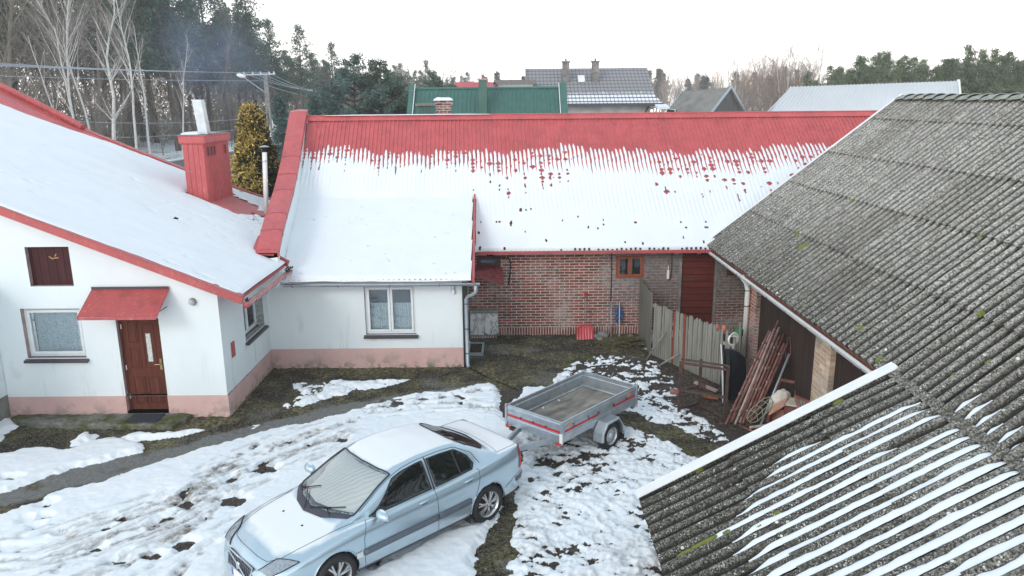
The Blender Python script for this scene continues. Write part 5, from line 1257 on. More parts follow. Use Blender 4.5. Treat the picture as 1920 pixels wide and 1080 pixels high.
for a, b in ((-1.19, -.80), (-.79, -.40)):
    pts = [(a, 20.655, .09), (b, 20.655, .09), (b, 20.655, .72), (a, 20.655, .72)]
    if a > -.8: pts = [(a + .16 * (1 - cos(t)), 20.655, .09 + .14 * (1 - sin(t))) for t in np.linspace(0, pi / 2, 6)] + [(b - .14 * (1 - sin(t)), 20.655, .09 + .12 * (1 - cos(t))) for t in np.linspace(0, pi / 2, 6)] + [(b, 20.655, .72), (a, 20.655, .72)]
    mb = MB(); mb.slab(pts, .018, (0, -1, 0)); d_ = mb.build('door', marb.m, CA)
    mb = MB(); mb.lathe([(.001, -.02), (.014, -.018), (.012, .0)], ((b - .04) if a < -1 else (a + .2), 20.64, .18), (0, 1, 0), 10); mb.build('knob', M['cable'], d_)
mb = MB(); mb.box(-1.20, -.39, 20.62, 20.897, .745, .80); mb.build('top_board', M['greywood'], CA)
mb = MB(); mb.box(-1.20, -.45, 20.62, 20.88, -.05, .055); mb.build('brick_plinth', M['brick'], CA)
DG = thing('drain_grate', 'dark iron drain grate in a concrete frame beside the downpipe', 'grate', (-.95, 19.6, 0))
mb = MB()
for a in (((-1.18, 19.12), (-.78, 19.12)), ((-1.18, 20.0), (-.78, 20.0)), ((-.80, 19.1), (-.80, 20.02)), ((-1.17, 19.1), (-1.17, 20.02))): mb.beam((*a[0], .03), (*a[1], .03), .05, .08)
mb.build('frame', M['gutter'], DG)
mb = MB(); mb.box(-1.15, -.82, 19.14, 19.98, -.05, -.0 + .012); mb.build('well', M['black'], DG)
for i in range(7): mb = MB(); mb.beam((-1.14, 19.2 + i * .12, .045), (-.82, 19.2 + i * .12, .045), .02, .03); mb.build('bar', M['iron'], DG)
# blue hose reel / strap hanging, rags and stones at the wall foot
mb = MB(); r = random.Random(3)
for k in range(9):
    x = 3.02 + r.uniform(-.05, .05); z = .62 + r.uniform(-.22, .22); mb.tube([(x + .07 * cos(a), 20.82 + .02 * sin(a * 2), z + .11 * sin(a)) for a in np.linspace(0, 2 * pi, 12)], .012, 5)
BT = thing('blue_strap_bundle', 'tangled blue strap hanging on a stick by the brick wall', 'strap', (3.0, 20.8, 0)); mb.build('strap', simple('blue_nylon', (.03, .12, .34), .6, 0, .5, 20), BT, smooth=True)
mb = MB(); mb.tube([(3.02, 20.6, .0), (3.04, 20.84, .95)], .018, 8); mb.build('stick', M['gutter'], BT)
mb = MB(); mb.tube([(2.78, 20.55, .0), (2.80, 20.86, .98)], .017, 8); tag(mb.build('metal_rod', M['gutter'], None, smooth=True), 'grey metal rod leaning on the brick wall beside the blue strap', 'rod')
def rock(name, c, s, mat, seed, lab=None, cat=None, grp=None, sub=3):
    b = bmesh.new(); bmesh.ops.create_icosphere(b, subdivisions=sub, radius=1)
    for v_ in b.verts:
        p = v_.co; k = 1 + .5 * (float(fbm(np.array(p.x * 1.7 + seed), np.array(p.y * 1.7 + p.z * 1.3), seed)) - .5); v_.co = Vector((p.x * s[0] * k + c[0], p.y * s[1] * k + c[1], p.z * s[2] * k + c[2]))
    me = bpy.data.meshes.new(name); b.to_mesh(me); b.free(); me.materials.append(mat); o = link(name, me)
    if lab: tag(o, lab, cat, grp)
    return o
for k, (x, y, s) in enumerate(((2.32, 20.5, .12), (2.55, 20.6, .16), (2.45, 20.35, .09), (3.3, 20.55, .10), (3.5, 20.35, .08))):
    rock('stone', (x, y, s * .4), (s * 1.1, s * .8, s * .7), M['concrete'], 20 + k, 'grey stone lying at the foot of the brick wall near the shovel', 'stone', 'grey stones at the foot of the brick wall')
mb = MB(); r = random.Random(9)
for k in range(420):
    a = r.uniform(0, 6.28); R_ = abs(r.gauss(0, .38)); x = 3.02 + R_ * cos(a) * 1.5; y = 19.75 + R_ * sin(a) * .8; z = max(.02, .24 * (1 - R_ * 1.3)) + r.uniform(-.02, .04); b = r.uniform(0, 6.28); l = r.uniform(.08, .22)
    mb.tube([(x, y, z), (x + l * cos(b), y + l * sin(b), z + r.uniform(-.04, .08))], .006, 3, caps=False)
_bh = tag(mb.build('brush_heap', simple('brown_twigs', (.10, .085, .04), .9, 0, .5, 15), None), 'heap of brown twigs and dead grass in front of the brick wall', 'brush heap'); _bh['kind'] = 'stuff'
# debris, twigs and leaves on the ground behind the gate
mb = MB(); r = random.Random(19)
for k in range(900):
    x = r.uniform(3.4, 6.2); y = r.uniform(14.2, 18.2)
    if x < 3.9 and r.random() < .6: continue
    b = r.uniform(0, 6.28); l = r.uniform(.04, .18); mb.tube([(x, y, .03), (x + l * cos(b), y + l * sin(b), .03 + r.uniform(0, .06))], .005, 3, caps=False)
o = mb.build('litter', simple('dead_stalks', (.13, .09, .06), .9, 0, .5, 15), None); o['kind'] = 'stuff'; o['label'] = 'dead stalks and twigs scattered round the scrap heap'; o['category'] = 'litter'

# ---------------------------------------------------------------- box trailer
th = math.atan2(.7455, .6665)
TR = lthing('box_trailer', 'galvanised open box trailer with red reflective stripes hitched to the car', 'trailer', (.37, 13.06, 0), th)   # x runs to the rear, y to the left (far side)
Lx, Wy, zf, zt = 2.44, .665, .56, .93
mb = MB(); mb.box(.02, Lx - .02, -Wy + .02, Wy - .02, zf, zf + .02)
ply = MT('worn_plywood', .85, 0, .2); _f = ply.noise(3, 6, .65, sc3=(.6, 2, 1)); ply.color(ply.ramp(_f, [(.3, (.10, .09, .08)), (.5, (.24, .215, .19)), (.7, (.36, .33, .29))])); mb.build('floor', ply.m, TR)
stripe = simple('red_reflective_stripe', (.55, .02, .035), .4, 0, .06); amber = simple('amber_reflector', (.75, .25, .03), .3); redref = simple('red_reflector', (.6, .03, .03), .3)
def side(x0, y0, x1, y1, out, seg):
    """pressed sheet side: profile of swages from bottom to top"""
    pr = [(0, zf - .03), (.0, zf + .03), (.012, zf + .045), (.012, zf + .11), (0, zf + .125), (0, zf + .20), (.0, zt - .11), (.012, zt - .095), (.012, zt - .045), (0, zt - .03), (.0, zt), (-.028, zt), (-.028, zt - .02), (-.006, zt - .022)]
    inner = [(-.004 + o, z) for o, z in pr[:10]]
    m_ = MB(); n = Vector(out)
    A = [Vector((x0, y0, z)) + n * o for o, z in pr]; B = [Vector((x1, y1, z)) + n * o for o, z in pr]; k = len(pr)
    m_.add(A + B, [(i, i + 1, k + i + 1, k + i) for i in range(k - 1)])
    A = [Vector((x0, y0, z)) + n * (o - .006) for o, z in pr[:11]]; B = [Vector((x1, y1, z)) + n * (o - .006) for o, z in pr[:11]]
    m_.add(A + B, [(i + 1, i, 11 + i, 11 + i + 1) for i in range(10)])
    s_ = m_.build('side_panel', M['zinc'], TR)
    for (a, b) in seg:
        p = Vector((x0, y0, 0)) + (Vector((x1, y1, 0)) - Vector((x0, y0, 0))) * a; q = Vector((x0, y0, 0)) + (Vector((x1, y1, 0)) - Vector((x0, y0, 0))) * b
        m2 = MB(); e = n * .0025; m2.add([p + e + Vector((0, 0, zf + .15)), q + e + Vector((0, 0, zf + .15)), q + e + Vector((0, 0, zf + .195)), p + e + Vector((0, 0, zf + .195))], [(0, 1, 2, 3)]); m2.build('stripe', stripe, s_)
    return s_
side(0, -Wy, Lx, -Wy, (0, -1, 0), [(.035, .46), (.66, .97)]); side(0, Wy, Lx, Wy, (0, 1, 0), [(.035, .46), (.66, .97)])
side(0, -Wy, 0, Wy, (-1, 0, 0), [(.03, .97)]); side(Lx, -Wy, Lx, Wy, (1, 0, 0), [(.03, .97)])
for x in (0, Lx):
    for y in (-Wy, Wy):
        m_ = MB(); m_.box(x - .022, x + .022, y - .022, y + .022, zf - .06, zt + .012); m_.build('corner_post', M['zinc'], TR, bevel=.003)
for x, y in ((-.026, -Wy + .05), (-.026, Wy - .06)):
    m_ = MB(); m_.box(x - .012, x, y - .05, y + .05, zf - .07, zf - .02); m_.build('reflector', redref, TR)
m_ = MB(); m_.box(-.03, -.005, -Wy - .03, -Wy + .03, zf - .02, zf + .16); m_.build('marker_plate', M['white'], TR)
for x in (.22, Lx - .28):
    m_ = MB(); m_.box(x - .045, x + .045, -Wy - .018, -Wy - .002, zf + .255, zf + .295); m_.build('reflector', amber, TR)
for x in (.35, .80, 1.12, 1.62, 2.05): m_ = MB(); m_.lathe([(.001, -.02), (.014, -.018), (.014, 0)], (x, -Wy, zf + .235 - .02 * (x > 1)), (0, 1, 0), 8); m_.tube([(x, -Wy - .015, zf + .22), (x - .012, -Wy - .02, zf + .18)], .007, 5); m_.build('rope_hook', M['cable'], TR)
for y in (-.3, 0, .3): m_ = MB(); m_.lathe([(.001, -.02), (.014, -.018), (.014, 0)], (0, y, zf + .20), (1, 0, 0), 8); m_.build('rope_hook', M['cable'], TR)
m_ = MB(); m_.tube([(.0, -Wy - .005, zf + .18), (.12, -Wy - .02, zf + .24), (.9, -Wy - .022, zf + .235), (1.35, -Wy - .02, zf + .30), (2.0, -Wy - .02, zf + .31), (Lx, -Wy - .01, zf + .34)], .004, 5); m_.build('tarp_cord', M['gutter'], TR)
for x in (.95, 1.45): m_ = MB(); m_.lathe([(.035, 0), (.04, .01), (.035, .018)], (x, Wy - .12, zf + .022), n=14); m_.build('tie_ring', M['zinc'], TR)
# frame, drawbar
m_ = MB(); m_.beam((.05, -.45, zf - .05), (Lx - .05, -.45, zf - .05), .05, .08); m_.beam((.05, .45, zf - .05), (Lx - .05, .45, zf - .05), .05, .08); m_.beam((1.30, -Wy - .02, .34), (1.30, Wy + .02, .34), .07, .07); m_.beam((Lx - .05, -Wy, zf - .05), (Lx - .05, Wy, zf - .05), .06, .09)
m_.beam((1.30, -.45, zf - .05), (1.30, -.45, .34), .10, .06); m_.beam((1.30, .45, zf - .05), (1.30, .45, .34), .10, .06); m_.build('chassis', M['zinc'], TR)
m_ = MB(); m_.beam((.35, -.50, zf - .07), (-.98, -.02, .50), .055, .10); m_.beam((.35, .50, zf - .07), (-.98, .02, .50), .055, .10); db = m_.build('drawbar', M['zinc'], TR, bevel=.004)
m_ = MB(); m_.tube([(-.9, 0, .53), (-1.20, 0, .52)], .035, 10); m_.lathe([(.001, .06), (.04, .05), (.045, -.02)], (-1.2, 0, .50), n=14); m_.beam((-1.12, 0, .57), (-.95, 0, .66), .03, .02); m_.build('coupling', M['zinc'], db, smooth=True)
m_ = MB(); m_.box(.0, .10, .38, .60, zf - .13, zf - .07); m_.build('plug_box', M['iron'], TR)
# mudguard + wheel
def wheel(parent, x, y, R_, w, out, spokes=False, z=None, rr=.62):
    z = R_ if z is None else z; s = out
    tyre = MB(); prof = [(R_ * rr, -w / 2 + .01), (R_ * (rr + .08), -w / 2), (R_ * .88, -w / 2 - .004), (R_ * .96, -w / 2 + .02), (R_, -w / 2 + .045), (R_, w / 2 - .045), (R_ * .96, w / 2 - .02), (R_ * .88, w / 2 + .004), (R_ * (rr + .08), w / 2), (R_ * rr, w / 2 - .01)]
    tyre.lathe(prof, (x, y, z), (0, s, 0), 40)
    for k in range(40):
        a = 2 * pi * k / 40; 
        for t in (-.055, 0, .055):
            c_ = Vector((x + cos(a) * (R_ - .001), y + t * w / .2, z + sin(a) * (R_ - .001))); tt = Vector((-sin(a), 0, cos(a))); tyre.beam(c_ - tt * .016 + Vector((0, -.012, 0)), c_ + tt * .016 + Vector((0, .012, 0)), .02, .012, up=(cos(a), 0, sin(a)))
    wo_ = MB(); wo_ = lthing  # placeholder
    W0 = tyre.build('wheel', M['black'], parent, smooth=True)
    rim = MB(); ri = R_ * rr
    rim.lathe([(ri * 1.02, w / 2 - .004), (ri * 1.0, w / 2 - .012), (ri * .93, w / 2 - .03), (ri * .90, w / 2 - .07), (ri * .9, -w / 2 + .02)], (x, y, z), (0, s, 0), 40)
    if not spokes:
        rim.lathe([(ri * .92, w / 2 - .05), (ri * .80, w / 2 - .045), (ri * .62, w / 2 - .025), (ri * .50, w / 2 - .04), (ri * .36, w / 2 - .03), (ri * .34, w / 2 + .005), (.001, w / 2 + .012)], (x, y, z), (0, s, 0), 40)
        rm_ = rim.build('rim', simple('silver_rim', (.55, .57, .60), .35, .6, .08) if 'silver_rim' not in bpy.data.materials else bpy.data.materials['silver_rim'], W0, smooth=True)
        h = MB()
        for k in range(14):
            a = 2 * pi * k / 14; c_ = Vector((x + cos(a) * ri * .80, y + s * (w / 2 - .040), z + sin(a) * ri * .80)); h.lathe([(.013, .004), (.001, .004)], c_, (0, s, 0), 8)
        h.build('rim_holes', M['black'], rm_)
    else:
        al = bpy.data.materials.get('alloy') or simple('alloy', (.60, .62, .64), .3, .75, .06); rm_ = rim.build('rim', al, W0, smooth=True)
        sp = MB()
        for k in range(7):
            a0_ = 2 * pi * k / 7 + .2
            for da in (-.13, .13):
                pts = []
                for rr_, dd, wd in ((ri * .16, -.012, .030), (ri * .55, -.004, .020), (ri * .93, -.022, .026)):
                    a = a0_ + da * (rr_ / ri) * 1.15; c_ = Vector((x + cos(a) * rr_, y + s * (w / 2 + dd), z + sin(a) * rr_)); t_ = Vector((-sin(a), 0, cos(a))); pts.append((c_ - t_ * wd / 2, c_ + t_ * wd / 2))
                for (p, q), (p2, q2) in zip(pts[:-1], pts[1:]):
                    dn = Vector((0, -s * .03, 0)); f_ = [p + dn, q + dn, q2 + dn, p2 + dn, p, q, q2, p2]; sp.hexa(f_)
        sp.lathe([(ri * .22, -.02 + w / 2), (ri * .22, .0 + w / 2), (ri * .12, .006 + w / 2), (.001, .006 + w / 2)], (x, y, z), (0, s, 0), 20)
        sp.build('spokes', al, rm_)
        dk = MB(); dk.lathe([(ri * .9, w / 2 - .085), (.001, w / 2 - .085)], (x, y, z), (0, s, 0), 24); dk.build('brake_disc', M['iron'], rm_)
        for k in range(5):
            a = 2 * pi * k / 5; m_ = MB(); m_.lathe([(.011, w / 2 - .01), (.011, w / 2 + .004), (.001, w / 2 + .006)], (x + cos(a) * ri * .155, y, z + sin(a) * ri * .155), (0, s, 0), 8); m_.build('bolt', M['iron'], rm_)
    return W0
wheel(TR, 1.30, -Wy - .12, .285, .165, -1, rr=.60); wheel(TR, 1.30, Wy + .12, .285, .165, 1, rr=.60)
for s in (-1, 1):
    m_ = MB(); pts = [(-.36, -.02), (-.345, .16), (-.20, .335), (.20, .335), (.345, .16), (.37, -.06)]; y0_, y1_ = (s * (Wy + .018), s * (Wy + .235)); vs = []
    for dx, dz in pts:
        for yy, dd in ((y0_, 0), (y1_ - s * .02, 0), (y1_, -.02), (y1_, -.05)):
            L_ = math.hypot(dx, dz); vs.append((1.30 + dx * (1 + dd / L_), yy, .285 + dz * (1 + dd / L_) + .0))
    m_.add(vs, [(4 * i + j, 4 * i + j + 1, 4 * i + j + 5, 4 * i + j + 4) for i in range(5) for j in range(3)])
    mg = m_.build('mudguard', M['zinc'], TR); so = mg.modifiers.new('s', 'SOLIDIFY'); so.thickness = .006
m_ = MB(); m_.box(1.28 + .39, 1.28 + .40, -Wy - .23, -Wy - .02, .08, .28); m_.build('mudflap', M['black'], TR)

# ---------------------------------------------------------------- car (own frame: x forward, y left, z up)
CAR = lthing('parked_car', 'silvery ice blue four door saloon car parked in the yard, hitched to the box trailer', 'car', (-2.965 + .977, 9.64 + .93, 0.02), math.atan2(-.689, -.7245))
paint = MT('ice_blue_paint', .28, .65, .5); _f = paint.noise(1.6, 5); _g = paint.noise(40, 3)
paint.color(paint.ramp(_f, [(.3, (.37, .49, .575)), (.7, (.43, .55, .63))]))
_z = paint.sep(2); paint.rough(paint.math('ADD', .27, paint.math('MULTIPLY', _f, .12)))
paint.b.inputs['Coat Weight'].default_value = 1.0; paint.b.inputs['Coat Roughness'].default_value = .10; paint.b.inputs['Coat IOR'].default_value = 1.9
# road dirt on the sills
_d = paint.math('MULTIPLY', paint.math('SUBTRACT', .48, _z), 2.4, True); _d = paint.math('MULTIPLY', _d, paint.ramp(paint.noise(7, 5), [(.3, .2), (.7, 1)]))
paint.color(paint.mix(paint.math('MULTIPLY', _d, .8), paint.ramp(_f, [(.3, (.40, .53, .62)), (.7, (.45, .58, .67))]), (.33, .31, .27)))
_geo = paint.n('ShaderNodeNewGeometry'); _sp = paint.n('ShaderNodeSeparateXYZ'); paint.l(_geo.outputs['Normal'], _sp.inputs[0])
_fr = paint.math('ADD', _sp.outputs[2], paint.math('MULTIPLY', paint.math('SUBTRACT', paint.noise(3.5, 4), .5), .05)); _fr = paint.math('MULTIPLY', paint.ramp(_fr, [(.925, 0), (.955, 1)]), .82)
_pc = paint.b.inputs['Base Color'].links[0].from_socket; paint.color(paint.mix(_fr, _pc, (.86, .86, .86))); paint.l(paint.math('MULTIPLY', paint.math('SUBTRACT', 1.0, _fr), .65), paint.b.inputs['Metallic'])
paint.l(paint.math('SUBTRACT', 1.0, _fr), paint.b.inputs['Coat Weight'])
paint = paint.m
cblack = simple('black_trim_plastic', (.025, .027, .032), .5, 0, .15); cgrey = simple('grey_blue_moulding', (.10, .12, .15), .55, 0, .1); chrome = simple('chrome_strip', (.7, .72, .74), .15, 1, .03)
KX = [-2.285, -2.26, -2.20, -2.10, -1.90, -1.65, -1.45, -1.20, -.95, -.60, -.20, .10, .30, .50, .70, .95, 1.25, 1.60, 1.85, 2.05, 2.18, 2.255, 2.295]
def K(*v): return np.array(v, float)
W_  = K(.52, .66, .77, .83, .865, .885, .893, .898, .902, .904, .904, .903, .902, .901, .900, .897, .890, .876, .85, .795, .72, .62, .48)
ZL  = K(.34, .30, .27, .25, .23, .21, .20, .19, .19, .19, .19, .19, .19, .19, .19, .19, .19, .20, .21, .22, .23, .25, .28)
ZB  = K(.80, .90, .955, .975, .975, .965, .955, .940, .928, .915, .905, .900, .895, .890, .880, .865, .835, .785, .735, .675, .62, .565, .50)   # shoulder
Z8  = K(.85, .955, 1.005, 1.02, 1.02, 1.005, .985, .965, .95, .935, .925, .92, .915, .91, .91, .905, .875, .83, .78, .715, .655, .59, .53)
Y8  = K(.46, .60, .69, .735, .755, .775, .79, .80, .805, .81, .81, .808, .803, .795, .775, .74, .725, .70, .665, .61, .55, .47, .36)
Z9  = K(.86, .97, 1.025, 1.04, 1.045, 1.055, 1.13, 1.265, 1.345, 1.385, 1.392, 1.362, 1.30, 1.215, 1.105, .972, .905, .85, .80, .735, .67, .60, .54)
Y9  = K(.34, .46, .54, .58, .60, .625, .60, .575, .570, .58, .590, .600, .615, .640, .670, .70, .61, .57, .53, .48, .43, .37, .27)
Z10 = K(.865, .975, 1.03, 1.045, 1.055, 1.085, 1.185, 1.315, 1.392, 1.430, 1.437, 1.412, 1.362, 1.282, 1.185, 1.065, .925, .86, .815, .752, .685, .615, .55)
Z11 = K(.87, .978, 1.033, 1.05, 1.062, 1.105, 1.205, 1.33, 1.405, 1.443, 1.450, 1.427, 1.380, 1.305, 1.212, 1.095, .945, .885, .84, .775, .705, .635, .56)
Y10 = Y9 * .56
def sm(A, x):
    ks = np.array([-.06, -.03, 0, .03, .06]); ws = np.array([.12, .24, .28, .24, .12]); return sum(w_ * np.interp(x + k, KX, A) for k, w_ in zip(ks, ws))
def ctrl(x):
    x = np.asarray(x, float); w, zl, zb = sm(W_, x), sm(ZL, x), sm(ZB, x); hgt = zb - zl
    Y = np.stack([0 * w, w * .80, w * .93, w * .975, w * .998, w, w * .985, w * .93, sm(Y8, x), sm(Y9, x), sm(Y10, x), 0 * w], -1)
    Z = np.stack([zl, zl, zl + .05, zl + .18 * hgt, zl + .42 * hgt, zl + .62 * hgt, zl + .86 * hgt, zb + .0, sm(Z8, x), sm(Z9, x), sm(Z10, x), sm(Z11, x)], -1)
    return Y, Z
def SURF(x, t):
    """surface point for arrays x,t (t in -11..11, sign = side)"""
    x = np.asarray(x, float); t = np.asarray(t, float); x, t = np.broadcast_arrays(x, t)
    sg = np.where(t < 0, -1., 1.); a = np.abs(t); Y, Z = ctrl(x)
    i = np.clip(np.floor(a).astype(int), 0, 10); f = a - i
    def pick(A, k, mirror):
        k2 = np.where(k > 11, 22 - k, np.where(k < 0, -k, k)); v = np.take_along_axis(A, k2[..., None], -1)[..., 0]
        return np.where((k > 11) | (k < 0), -v, v) if mirror else v
    def cat(A, mirror):
        p0, p1, p2, p3 = (pick(A, i + d, mirror) for d in (-1, 0, 1, 2))
        c = .5 * ((2 * p1) + (-p0 + p2) * f + (2 * p0 - 5 * p1 + 4 * p2 - p3) * f * f + (-p0 + 3 * p1 - 3 * p2 + p3) * f ** 3)
        lin = p1 + (p2 - p1) * f; k = .72; return c * k + lin * (1 - k)
    y = cat(Y, True) * sg; z = cat(Z, False)
    # side tumblehome crease
    return np.stack([x, y, z], -1)
def SN(x, t, e=.004):
    dx = SURF(np.asarray(x) + e, t) - SURF(np.asarray(x) - e, t); dt = SURF(x, np.asarray(t) + e * 6) - SURF(x, np.asarray(t) - e * 6)
    n = np.cross(dx, dt); n /= np.linalg.norm(n, axis=-1, keepdims=True) + 1e-9
    return n
def outn(x, t):
    p = SURF(x, t); n = SN(x, t); c = np.stack([p[..., 0] * .8, 0 * p[..., 0], 0 * p[..., 0] + .6], -1)
    s = np.sign(((p - c) * n).sum(-1)); return n * s[..., None]
def P3(x, t, off=0): return SURF(x, t) + outn(x, t) * off
def patch(name, mat, parent, fx0, fx1, t0, t1, nt=14, nx=18, off=.004, mirror=False, thick=0, midx=None):
    ts = np.linspace(t0, t1, nt)
    T = np.repeat(ts[:, None], nx, 1); a = np.array([fx0(t) for t in ts]); b = np.array([fx1(t) for t in ts])
    X = a[:, None] + (b - a)[:, None] * np.linspace(0, 1, nx)[None, :]
    V = P3(X, T, off).reshape(-1, 3); F = grid_faces(nt, nx)
    o = np_mesh(name, V, F, mat, parent, smooth=True)
    if thick: s_ = o.modifiers.new('s', 'SOLIDIFY'); s_.thickness = thick; s_.offset = -1
    return o
# glass outlines in (x, |t|)
def ws_b(t): a = abs(t); return np.interp(a, [9.05, 9.4, 10, 11], [.95, 1.03, 1.15, 1.22])
def ws_t(t): a = abs(t); return np.interp(a, [9.05, 9.4, 10, 11], [.27, .29, .325, .35])
def rw_b(t): a = abs(t); return np.interp(a, [9.1, 9.5, 10, 11], [-1.47, -1.56, -1.60, -1.64])
def rw_t(t): a = abs(t); return np.interp(a, [9.1, 9.5, 10, 11], [-1.17, -1.05, -1.00, -.97])
def fw_f(t): return np.interp(abs(t), [8.07, 8.9], [.76, .26])       # front side window, front edge
def fw_r(t): return np.interp(abs(t), [8.07, 8.9], [-.31, -.27])
def bw_f(t): return np.interp(abs(t), [8.07, 8.9], [-.40, -.36])
def bw_r(t): return np.interp(abs(t), [8.07, 8.3, 8.6, 8.9], [-1.10, -1.16, -1.10, -.88])
xs = np.concatenate([np.arange(-2.285, 2.295, .022), [2.295]]); tv = np.concatenate([np.linspace(-11, -7, 29), np.linspace(-7, 7, 57), np.linspace(7, 11, 29)])
tv = np.unique(np.round(tv, 4)); tv = tv[(tv > -11.001) & (tv < 11.001)]
XX, TT = np.meshgrid(xs, tv, indexing='ij'); V = SURF(XX, TT)
for xc in (1.3575, -1.3575):
    rr_ = .352; d = np.hypot(V[..., 0] - xc, V[..., 2] - .335); m = (np.abs(V[..., 1]) > .45) & (np.abs(d - rr_) < .016) & (np.abs(TT) < 7)
    k = np.where(m, rr_ / np.maximum(d, .01), 1); V[..., 0] = xc + (V[..., 0] - xc) * k; V[..., 2] = .335 + (V[..., 2] - .335) * k
cx = (XX[:-1, :-1] + XX[1:, 1:]) / 2; ct_ = (TT[:-1, :-1] + TT[1:, 1:]) / 2; ca = np.abs(ct_)
keep = np.ones(cx.shape, bool)
Vc = (V[:-1, :-1] + V[1:, 1:]) / 2
for xc in (1.3575, -1.3575): keep &= ~((np.hypot(Vc[..., 0] - xc, Vc[..., 2] - .335) < .350) & (np.abs(Vc[..., 1]) > .45) & (ca < 7.2))
f = lambda g: np.vectorize(lambda t: float(g(t)))(ca)
g_ = .03
keep &= ~((ca > 9.2) & (cx < f(ws_b) - g_) & (cx > f(ws_t) + g_)); keep &= ~((ca > 9.25) & (cx > f(rw_b) + g_) & (cx < f(rw_t) - g_))
sd_ = (ca > 8.16) & (ca < 8.80); keep &= ~(sd_ & (cx < f(fw_f) - g_) & (cx > f(fw_r) + g_)); keep &= ~(sd_ & (cx < f(bw_f) - g_) & (cx > f(bw_r) + g_))
body = np_mesh('body', V.reshape(-1, 3), grid_faces(*XX.shape, keep=keep), paint, CAR, smooth=True)
_b = bmesh.new(); _b.from_mesh(body.data); bmesh.ops.remove_doubles(_b, verts=_b.verts, dist=.0004); bmesh.ops.recalc_face_normals(_b, faces=_b.faces); _b.to_mesh(body.data); _b.free()
for xe in (2.295, -2.285):
    mb = MB(); pts = SURF(np.full(40, xe), np.linspace(-11, 11, 40)); mb.add([tuple(p) for p in pts], [tuple(range(40))]); mb.build('end_skin', paint, CAR)
# glass with black borders
def frit(name, fx0, fx1, t0, t1, parent):
    """black surround ring of the glass"""
    ts = np.linspace(t0, t1, 40); V = []; F = []; 
    A = P3(np.array([float(fx0(t)) for t in ts]), ts, .005); B = P3(np.array([float(fx1(t)) for t in ts]), ts, .005)
    c = (t0 + t1) / 2
    mb = MB()
    mb.tube([tuple(p) for p in A] , .011, 6); mb.tube([tuple(p) for p in B], .011, 6)
    for t in (t0, t1):
        xx = np.linspace(float(fx0(t)), float(fx1(t)), 16); mb.tube([tuple(p) for p in P3(xx, np.full(16, t), .005)], .011, 6)
    return mb.build(name, cblack, parent, smooth=True)
w_ = patch('windscreen', M['darkglass'], CAR, lambda t: float(ws_t(t)), lambda t: float(ws_b(t)), -12.95 + 0, 12.95, nt=2) if False else None
def glass(name, f0, f1, ta, tb, centre):
    if centre:      # crosses the centre line: run t from ta up to 11 then mirrored
        tt = np.concatenate([np.linspace(ta, 11, 16), -np.linspace(11, ta, 16)[1:]]); nx = 22
        a = np.array([float(f0(t)) for t in tt]); b = np.array([float(f1(t)) for t in tt]); X = a[:, None] + (b - a)[:, None] * np.linspace(0, 1, nx)[None]; T = np.repeat(tt[:, None], nx, 1)
        V = P3(X, T, .004); o = np_mesh(name, V.reshape(-1, 3), grid_faces(len(tt), nx), M['wsglass'] if name == 'windscreen' else M['darkglass'], CAR, smooth=True)
        mb = MB(); 
        for e in (V[:, 0], V[:, -1], V[0], V[-1]): mb.tube([tuple(p) for p in e], .012, 6)
        mb.build('seal', cblack, o, smooth=True); return o, V
    for sg in (1, -1):
        o = patch(name, M['darkglass'], CAR, lambda t: float(f0(t)), lambda t: float(f1(t)), sg * ta, sg * tb)
        frit('seal', f0, f1, sg * ta, sg * tb, o)
    return o
WS, WSV = glass('windscreen', ws_t, ws_b, 9.06, 11, True); glass('rear_window', rw_b, rw_t, 9.12, 11, True)
glass('side_window', fw_r, fw_f, 8.08, 8.88, False); glass('side_window', bw_r, bw_f, 8.08, 8.88, False)
for sg in (1, -1):     # quarter light bar
    mb = MB(); mb.tube([tuple(p) for p in P3(np.linspace(-.88, -.84, 8), sg * np.linspace(8.08, 8.86, 8), .006)], .012, 6); mb.build('quarter_bar', cblack, CAR)
# reflective sun shade behind the windscreen
shade = MT('silver_sun_shade', .4, .15, .5); _w = shade.n('ShaderNodeTexWave', wave_type='BANDS', bands_direction='DIAGONAL'); _w.inputs['Scale'].default_value = 8; _w.inputs['Distortion'].default_value = 2.5; _w.inputs['Detail'].default_value = 2
shade.l(shade.co, _w.inputs['Vector']); shade.color(shade.ramp(_w.outputs['Fac'], [(.1, (.86, .84, .81)), (.9, (.93, .92, .90))])); shade.bump(_w.outputs['Fac'], .35, .02)
nt_, nx_ = WSV.shape[:2]; sh_ = WSV[1:-1, 1:-2].copy(); sh_[..., 2] -= .015; sh_[..., 0] -= .006; np_mesh('sun_shade', sh_.reshape(-1, 3), grid_faces(*sh_.shape[:2]), shade.m, WS, smooth=True)
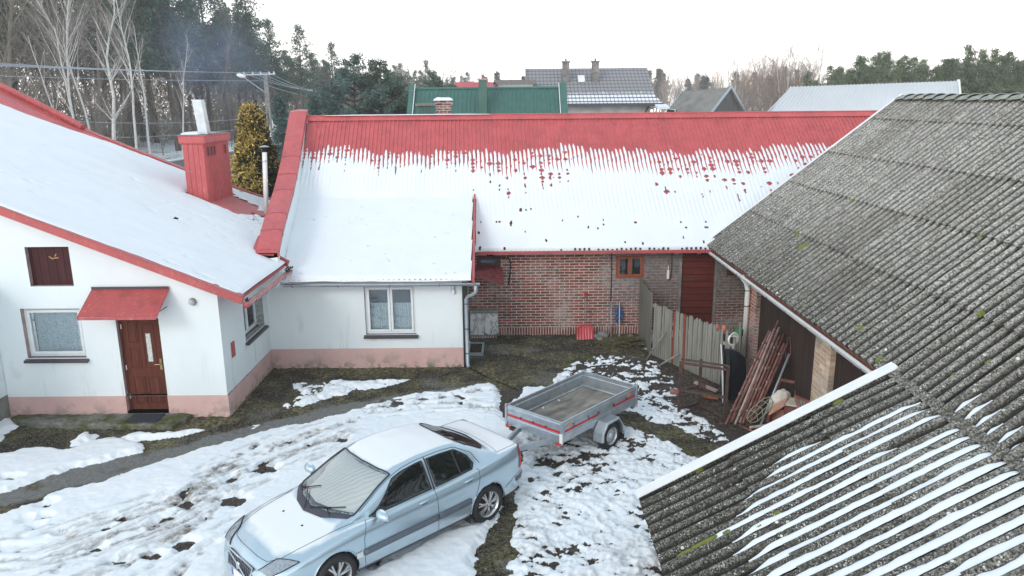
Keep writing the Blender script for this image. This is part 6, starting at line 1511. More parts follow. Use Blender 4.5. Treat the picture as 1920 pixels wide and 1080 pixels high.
# seams
seam = simple('panel_gap', (.035, .045, .055), .8)
def seam_line(pts, r_=.0042, name='panel_gap', mat=seam, off=.0005, par=None):
    xs_ = []; ts_ = []
    for (x0, t0), (x1, t1) in zip(pts[:-1], pts[1:]):
        n = max(2, int(max(abs(x1 - x0) / .05, abs(t1 - t0) / .3))); xs_ += list(np.linspace(x0, x1, n, endpoint=False)); ts_ += list(np.linspace(t0, t1, n, endpoint=False))
    xs_.append(pts[-1][0]); ts_.append(pts[-1][1]); P = P3(np.array(xs_), np.array(ts_), off)
    mb = MB(); mb.tube([tuple(p) for p in P], r_, 5); return mb.build(name, mat, par or CAR, smooth=True)
for sg in (1, -1):
    seam_line([(.90, sg * 2.3), (.93, sg * 4), (.92, sg * 5.5), (.86, sg * 6.8), (.82, sg * 7.9)]); seam_line([(-.355, sg * 2.3), (-.35, sg * 5), (-.345, sg * 8.0)]); 
    seam_line([(-.96, sg * 2.3), (-1.0, sg * 3.2), (-1.08, sg * 4.4), (-1.17, sg * 5.6), (-1.22, sg * 7.2), (-1.19, sg * 8.0)]); seam_line([(.90, sg * 2.35), (.2, sg * 2.35), (-.96, sg * 2.35)])
    seam_line([(.98, sg * 8.15), (1.15, sg * 8.30), (1.6, sg * 8.35), (1.98, sg * 8.4), (2.12, sg * 9.0)])          # bonnet side
    seam_line([(-.355, sg * 8.0), (-.33, sg * 8.95)], r_=.012, mat=cblack)
    seam_line([(.86, sg * 8.93), (.5, sg * 8.97), (.2, sg * 8.98), (-.4, sg * 8.98), (-.9, sg * 8.98), (-1.2, sg * 8.7), (-1.28, sg * 8.2)], r_=.005, mat=cblack)   # drip rail
    seam_line([(-1.69, sg * 8.5), (-1.72, sg * 9.2), (-1.74, sg * 10), (-1.75, sg * 10.98)], r_=.004); seam_line([(-1.69, sg * 8.5), (-2.1, sg * 8.4), (-2.2, sg * 8.5)], r_=.004)
    seam_line([(2.12, sg * 9.0), (2.15, sg * 10), (2.16, sg * 10.98)])
    seam_line([(-1.72, sg * 3.6), (-1.95, sg * 4.2), (-2.15, sg * 4.4)]); seam_line([(1.74, sg * 4.5), (1.9, sg * 4.7), (2.05, sg * 5)])
    # side moulding
    T0, T1 = 3.95, 4.55
    for a, b in ((.94, -.34), (-.36, -.98)):
        o = patch('side_moulding', cgrey, CAR, lambda t, a=a: b, lambda t, a=a: a, sg * T0, sg * T1, nt=4, nx=20, off=.016); s_ = o.modifiers.new('s', 'SOLIDIFY'); s_.thickness = .018; s_.offset = 0
    o = patch('side_repeater', simple('clear_lamp', (.62, .62, .58), .2) if 'clear_lamp' not in bpy.data.materials else bpy.data.materials['clear_lamp'], CAR, lambda t: .965, lambda t: 1.06, sg * T0, sg * T1, nt=4, nx=4, off=.012)
    o = patch('sill', cgrey, CAR, lambda t: -.98, lambda t: .98, sg * 1.3, sg * 2.2, nt=4, nx=20, off=.006)
    # door handles
    for x in (-.16, -1.02):
        c_ = P3(np.array([x - .02, x + .05, x + .12]), np.full(3, sg * 6.35), .028); c0 = P3(np.array([x - .03, x + .13]), np.full(2, sg * 6.35), .0)
        mb = MB(); mb.tube([tuple(c0[0])] + [tuple(p) for p in c_] + [tuple(c0[1])], [.012, .014, .015, .014, .012], 8); dh = mb.build('door_handle', paint, CAR, smooth=True)
        o = patch('handle_recess', simple('recess_shade', (.16, .21, .25), .5) if 'recess_shade' not in bpy.data.materials else bpy.data.materials['recess_shade'], CAR, lambda t: x - .01, lambda t: x + .10, sg * 6.0, sg * 6.45, nt=4, nx=6, off=.002)
    # wheel arch lip, liner
    for xc in (1.3575, -1.3575):
        A = np.linspace(-.28, pi + .28, 40); pts = []
        for a in A:
            px_ = xc + .352 * cos(a); pz = .335 + .352 * sin(a); tt = np.linspace(1.5, 7.0, 90); q = SURF(np.full(90, px_), sg * tt); k = np.argmin(np.abs(q[:, 2] - pz)); pts.append((px_, q[k, 1] - sg * .004, pz))
        mb = MB(); mb.tube(pts, .012, 6); mb.build('arch_lip', paint, CAR, smooth=True)
        vs = []; 
        for a in A: vs += [(xc + .352 * cos(a), sg * .875, .335 + .352 * sin(a)), (xc + .352 * cos(a), sg * .50, .335 + .352 * sin(a))]
        mb = MB(); mb.add(vs, [(2 * i, 2 * i + 1, 2 * i + 3, 2 * i + 2) for i in range(39)]); mb.add([v for v in vs[1::2]], [tuple(range(40))]); mb.build('arch_liner', M['black'], CAR)
    wheel(CAR, 1.3575, sg * .785, .318, .205, sg, True, rr=.665); wheel(CAR, -1.3575, sg * .785, .318, .205, sg, True, rr=.665)
    m_ = MB(); m_.box(-1.0 - .0, -.985, min(sg * .70, sg * .87), max(sg * .70, sg * .87), .12, .32); m_.build('mudflap', M['black'], CAR)
    # mirrors
    b = bmesh.new(); bmesh.ops.create_uvsphere(b, u_segments=24, v_segments=16, radius=1)
    for v_ in b.verts:
        p = v_.co; xx_ = p.x * .085 if p.x > 0 else p.x * .04; v_.co = Vector((.66 + xx_, sg * (.985 + p.y * .135), .985 + p.z * (.085 if p.z > 0 else .070)))
    me = bpy.data.meshes.new('mirror'); b.to_mesh(me); b.free(); me.materials.append(paint); me.polygons.foreach_set('use_smooth', [True] * len(me.polygons)); mo = link('mirror', me, CAR)
    m_ = MB(); m_.beam((.68, sg * .80, .93), (.67, sg * .90, .955), .07, .035); m_.tube([(.67, sg * .88, .935), (.67, sg * 1.06, .945)], .03, 8); m_.build('mirror_foot', cblack, mo)
    # headlamps, tail lamps
    o = patch('headlamp', simple('headlamp_lens', (.34, .38, .42), .08, .4, .25, 30) if 'headlamp_lens' not in bpy.data.materials else bpy.data.materials['headlamp_lens'], CAR, lambda t: float(np.interp(abs(t), [6.9, 8.6], [1.84, 2.02])), lambda t: float(np.interp(abs(t), [6.9, 8.6], [2.20, 2.235])), sg * 6.9, sg * 8.6, nt=10, nx=12, off=.007)
    m_ = MB(); e0 = P3(np.linspace(1.84, 2.20, 10), np.full(10, sg * 6.9), .008); m_.tube([tuple(p) for p in e0], .008, 5); e1 = P3(np.linspace(2.02, 2.235, 10), np.full(10, sg * 8.6), .008); m_.tube([tuple(p) for p in e1], .008, 5); e2 = P3(np.array([1.84, 1.9, 1.96, 2.02]), sg * np.array([6.9, 7.5, 8.05, 8.6]), .008); m_.tube([tuple(p) for p in e2], .008, 5); m_.build('lamp_rim', cblack, o, smooth=True)
    o = patch('tail_lamp', simple('tail_lamp_red', (.50, .012, .02), .12, 0, .15, 14) if 'tail_lamp_red' not in bpy.data.materials else bpy.data.materials['tail_lamp_red'], CAR, lambda t: float(np.interp(abs(t), [4.9, 6.5, 8.2], [-2.22, -2.235, -2.235])), lambda t: float(np.interp(abs(t), [4.9, 6.5, 8.2], [-2.06, -2.10, -2.17])), sg * 4.9, sg * 8.2, nt=12, nx=8, off=.008)
    o = patch('bumper_strip', cgrey, CAR, lambda t: -2.24, lambda t: -1.98, sg * 3.55, sg * 4.0, nt=4, nx=10, off=.010)
    o = patch('bumper_strip', cgrey, CAR, lambda t: 1.78, lambda t: 2.27, sg * 3.2, sg * 4.4, nt=4, nx=16, off=.010)
# cowl, wipers
xx = np.linspace(-1, 1, 25); mb = MB(); vs = []
for u in xx:
    t = 9.05 + 1.95 * (1 - abs(u)); t = min(t, 11) * (1 if u >= 0 else -1); xb = float(ws_b(t)); 
    p0 = P3(np.array(xb - .01), np.array(t), .007); p1 = P3(np.array(xb + .115 - .03 * abs(u)), np.array(t), .007); vs += [tuple(p0), tuple(p1)]
mb.add(vs, [(2 * i, 2 * i + 1, 2 * i + 3, 2 * i + 2) for i in range(24)]); mb.build('cowl', simple('cowl_plastic', (.05, .052, .07), .6), CAR)
def on_ws(u, v, h=.02):      # u across -1..1 (left +), v from base 0 to top 1
    t = (9.1 + 1.9 * (1 - abs(u))) * (1 if u >= 0 else -1); x = float(ws_b(t)) + (float(ws_t(t)) - float(ws_b(t))) * v; return tuple(P3(np.array(x), np.array(t), h))
for (ua, va, ub, vb, pu) in ((.05, -.03, .72, .16, .42), (-.80, .0, -.22, .30, -.30)):
    mb = MB(); mb.tube([on_ws(ua + (ub - ua) * k / 8, va + (vb - va) * k / 8, .018) for k in range(9)], .008, 5); b_ = mb.build('wiper', M['cable'], CAR)
    mb = MB(); mb.tube([on_ws(pu + .25, -.09, .02), on_ws(pu + .12, .0, .04), on_ws((ua + ub) / 2, (va + vb) / 2, .028)], .007, 5); mb.build('wiper_arm', M['cable'], b_)
# grille, badge, plate
ZC = lambda x, t, o: tuple(P3(np.array(x), np.array(t), o))
mb = MB(); mb.slab([(2.322, -.30, .44), (2.322, .30, .44), (2.282, .34, .618), (2.282, -.34, .618)], .05, (1, 0, .25)); gr = mb.build('grille', cblack, CAR)
mb = MB(); fr_ = [(2.329, -.31, .435), (2.329, .31, .435), (2.287, .355, .626), (2.287, -.355, .626)]; mb.tube(fr_, .013, 8, closed=True); mb.build('grille_frame', chrome, gr, smooth=True)
for k in range(13):
    y = -.28 + .56 * k / 12; mb = MB(); mb.beam((2.331, y, .445), (2.292, y * 1.12, .616), .010, .010); mb.build('grille_bar', cgrey, gr)
for z in (.49, .54, .585): mb = MB(); mb.beam((2.327 - (z - .44) * .22, -.31, z), (2.327 - (z - .44) * .22, .31, z), .008, .008); mb.build('grille_bar', cgrey, gr)
mb = MB(); mb.beam((2.341, .32, .447), (2.301, -.32, .614), .028, .012, up=(1, 0, .2)); mb.lathe([(.045, -.004), (.048, .010), (.036, .014), (.001, .010)], (2.319, 0, .53), (1, 0, .22), 24); mb.build('badge', chrome, gr)
mb = MB(); mb.box(2.298, 2.31, -.26, .26, .27, .385); npl = mb.build('number_plate', M['white'], CAR)
mb = MB(); mb.box(2.311, 2.313, -.26, -.215, .272, .383); mb.build('plate_band', simple('plate_blue', (.02, .07, .4), .4), npl)
for (x, y) in ((1.50, .28), (1.50, -.28)): p = SURF(np.array(x), np.array(10.2 if y > 0 else -10.2)); mb = MB(); mb.lathe([(.001, .012), (.014, .008), (.018, 0)], tuple(p), (0, 0, 1), 8); mb.build('washer_jet', M['cable'], CAR)
# interior
seatm = simple('olive_grey_seat', (.15, .16, .13), .85, 0, .2, 8)
for y in (.37, -.37):
    for cx_, wd in ((.0, .25),):
        mb = MB(); mb.hexa([(-.15, y - .24, .42), (.35, y - .24, .42), (.35, y + .24, .42), (-.15, y + .24, .42), (-.18, y - .23, .55), (.36, y - .23, .60), (.36, y + .23, .60), (-.18, y + .23, .55)]); s0 = mb.build('seat', seatm, CAR, bevel=.05)
        mb = MB(); mb.hexa([(-.30, y - .23, .55), (-.13, y - .23, .55), (-.13, y + .23, .55), (-.30, y + .23, .55), (-.47, y - .20, 1.10), (-.34, y - .20, 1.12), (-.34, y + .20, 1.12), (-.47, y + .20, 1.10)]); mb.build('backrest', seatm, s0, bevel=.05)
        mb = MB(); mb.hexa([(-.46, y - .13, 1.13), (-.36, y - .13, 1.13), (-.36, y + .13, 1.13), (-.46, y + .13, 1.13), (-.48, y - .12, 1.28), (-.39, y - .12, 1.29), (-.39, y + .12, 1.29), (-.48, y + .12, 1.28)]); mb.build('headrest', seatm, s0, bevel=.03)
mb = MB(); mb.box(-1.15, -.65, -.62, .62, .42, .58); mb.hexa([(-1.2, -.62, .55), (-1.05, -.62, .55), (-1.05, .62, .55), (-1.2, .62, .55), (-1.38, -.58, 1.0), (-1.26, -.58, 1.02), (-1.26, .58, 1.02), (-1.38, .58, 1.0)]); mb.build('rear_bench', seatm, CAR)
mb = MB(); mb.box(-1.2, 1.0, -.80, .80, .26, .30); mb.build('cabin_floor', M['black'], CAR)
mb = MB(); mb.hexa([(.55, -.72, .60), (1.10, -.70, .60), (1.10, .70, .60), (.55, .72, .60), (.57, -.72, .90), (1.05, -.66, .87), (1.05, .66, .87), (.57, .72, .90)]); mb.build('dashboard', simple('grey_dashboard', (.07, .07, .075), .7), CAR)
mb = MB(); mb.tube([(.42 - .05 * sin(a), .37 + .18 * cos(a), .84 + .17 * sin(a)) for a in np.linspace(0, 2 * pi, 25)[:-1]], .015, 6, closed=True); mb.tube([(.42, .19, .84), (.44, .37, .84), (.42, .55, .84)], .02, 6); mb.tube([(.44, .37, .84), (.6, .37, .76)], .025, 6); mb.build('steering_wheel', cblack, CAR, smooth=True)
mb = MB(); mb.box(-1.62, -1.25, -.60, .60, .97, .985); mb.build('parcel_shelf', cblack, CAR)
mb = MB(); mb.tube([(-2.1, 0, .30), (-2.36, 0, .32), (-2.40, 0, .42)], .022, 8); mb.lathe([(.001, .05), (.02, .045), (.026, .025), (.02, .0)], (-2.40, 0, .45), n=12); mb.build('tow_bar', M['iron'], CAR)

# ---------------------------------------------------------------- background buildings
def gable_house(name, label, cat, x0, x1, y0, y1, zg, ze, zr, wallm, roofm, grp=None, axis='x', over=.4, ribs=None, yr=None):
    T_ = thing(name, label, cat, ((x0 + x1) / 2, y0, zg), grp); mb = MB(); yr = yr or (y0 + y1) / 2
    if axis == 'x':
        mb.add([(x0, y0, zg), (x1, y0, zg), (x1, y0, ze), (x0, y0, ze)], [(0, 1, 2, 3)]); mb.add([(x0, y1, zg), (x1, y1, zg), (x1, y1, ze), (x0, y1, ze)], [(3, 2, 1, 0)])
        for x in (x0, x1): mb.add([(x, y0, zg), (x, y1, zg), (x, y1, ze), (x, yr, zr - .1), (x, y0, ze)], [(0, 1, 2, 3, 4)])
        mb.build('wall', wallm, T_); mb = MB(); a0, a1 = x0 - over, x1 + over; s = (zr - ze) / (yr - y0)
        n = Vector((0, -s, 1)); mb.slab([(a0, y0 - over, ze - over * s), (a1, y0 - over, ze - over * s), (a1, yr, zr), (a0, yr, zr)], .12, n)
        s2 = (zr - ze) / (y1 - yr); mb.slab([(a0, yr, zr), (a1, yr, zr), (a1, y1 + over, ze - over * s2), (a0, y1 + over, ze - over * s2)], .12, (0, s2, 1))
        rf_ = mb.build('roof', roofm, T_)
        if ribs:
            sl = Vector((0, yr - y0 + over, (zr - ze) + over * s)); ribbed('roof_sheet', ribs, rf_, (a0, y0 - over, ze - over * s + .01), (1, 0, 0), sl, a1 - a0, sl.length, .19, .03)
    return T_, rf_
grn = M['green_sheet']
gx0, gx1 = -4.6, 2.55
GH, GR = gable_house('green_roofed_house', 'house with a green ribbed metal roof behind the red ridge', 'house', gx0 + .15, gx1 - .1, 33.0, 39.6, .3, 4.2, 7.07, M['stucco'], grn, over=.0, ribs=grn, yr=36.3)
mb = MB()
for x0, x1 in ((gx0 - .02, gx0 + .22), (gx1 - .30, gx1 + .02)):
    mb = MB(); mb.hexa([(x0, 32.8, 3.85), (x1, 32.8, 3.85), (x1, 36.3, 7.0), (x0, 36.3, 7.0), (x0, 32.8, 4.15), (x1, 32.8, 4.15), (x1, 36.3, 7.33), (x0, 36.3, 7.33)]); mb.hexa([(x0, 36.3, 7.0), (x1, 36.3, 7.0), (x1, 39.8, 3.85), (x0, 39.8, 3.85), (x0, 36.3, 7.33), (x1, 36.3, 7.33), (x1, 39.8, 4.15), (x0, 39.8, 4.15)]); mb.build('parapet_cap', grn, GR)
mb = MB(); mb.box(gx0 + .225, gx0 + .25, 33.0, 36.2, 7.0, 7.0 + .002)
for x in (gx0 + .24, gx1 - .32): mb.beam((x, 32.8, 4.18 - .02), (x, 36.25, 7.31), .03, .02)
mb.build('edge_strip', M['white'], GR)
mb = MB(); mb.tube([(gx0, 36.3, 7.09), (gx1, 36.3, 7.09)], .07, 8); mb.build('ridge_cap', grn, GR)
mb = MB(); mb.box(-1.40, -1.04, 34.9, 35.4, 5.6, 7.42); c_ = mb.build('chimney', grn, GR); mb = MB(); mb.box(-1.45, -.99, 34.85, 35.45, 7.42, 7.50); mb.build('chimney_cap', simple('faded_salmon', (.42, .28, .25), .7), c_)
mb = MB(); mb.box(-3.40, -2.80, 28.6, 29.3, 4.0, 6.37); d_ = mb.build('vent_box', grn, GH)
ribbed('cladding', grn, d_, (-3.40, 28.59, 4.0), (1, 0, 0), (0, 0, 1), .6, 2.3, .12, .02); mb = MB(); mb.box(-3.46, -2.74, 28.5, 29.36, 6.37, 6.46); mb.build('vent_cap', M['concrete'], d_)

tile = MT('grey_roof_tiles', .55, 0, .4); _x, _y, _z = tile.sep(0), tile.sep(1), tile.sep(2)
_r = tile.math('FRACT', tile.math('MULTIPLY', _z, 3.6)); _c = tile.math('FRACT', tile.math('MULTIPLY', _x, 3.3))
_row = tile.ramp(_r, [(0, .0), (.14, .25), (.3, 1)]); _col = tile.ramp(_c, [(0, .35), (.2, 1), (.8, 1), (1, .35)])
base = tile.mix(tile.math('MULTIPLY', _row, _col), (.075, .075, .085), (.27, .265, .275)); 
_sn = tile.math('ADD', tile.math('SUBTRACT', 7.15, _z), tile.math('MULTIPLY', tile.math('SUBTRACT', tile.noise(9, 3), .5), 1.2)); _sn = tile.math('MULTIPLY', tile.ramp(_sn, [(0.0, 0), (.25, 1)]), tile.math('MULTIPLY', tile.math('GREATER_THAN', _r, .34), tile.math('GREATER_THAN', _c, .18)))
tile.color(tile.mix(_sn, base, (.80, .83, .88))); tile.bump(tile.math('ADD', _r, _col), .6, .04)
rend = simple('grey_render', (.36, .35, .33), .9, 0, .3, 1.6, .3)
GY, GYR = gable_house('grey_tiled_house', 'large grey rendered house with a grey tiled roof and two chimneys', 'house', 1.8, 11.0, 62.0, 70.0, 2.2, 6.6, 9.15, rend, tile.m, over=.5, yr=66.5)
# right verge leans outward (trapezoid roof)
mb = MB(); mb.slab([(11.3, 61.5, 6.24), (12.0, 61.5, 6.24), (9.6, 66.5, 9.16), (9.2, 66.5, 9.16)][::1], .1, (0, -.5, .87)); mb.build('hip_slope', tile.m, GYR)
mb = MB(); mb.beam((1.25, 61.42, 6.16), (12.0, 61.42, 6.16), .16, .24); mb.build('gutter', M['sill'], GYR)
mb = MB(); mb.beam((1.28, 61.5, 6.3), (1.28, 66.5, 9.24), .06, .22); mb.build('barge_board', M['gutter'], GYR)
for x in (4.55, 6.95):
    mb = MB(); mb.box(x - .28, x + .28, 64.4, 65.0, 7.6, 9.55); c_ = mb.build('chimney', mk_brick('grey_chimney_brick', c1=(.20, .19, .185), c2=(.12, .115, .11), mortar=(.3, .3, .3)) if x < 5 else bpy.data.materials['grey_chimney_brick'], GYR)
    mb = MB(); mb.box(x - .36, x + .36, 64.3, 65.1, 9.55, 9.64); mb.tube([(x, 64.7, 9.64), (x, 64.7, 9.85)], .08, 8); mb.build('chimney_cap', M['concrete'], c_)
mb = MB(); mb.hexa([(5.55, 64.3, 7.98), (6.1, 64.3, 7.98), (6.1, 65.0, 8.40), (5.55, 65.0, 8.40), (5.55, 64.3, 8.12), (6.1, 64.3, 8.12), (6.1, 65.0, 8.54), (5.55, 65.0, 8.54)]); mb.build('roof_light', M['white'], GYR)
mb = MB(); mb.tube([(11.0, 61.8, 6.1), (10.7, 61.9, 5.7), (10.7, 61.95, 2.3)], .06, 8); mb.build('downpipe', M['sill'], GY)
WB = thing('white_dormer_block', 'white block with a grey flat roof beside the grey tiled house', 'house', (-.2, 61, 2.2))
mb = MB(); mb.box(-.9, 1.75, 60.0, 64.0, 2.2, 7.75); mb.build('wall', simple('white_render', (.74, .75, .74), .9), WB)
mb = MB(); mb.box(-1.25, 2.0, 59.4, 64.4, 7.75, 8.08); mb.hexa([(-1.55, 59.4, 6.9), (-1.35, 59.4, 6.9), (-1.35, 64, 6.9), (-1.55, 64, 6.9), (-1.25, 59.4, 7.9), (-1.05, 59.4, 7.9), (-1.05, 64, 7.9), (-1.25, 64, 7.9)]); mb.build('roof', simple('dark_flat_roof', (.17, .15, .145), .7), WB)
DR, DRR = gable_house('red_roofed_house', 'distant house with a plain red roof behind the green chimney', 'house', -4.9, 2, 74, 80, 2.4, 6.4, 8.35, M['stucco'], M['red'], over=.5, yr=77)
# small lean-to and tilted board at the grey house
LT = thing('garden_shelter', 'small shelter with a snowy dark roof at the corner of the grey tiled house', 'shelter', (11.9, 60, 2.3))
mb = MB(); mb.slab([(10.9, 58.5, 5.5), (12.6, 58.5, 4.7), (12.6, 61, 4.7), (10.9, 61, 5.5)], .1, (.4, 0, .9)); mb.build('roof', M['sill'], LT)
mb = MB(); mb.slab([(11.3, 60, 6.0), (12.2, 60, 6.0), (12.2, 61.4, 6.2), (11.3, 61.4, 6.2)], .18, (0, -.1, 1)); mb.build('snow', M['snow'], LT)
for x in (11.0, 12.5): mb = MB(); mb.box(x - .06, x + .06, 59, 59.1, 2.3, 4.8); mb.build('post', M['sill'], LT)
SB = thing('tilted_sign', 'dark sign board with white marks and a white border on posts beside the grey house', 'sign', (12.2, 57.5, 2.4))
mb = MB(); mb.slab([(11.35, 57.5, 4.9), (12.25, 57.5, 4.75), (12.25, 57.6, 5.75), (11.5, 57.6, 5.85)], .06, (0, -1, 0)); mb.build('board', M['cable'], SB)
mb = MB(); mb.tube([(11.33, 57.45, 4.88), (12.28, 57.45, 4.72), (12.1, 57.55, 5.80), (11.5, 57.55, 5.88)], .03, 6, closed=True)
mb.build('border', M['white'], SB)
mb = MB()
for a, z, l, h in ((11.55, 5.35, .04, .25), (11.68, 5.28, .12, .04), (11.68, 5.38, .04, .16), (11.82, 5.30, .04, .28), (11.90, 5.42, .12, .04), (11.98, 5.30, .04, .2), (11.75, 5.02, .3, .05)): mb.box(a, a + l, 57.40, 57.43, z, z + h)
mb.build('marks', M['white'], SB)
for x in (11.6, 12.1): mb = MB(); mb.box(x - .04, x + .04, 57.6, 57.68, 2.3, 4.9); mb.build('post', M['sill'], SB)
# old wooden shed
SD = thing('wooden_shed', 'old grey wooden shed with a sagging grey roof', 'shed', (15, 58, 2.3))
so_ = simple('grey_felt_roof', (.20, .195, .18), .9, 0, .25, 1.2)
ridgeA, ridgeB = Vector((13.7, 62.5, 7.15)), Vector((16.4, 58.5, 7.38)); eA, eB = Vector((11.0, 59.5, 4.4)), Vector((13.6, 56, 4.5)); fB = Vector((18.8, 60.5, 4.6)); fA = Vector((16.4, 64.5, 4.4))
mb = MB(); mb.slab([eA, eB, ridgeB, ridgeA], .1, (-.5, -.4, .8)); mb.slab([ridgeA, ridgeB, fB, fA], .1, (.5, .4, .8)); mb.build('roof', so_, SD)
mb = MB(); mb.beam(eB + Vector((0, 0, .03)), ridgeB + Vector((0, 0, .03)), .12, .14); mb.beam(ridgeB + Vector((0, 0, .02)), fB + Vector((0, 0, .02)), .12, .14); mb.beam(eA + Vector((0, 0, .03)), ridgeA + Vector((0, 0, .03)), .08, .1); mb.build('barge_board', M['gutter'], SD)
mb = MB(); g0, g1 = Vector((13.9, 56.4, 0)), Vector((18.5, 60.6, 0)); mb.add([(13.9, 56.4, 2.2), (18.5, 60.6, 2.2), (18.5, 60.6, 4.6), (16.4, 58.75, 7.2), (13.9, 56.4, 4.6)], [(0, 1, 2, 3, 4)]); mb.add([(11.3, 59.6, 2.2), (13.9, 56.4, 2.2), (13.9, 56.4, 4.6), (11.3, 59.6, 4.5)], [(0, 1, 2, 3)]); mb.build('wall', M['greywoodboards'], SD)
# big white roofed barn
LB = thing('long_white_barn', 'long barn with a wide white metal roof behind the red roof', 'barn', (20, 44, 1.8))
wsh = simple('white_roof_sheet', (.60, .62, .64), .4, .1, .04, .5)
a_, b_, c2, d2 = Vector((12.6, 41.5, 4.15)), Vector((23.9, 40.9, 4.3)), Vector((26.1, 46.0, 7.42)), Vector((16.6, 46.6, 7.18))
mb = MB(); mb.slab([a_, b_, c2, d2], .12, (0, -.5, .87)); rr2 = mb.build('roof', wsh, LB)
U_ = (b_ - a_).normalized(); 
mb = MB()
for k in range(48): t = k / 47; mb.beam(a_.lerp(b_, t) + Vector((0, -.0, .03)), d2.lerp(c2, t) + Vector((0, 0, .03)), .05, .03)
mb.build('roof_ribs', wsh, rr2)
mb = MB(); mb.slab([c2 + Vector((0, .02, 0)), d2 + Vector((0, .02, 0)), Vector((15.5, 51.5, 4.2)), Vector((28.5, 51, 4.3))][::-1], .12, (0, .5, .87)); mb.build('back_slope', wsh, rr2)
mb = MB(); gx = [Vector((23.6, 41.1, 1.6)), Vector((28.6, 50.8, 1.6)), Vector((28.4, 50.6, 4.25)), Vector((26.0, 46.1, 7.3)), Vector((23.7, 41.2, 4.15))]; mb.add(gx, [(0, 1, 2, 3, 4)]); mb.build('gable_wall', mk_brick('gable_red_brick', c1=(.32, .09, .08), c2=(.2, .06, .05)), LB)
mb = MB(); mb.beam(b_ + Vector((.05, 0, .0)), c2 + Vector((.05, 0, .0)), .1, .22); mb.beam(c2, Vector((28.5, 51, 4.35)), .1, .22); mb.build('verge_trim', M['white'], LB)
mb = MB(); mb.add([(12.8, 41.8, 1.6), (23.7, 41.2, 1.6), (23.7, 41.2, 4.2), (12.8, 41.8, 4.1)], [(0, 1, 2, 3)]); mb.build('wall', M['brick'], LB)

# ---------------------------------------------------------------- trees
def needle_mat(name, lo, hi, rough=.8):
    m = MT(name, rough, 0, .15); g = m.n('ShaderNodeNewGeometry'); f1 = m.noise(.9, 4); 
    oi = m.n('ShaderNodeObjectInfo'); v = m.math('ADD', m.math('MULTIPLY', f1, .5), m.math('MULTIPLY', g.outputs['Random Per Island'], .5))
    c = m.ramp(v, [(.25, lo), (.75, hi)]); c = m.mix(m.math('MULTIPLY', oi.outputs['Random'], .35), c, tuple(x * .55 for x in lo)); m.color(c); return m.m
def twig_mat(name, lo, hi):
    m = MT(name, .9, 0, .15); f1 = m.noise(1.2, 4); oi = m.n('ShaderNodeObjectInfo'); c = m.ramp(f1, [(.3, lo), (.7, hi)]); c = m.mix(m.math('MULTIPLY', oi.outputs['Random'], .4), c, tuple(x * .6 for x in hi)); m.color(c); return m.m
NM = {'pine': needle_mat('pine_needles', (.05, .092, .075), (.155, .22, .165)), 'youngpine': needle_mat('young_pine_needles', (.08, .12, .065), (.25, .29, .17)), 'spruce': needle_mat('blue_spruce_needles', (.05, .10, .09), (.17, .24, .22)),
      'thuja': needle_mat('golden_scales', (.20, .145, .03), (.85, .64, .20)), 'thujain': needle_mat('dark_green_scales', (.018, .024, .012), (.07, .065, .025)), 'far': needle_mat('far_needles', (.06, .075, .06), (.13, .14, .11))}
TM = {'brown': twig_mat('brown_twigs_bark', (.13, .112, .095), (.31, .275, .235)), 'grey': twig_mat('grey_bark', (.13, .12, .11), (.30, .28, .26)), 'birch': twig_mat('birch_bark', (.55, .55, .54), (.80, .80, .79)), 'birchtwig': twig_mat('birch_twigs', (.22, .19, .18), (.42, .39, .37)), 'rose': twig_mat('rosy_twigs', (.22, .17, .14), (.42, .33, .27))}
_b = TM['birch']; 
def birchbark():
    m = MT('white_birch_bark', .8, 0, .2); n = m.noise(1, 5, .7, sc3=(3, 3, 26)); big = m.noise(2.2, 4); z = m.ramp(n, [(.30, .04), (.42, 1)]); c = m.mix(z, (.10, .09, .085), (.60, .59, .57)); m.color(m.mix(m.ramp(big, [(.55, 0), (.72, .5)]), c, (.28, .26, .24))); return m.m
TM['birch'] = birchbark()
def tubes_np(segs, n=4):
    """segs: array of (p0,p1,r0,r1) -> V,F of open n-sided tubes"""
    P0 = np.array([s[0] for s in segs]); P1 = np.array([s[1] for s in segs]); R0 = np.array([s[2] for s in segs]); R1 = np.array([s[3] for s in segs])
    D = P1 - P0; D /= np.linalg.norm(D, axis=1, keepdims=True) + 1e-9
    ref = np.where(np.abs(D[:, 2:3]) < .9, np.array([[0, 0, 1.]]), np.array([[1., 0, 0]])); A = np.cross(D, ref); A /= np.linalg.norm(A, axis=1, keepdims=True); B = np.cross(D, A)
    a = np.arange(n) * 2 * pi / n; ring = A[:, None] * np.cos(a)[None, :, None] + B[:, None] * np.sin(a)[None, :, None]
    V = np.concatenate([P0[:, None] + ring * R0[:, None, None], P1[:, None] + ring * R1[:, None, None]], 1)
    k = np.arange(n); k2 = (k + 1) % n; f = np.stack([k, k2, k2 + n, k + n], -1); F = (np.arange(len(segs)) * 2 * n)[:, None, None] + f[None]
    return V.reshape(-1, 3), F.reshape(-1, 4)
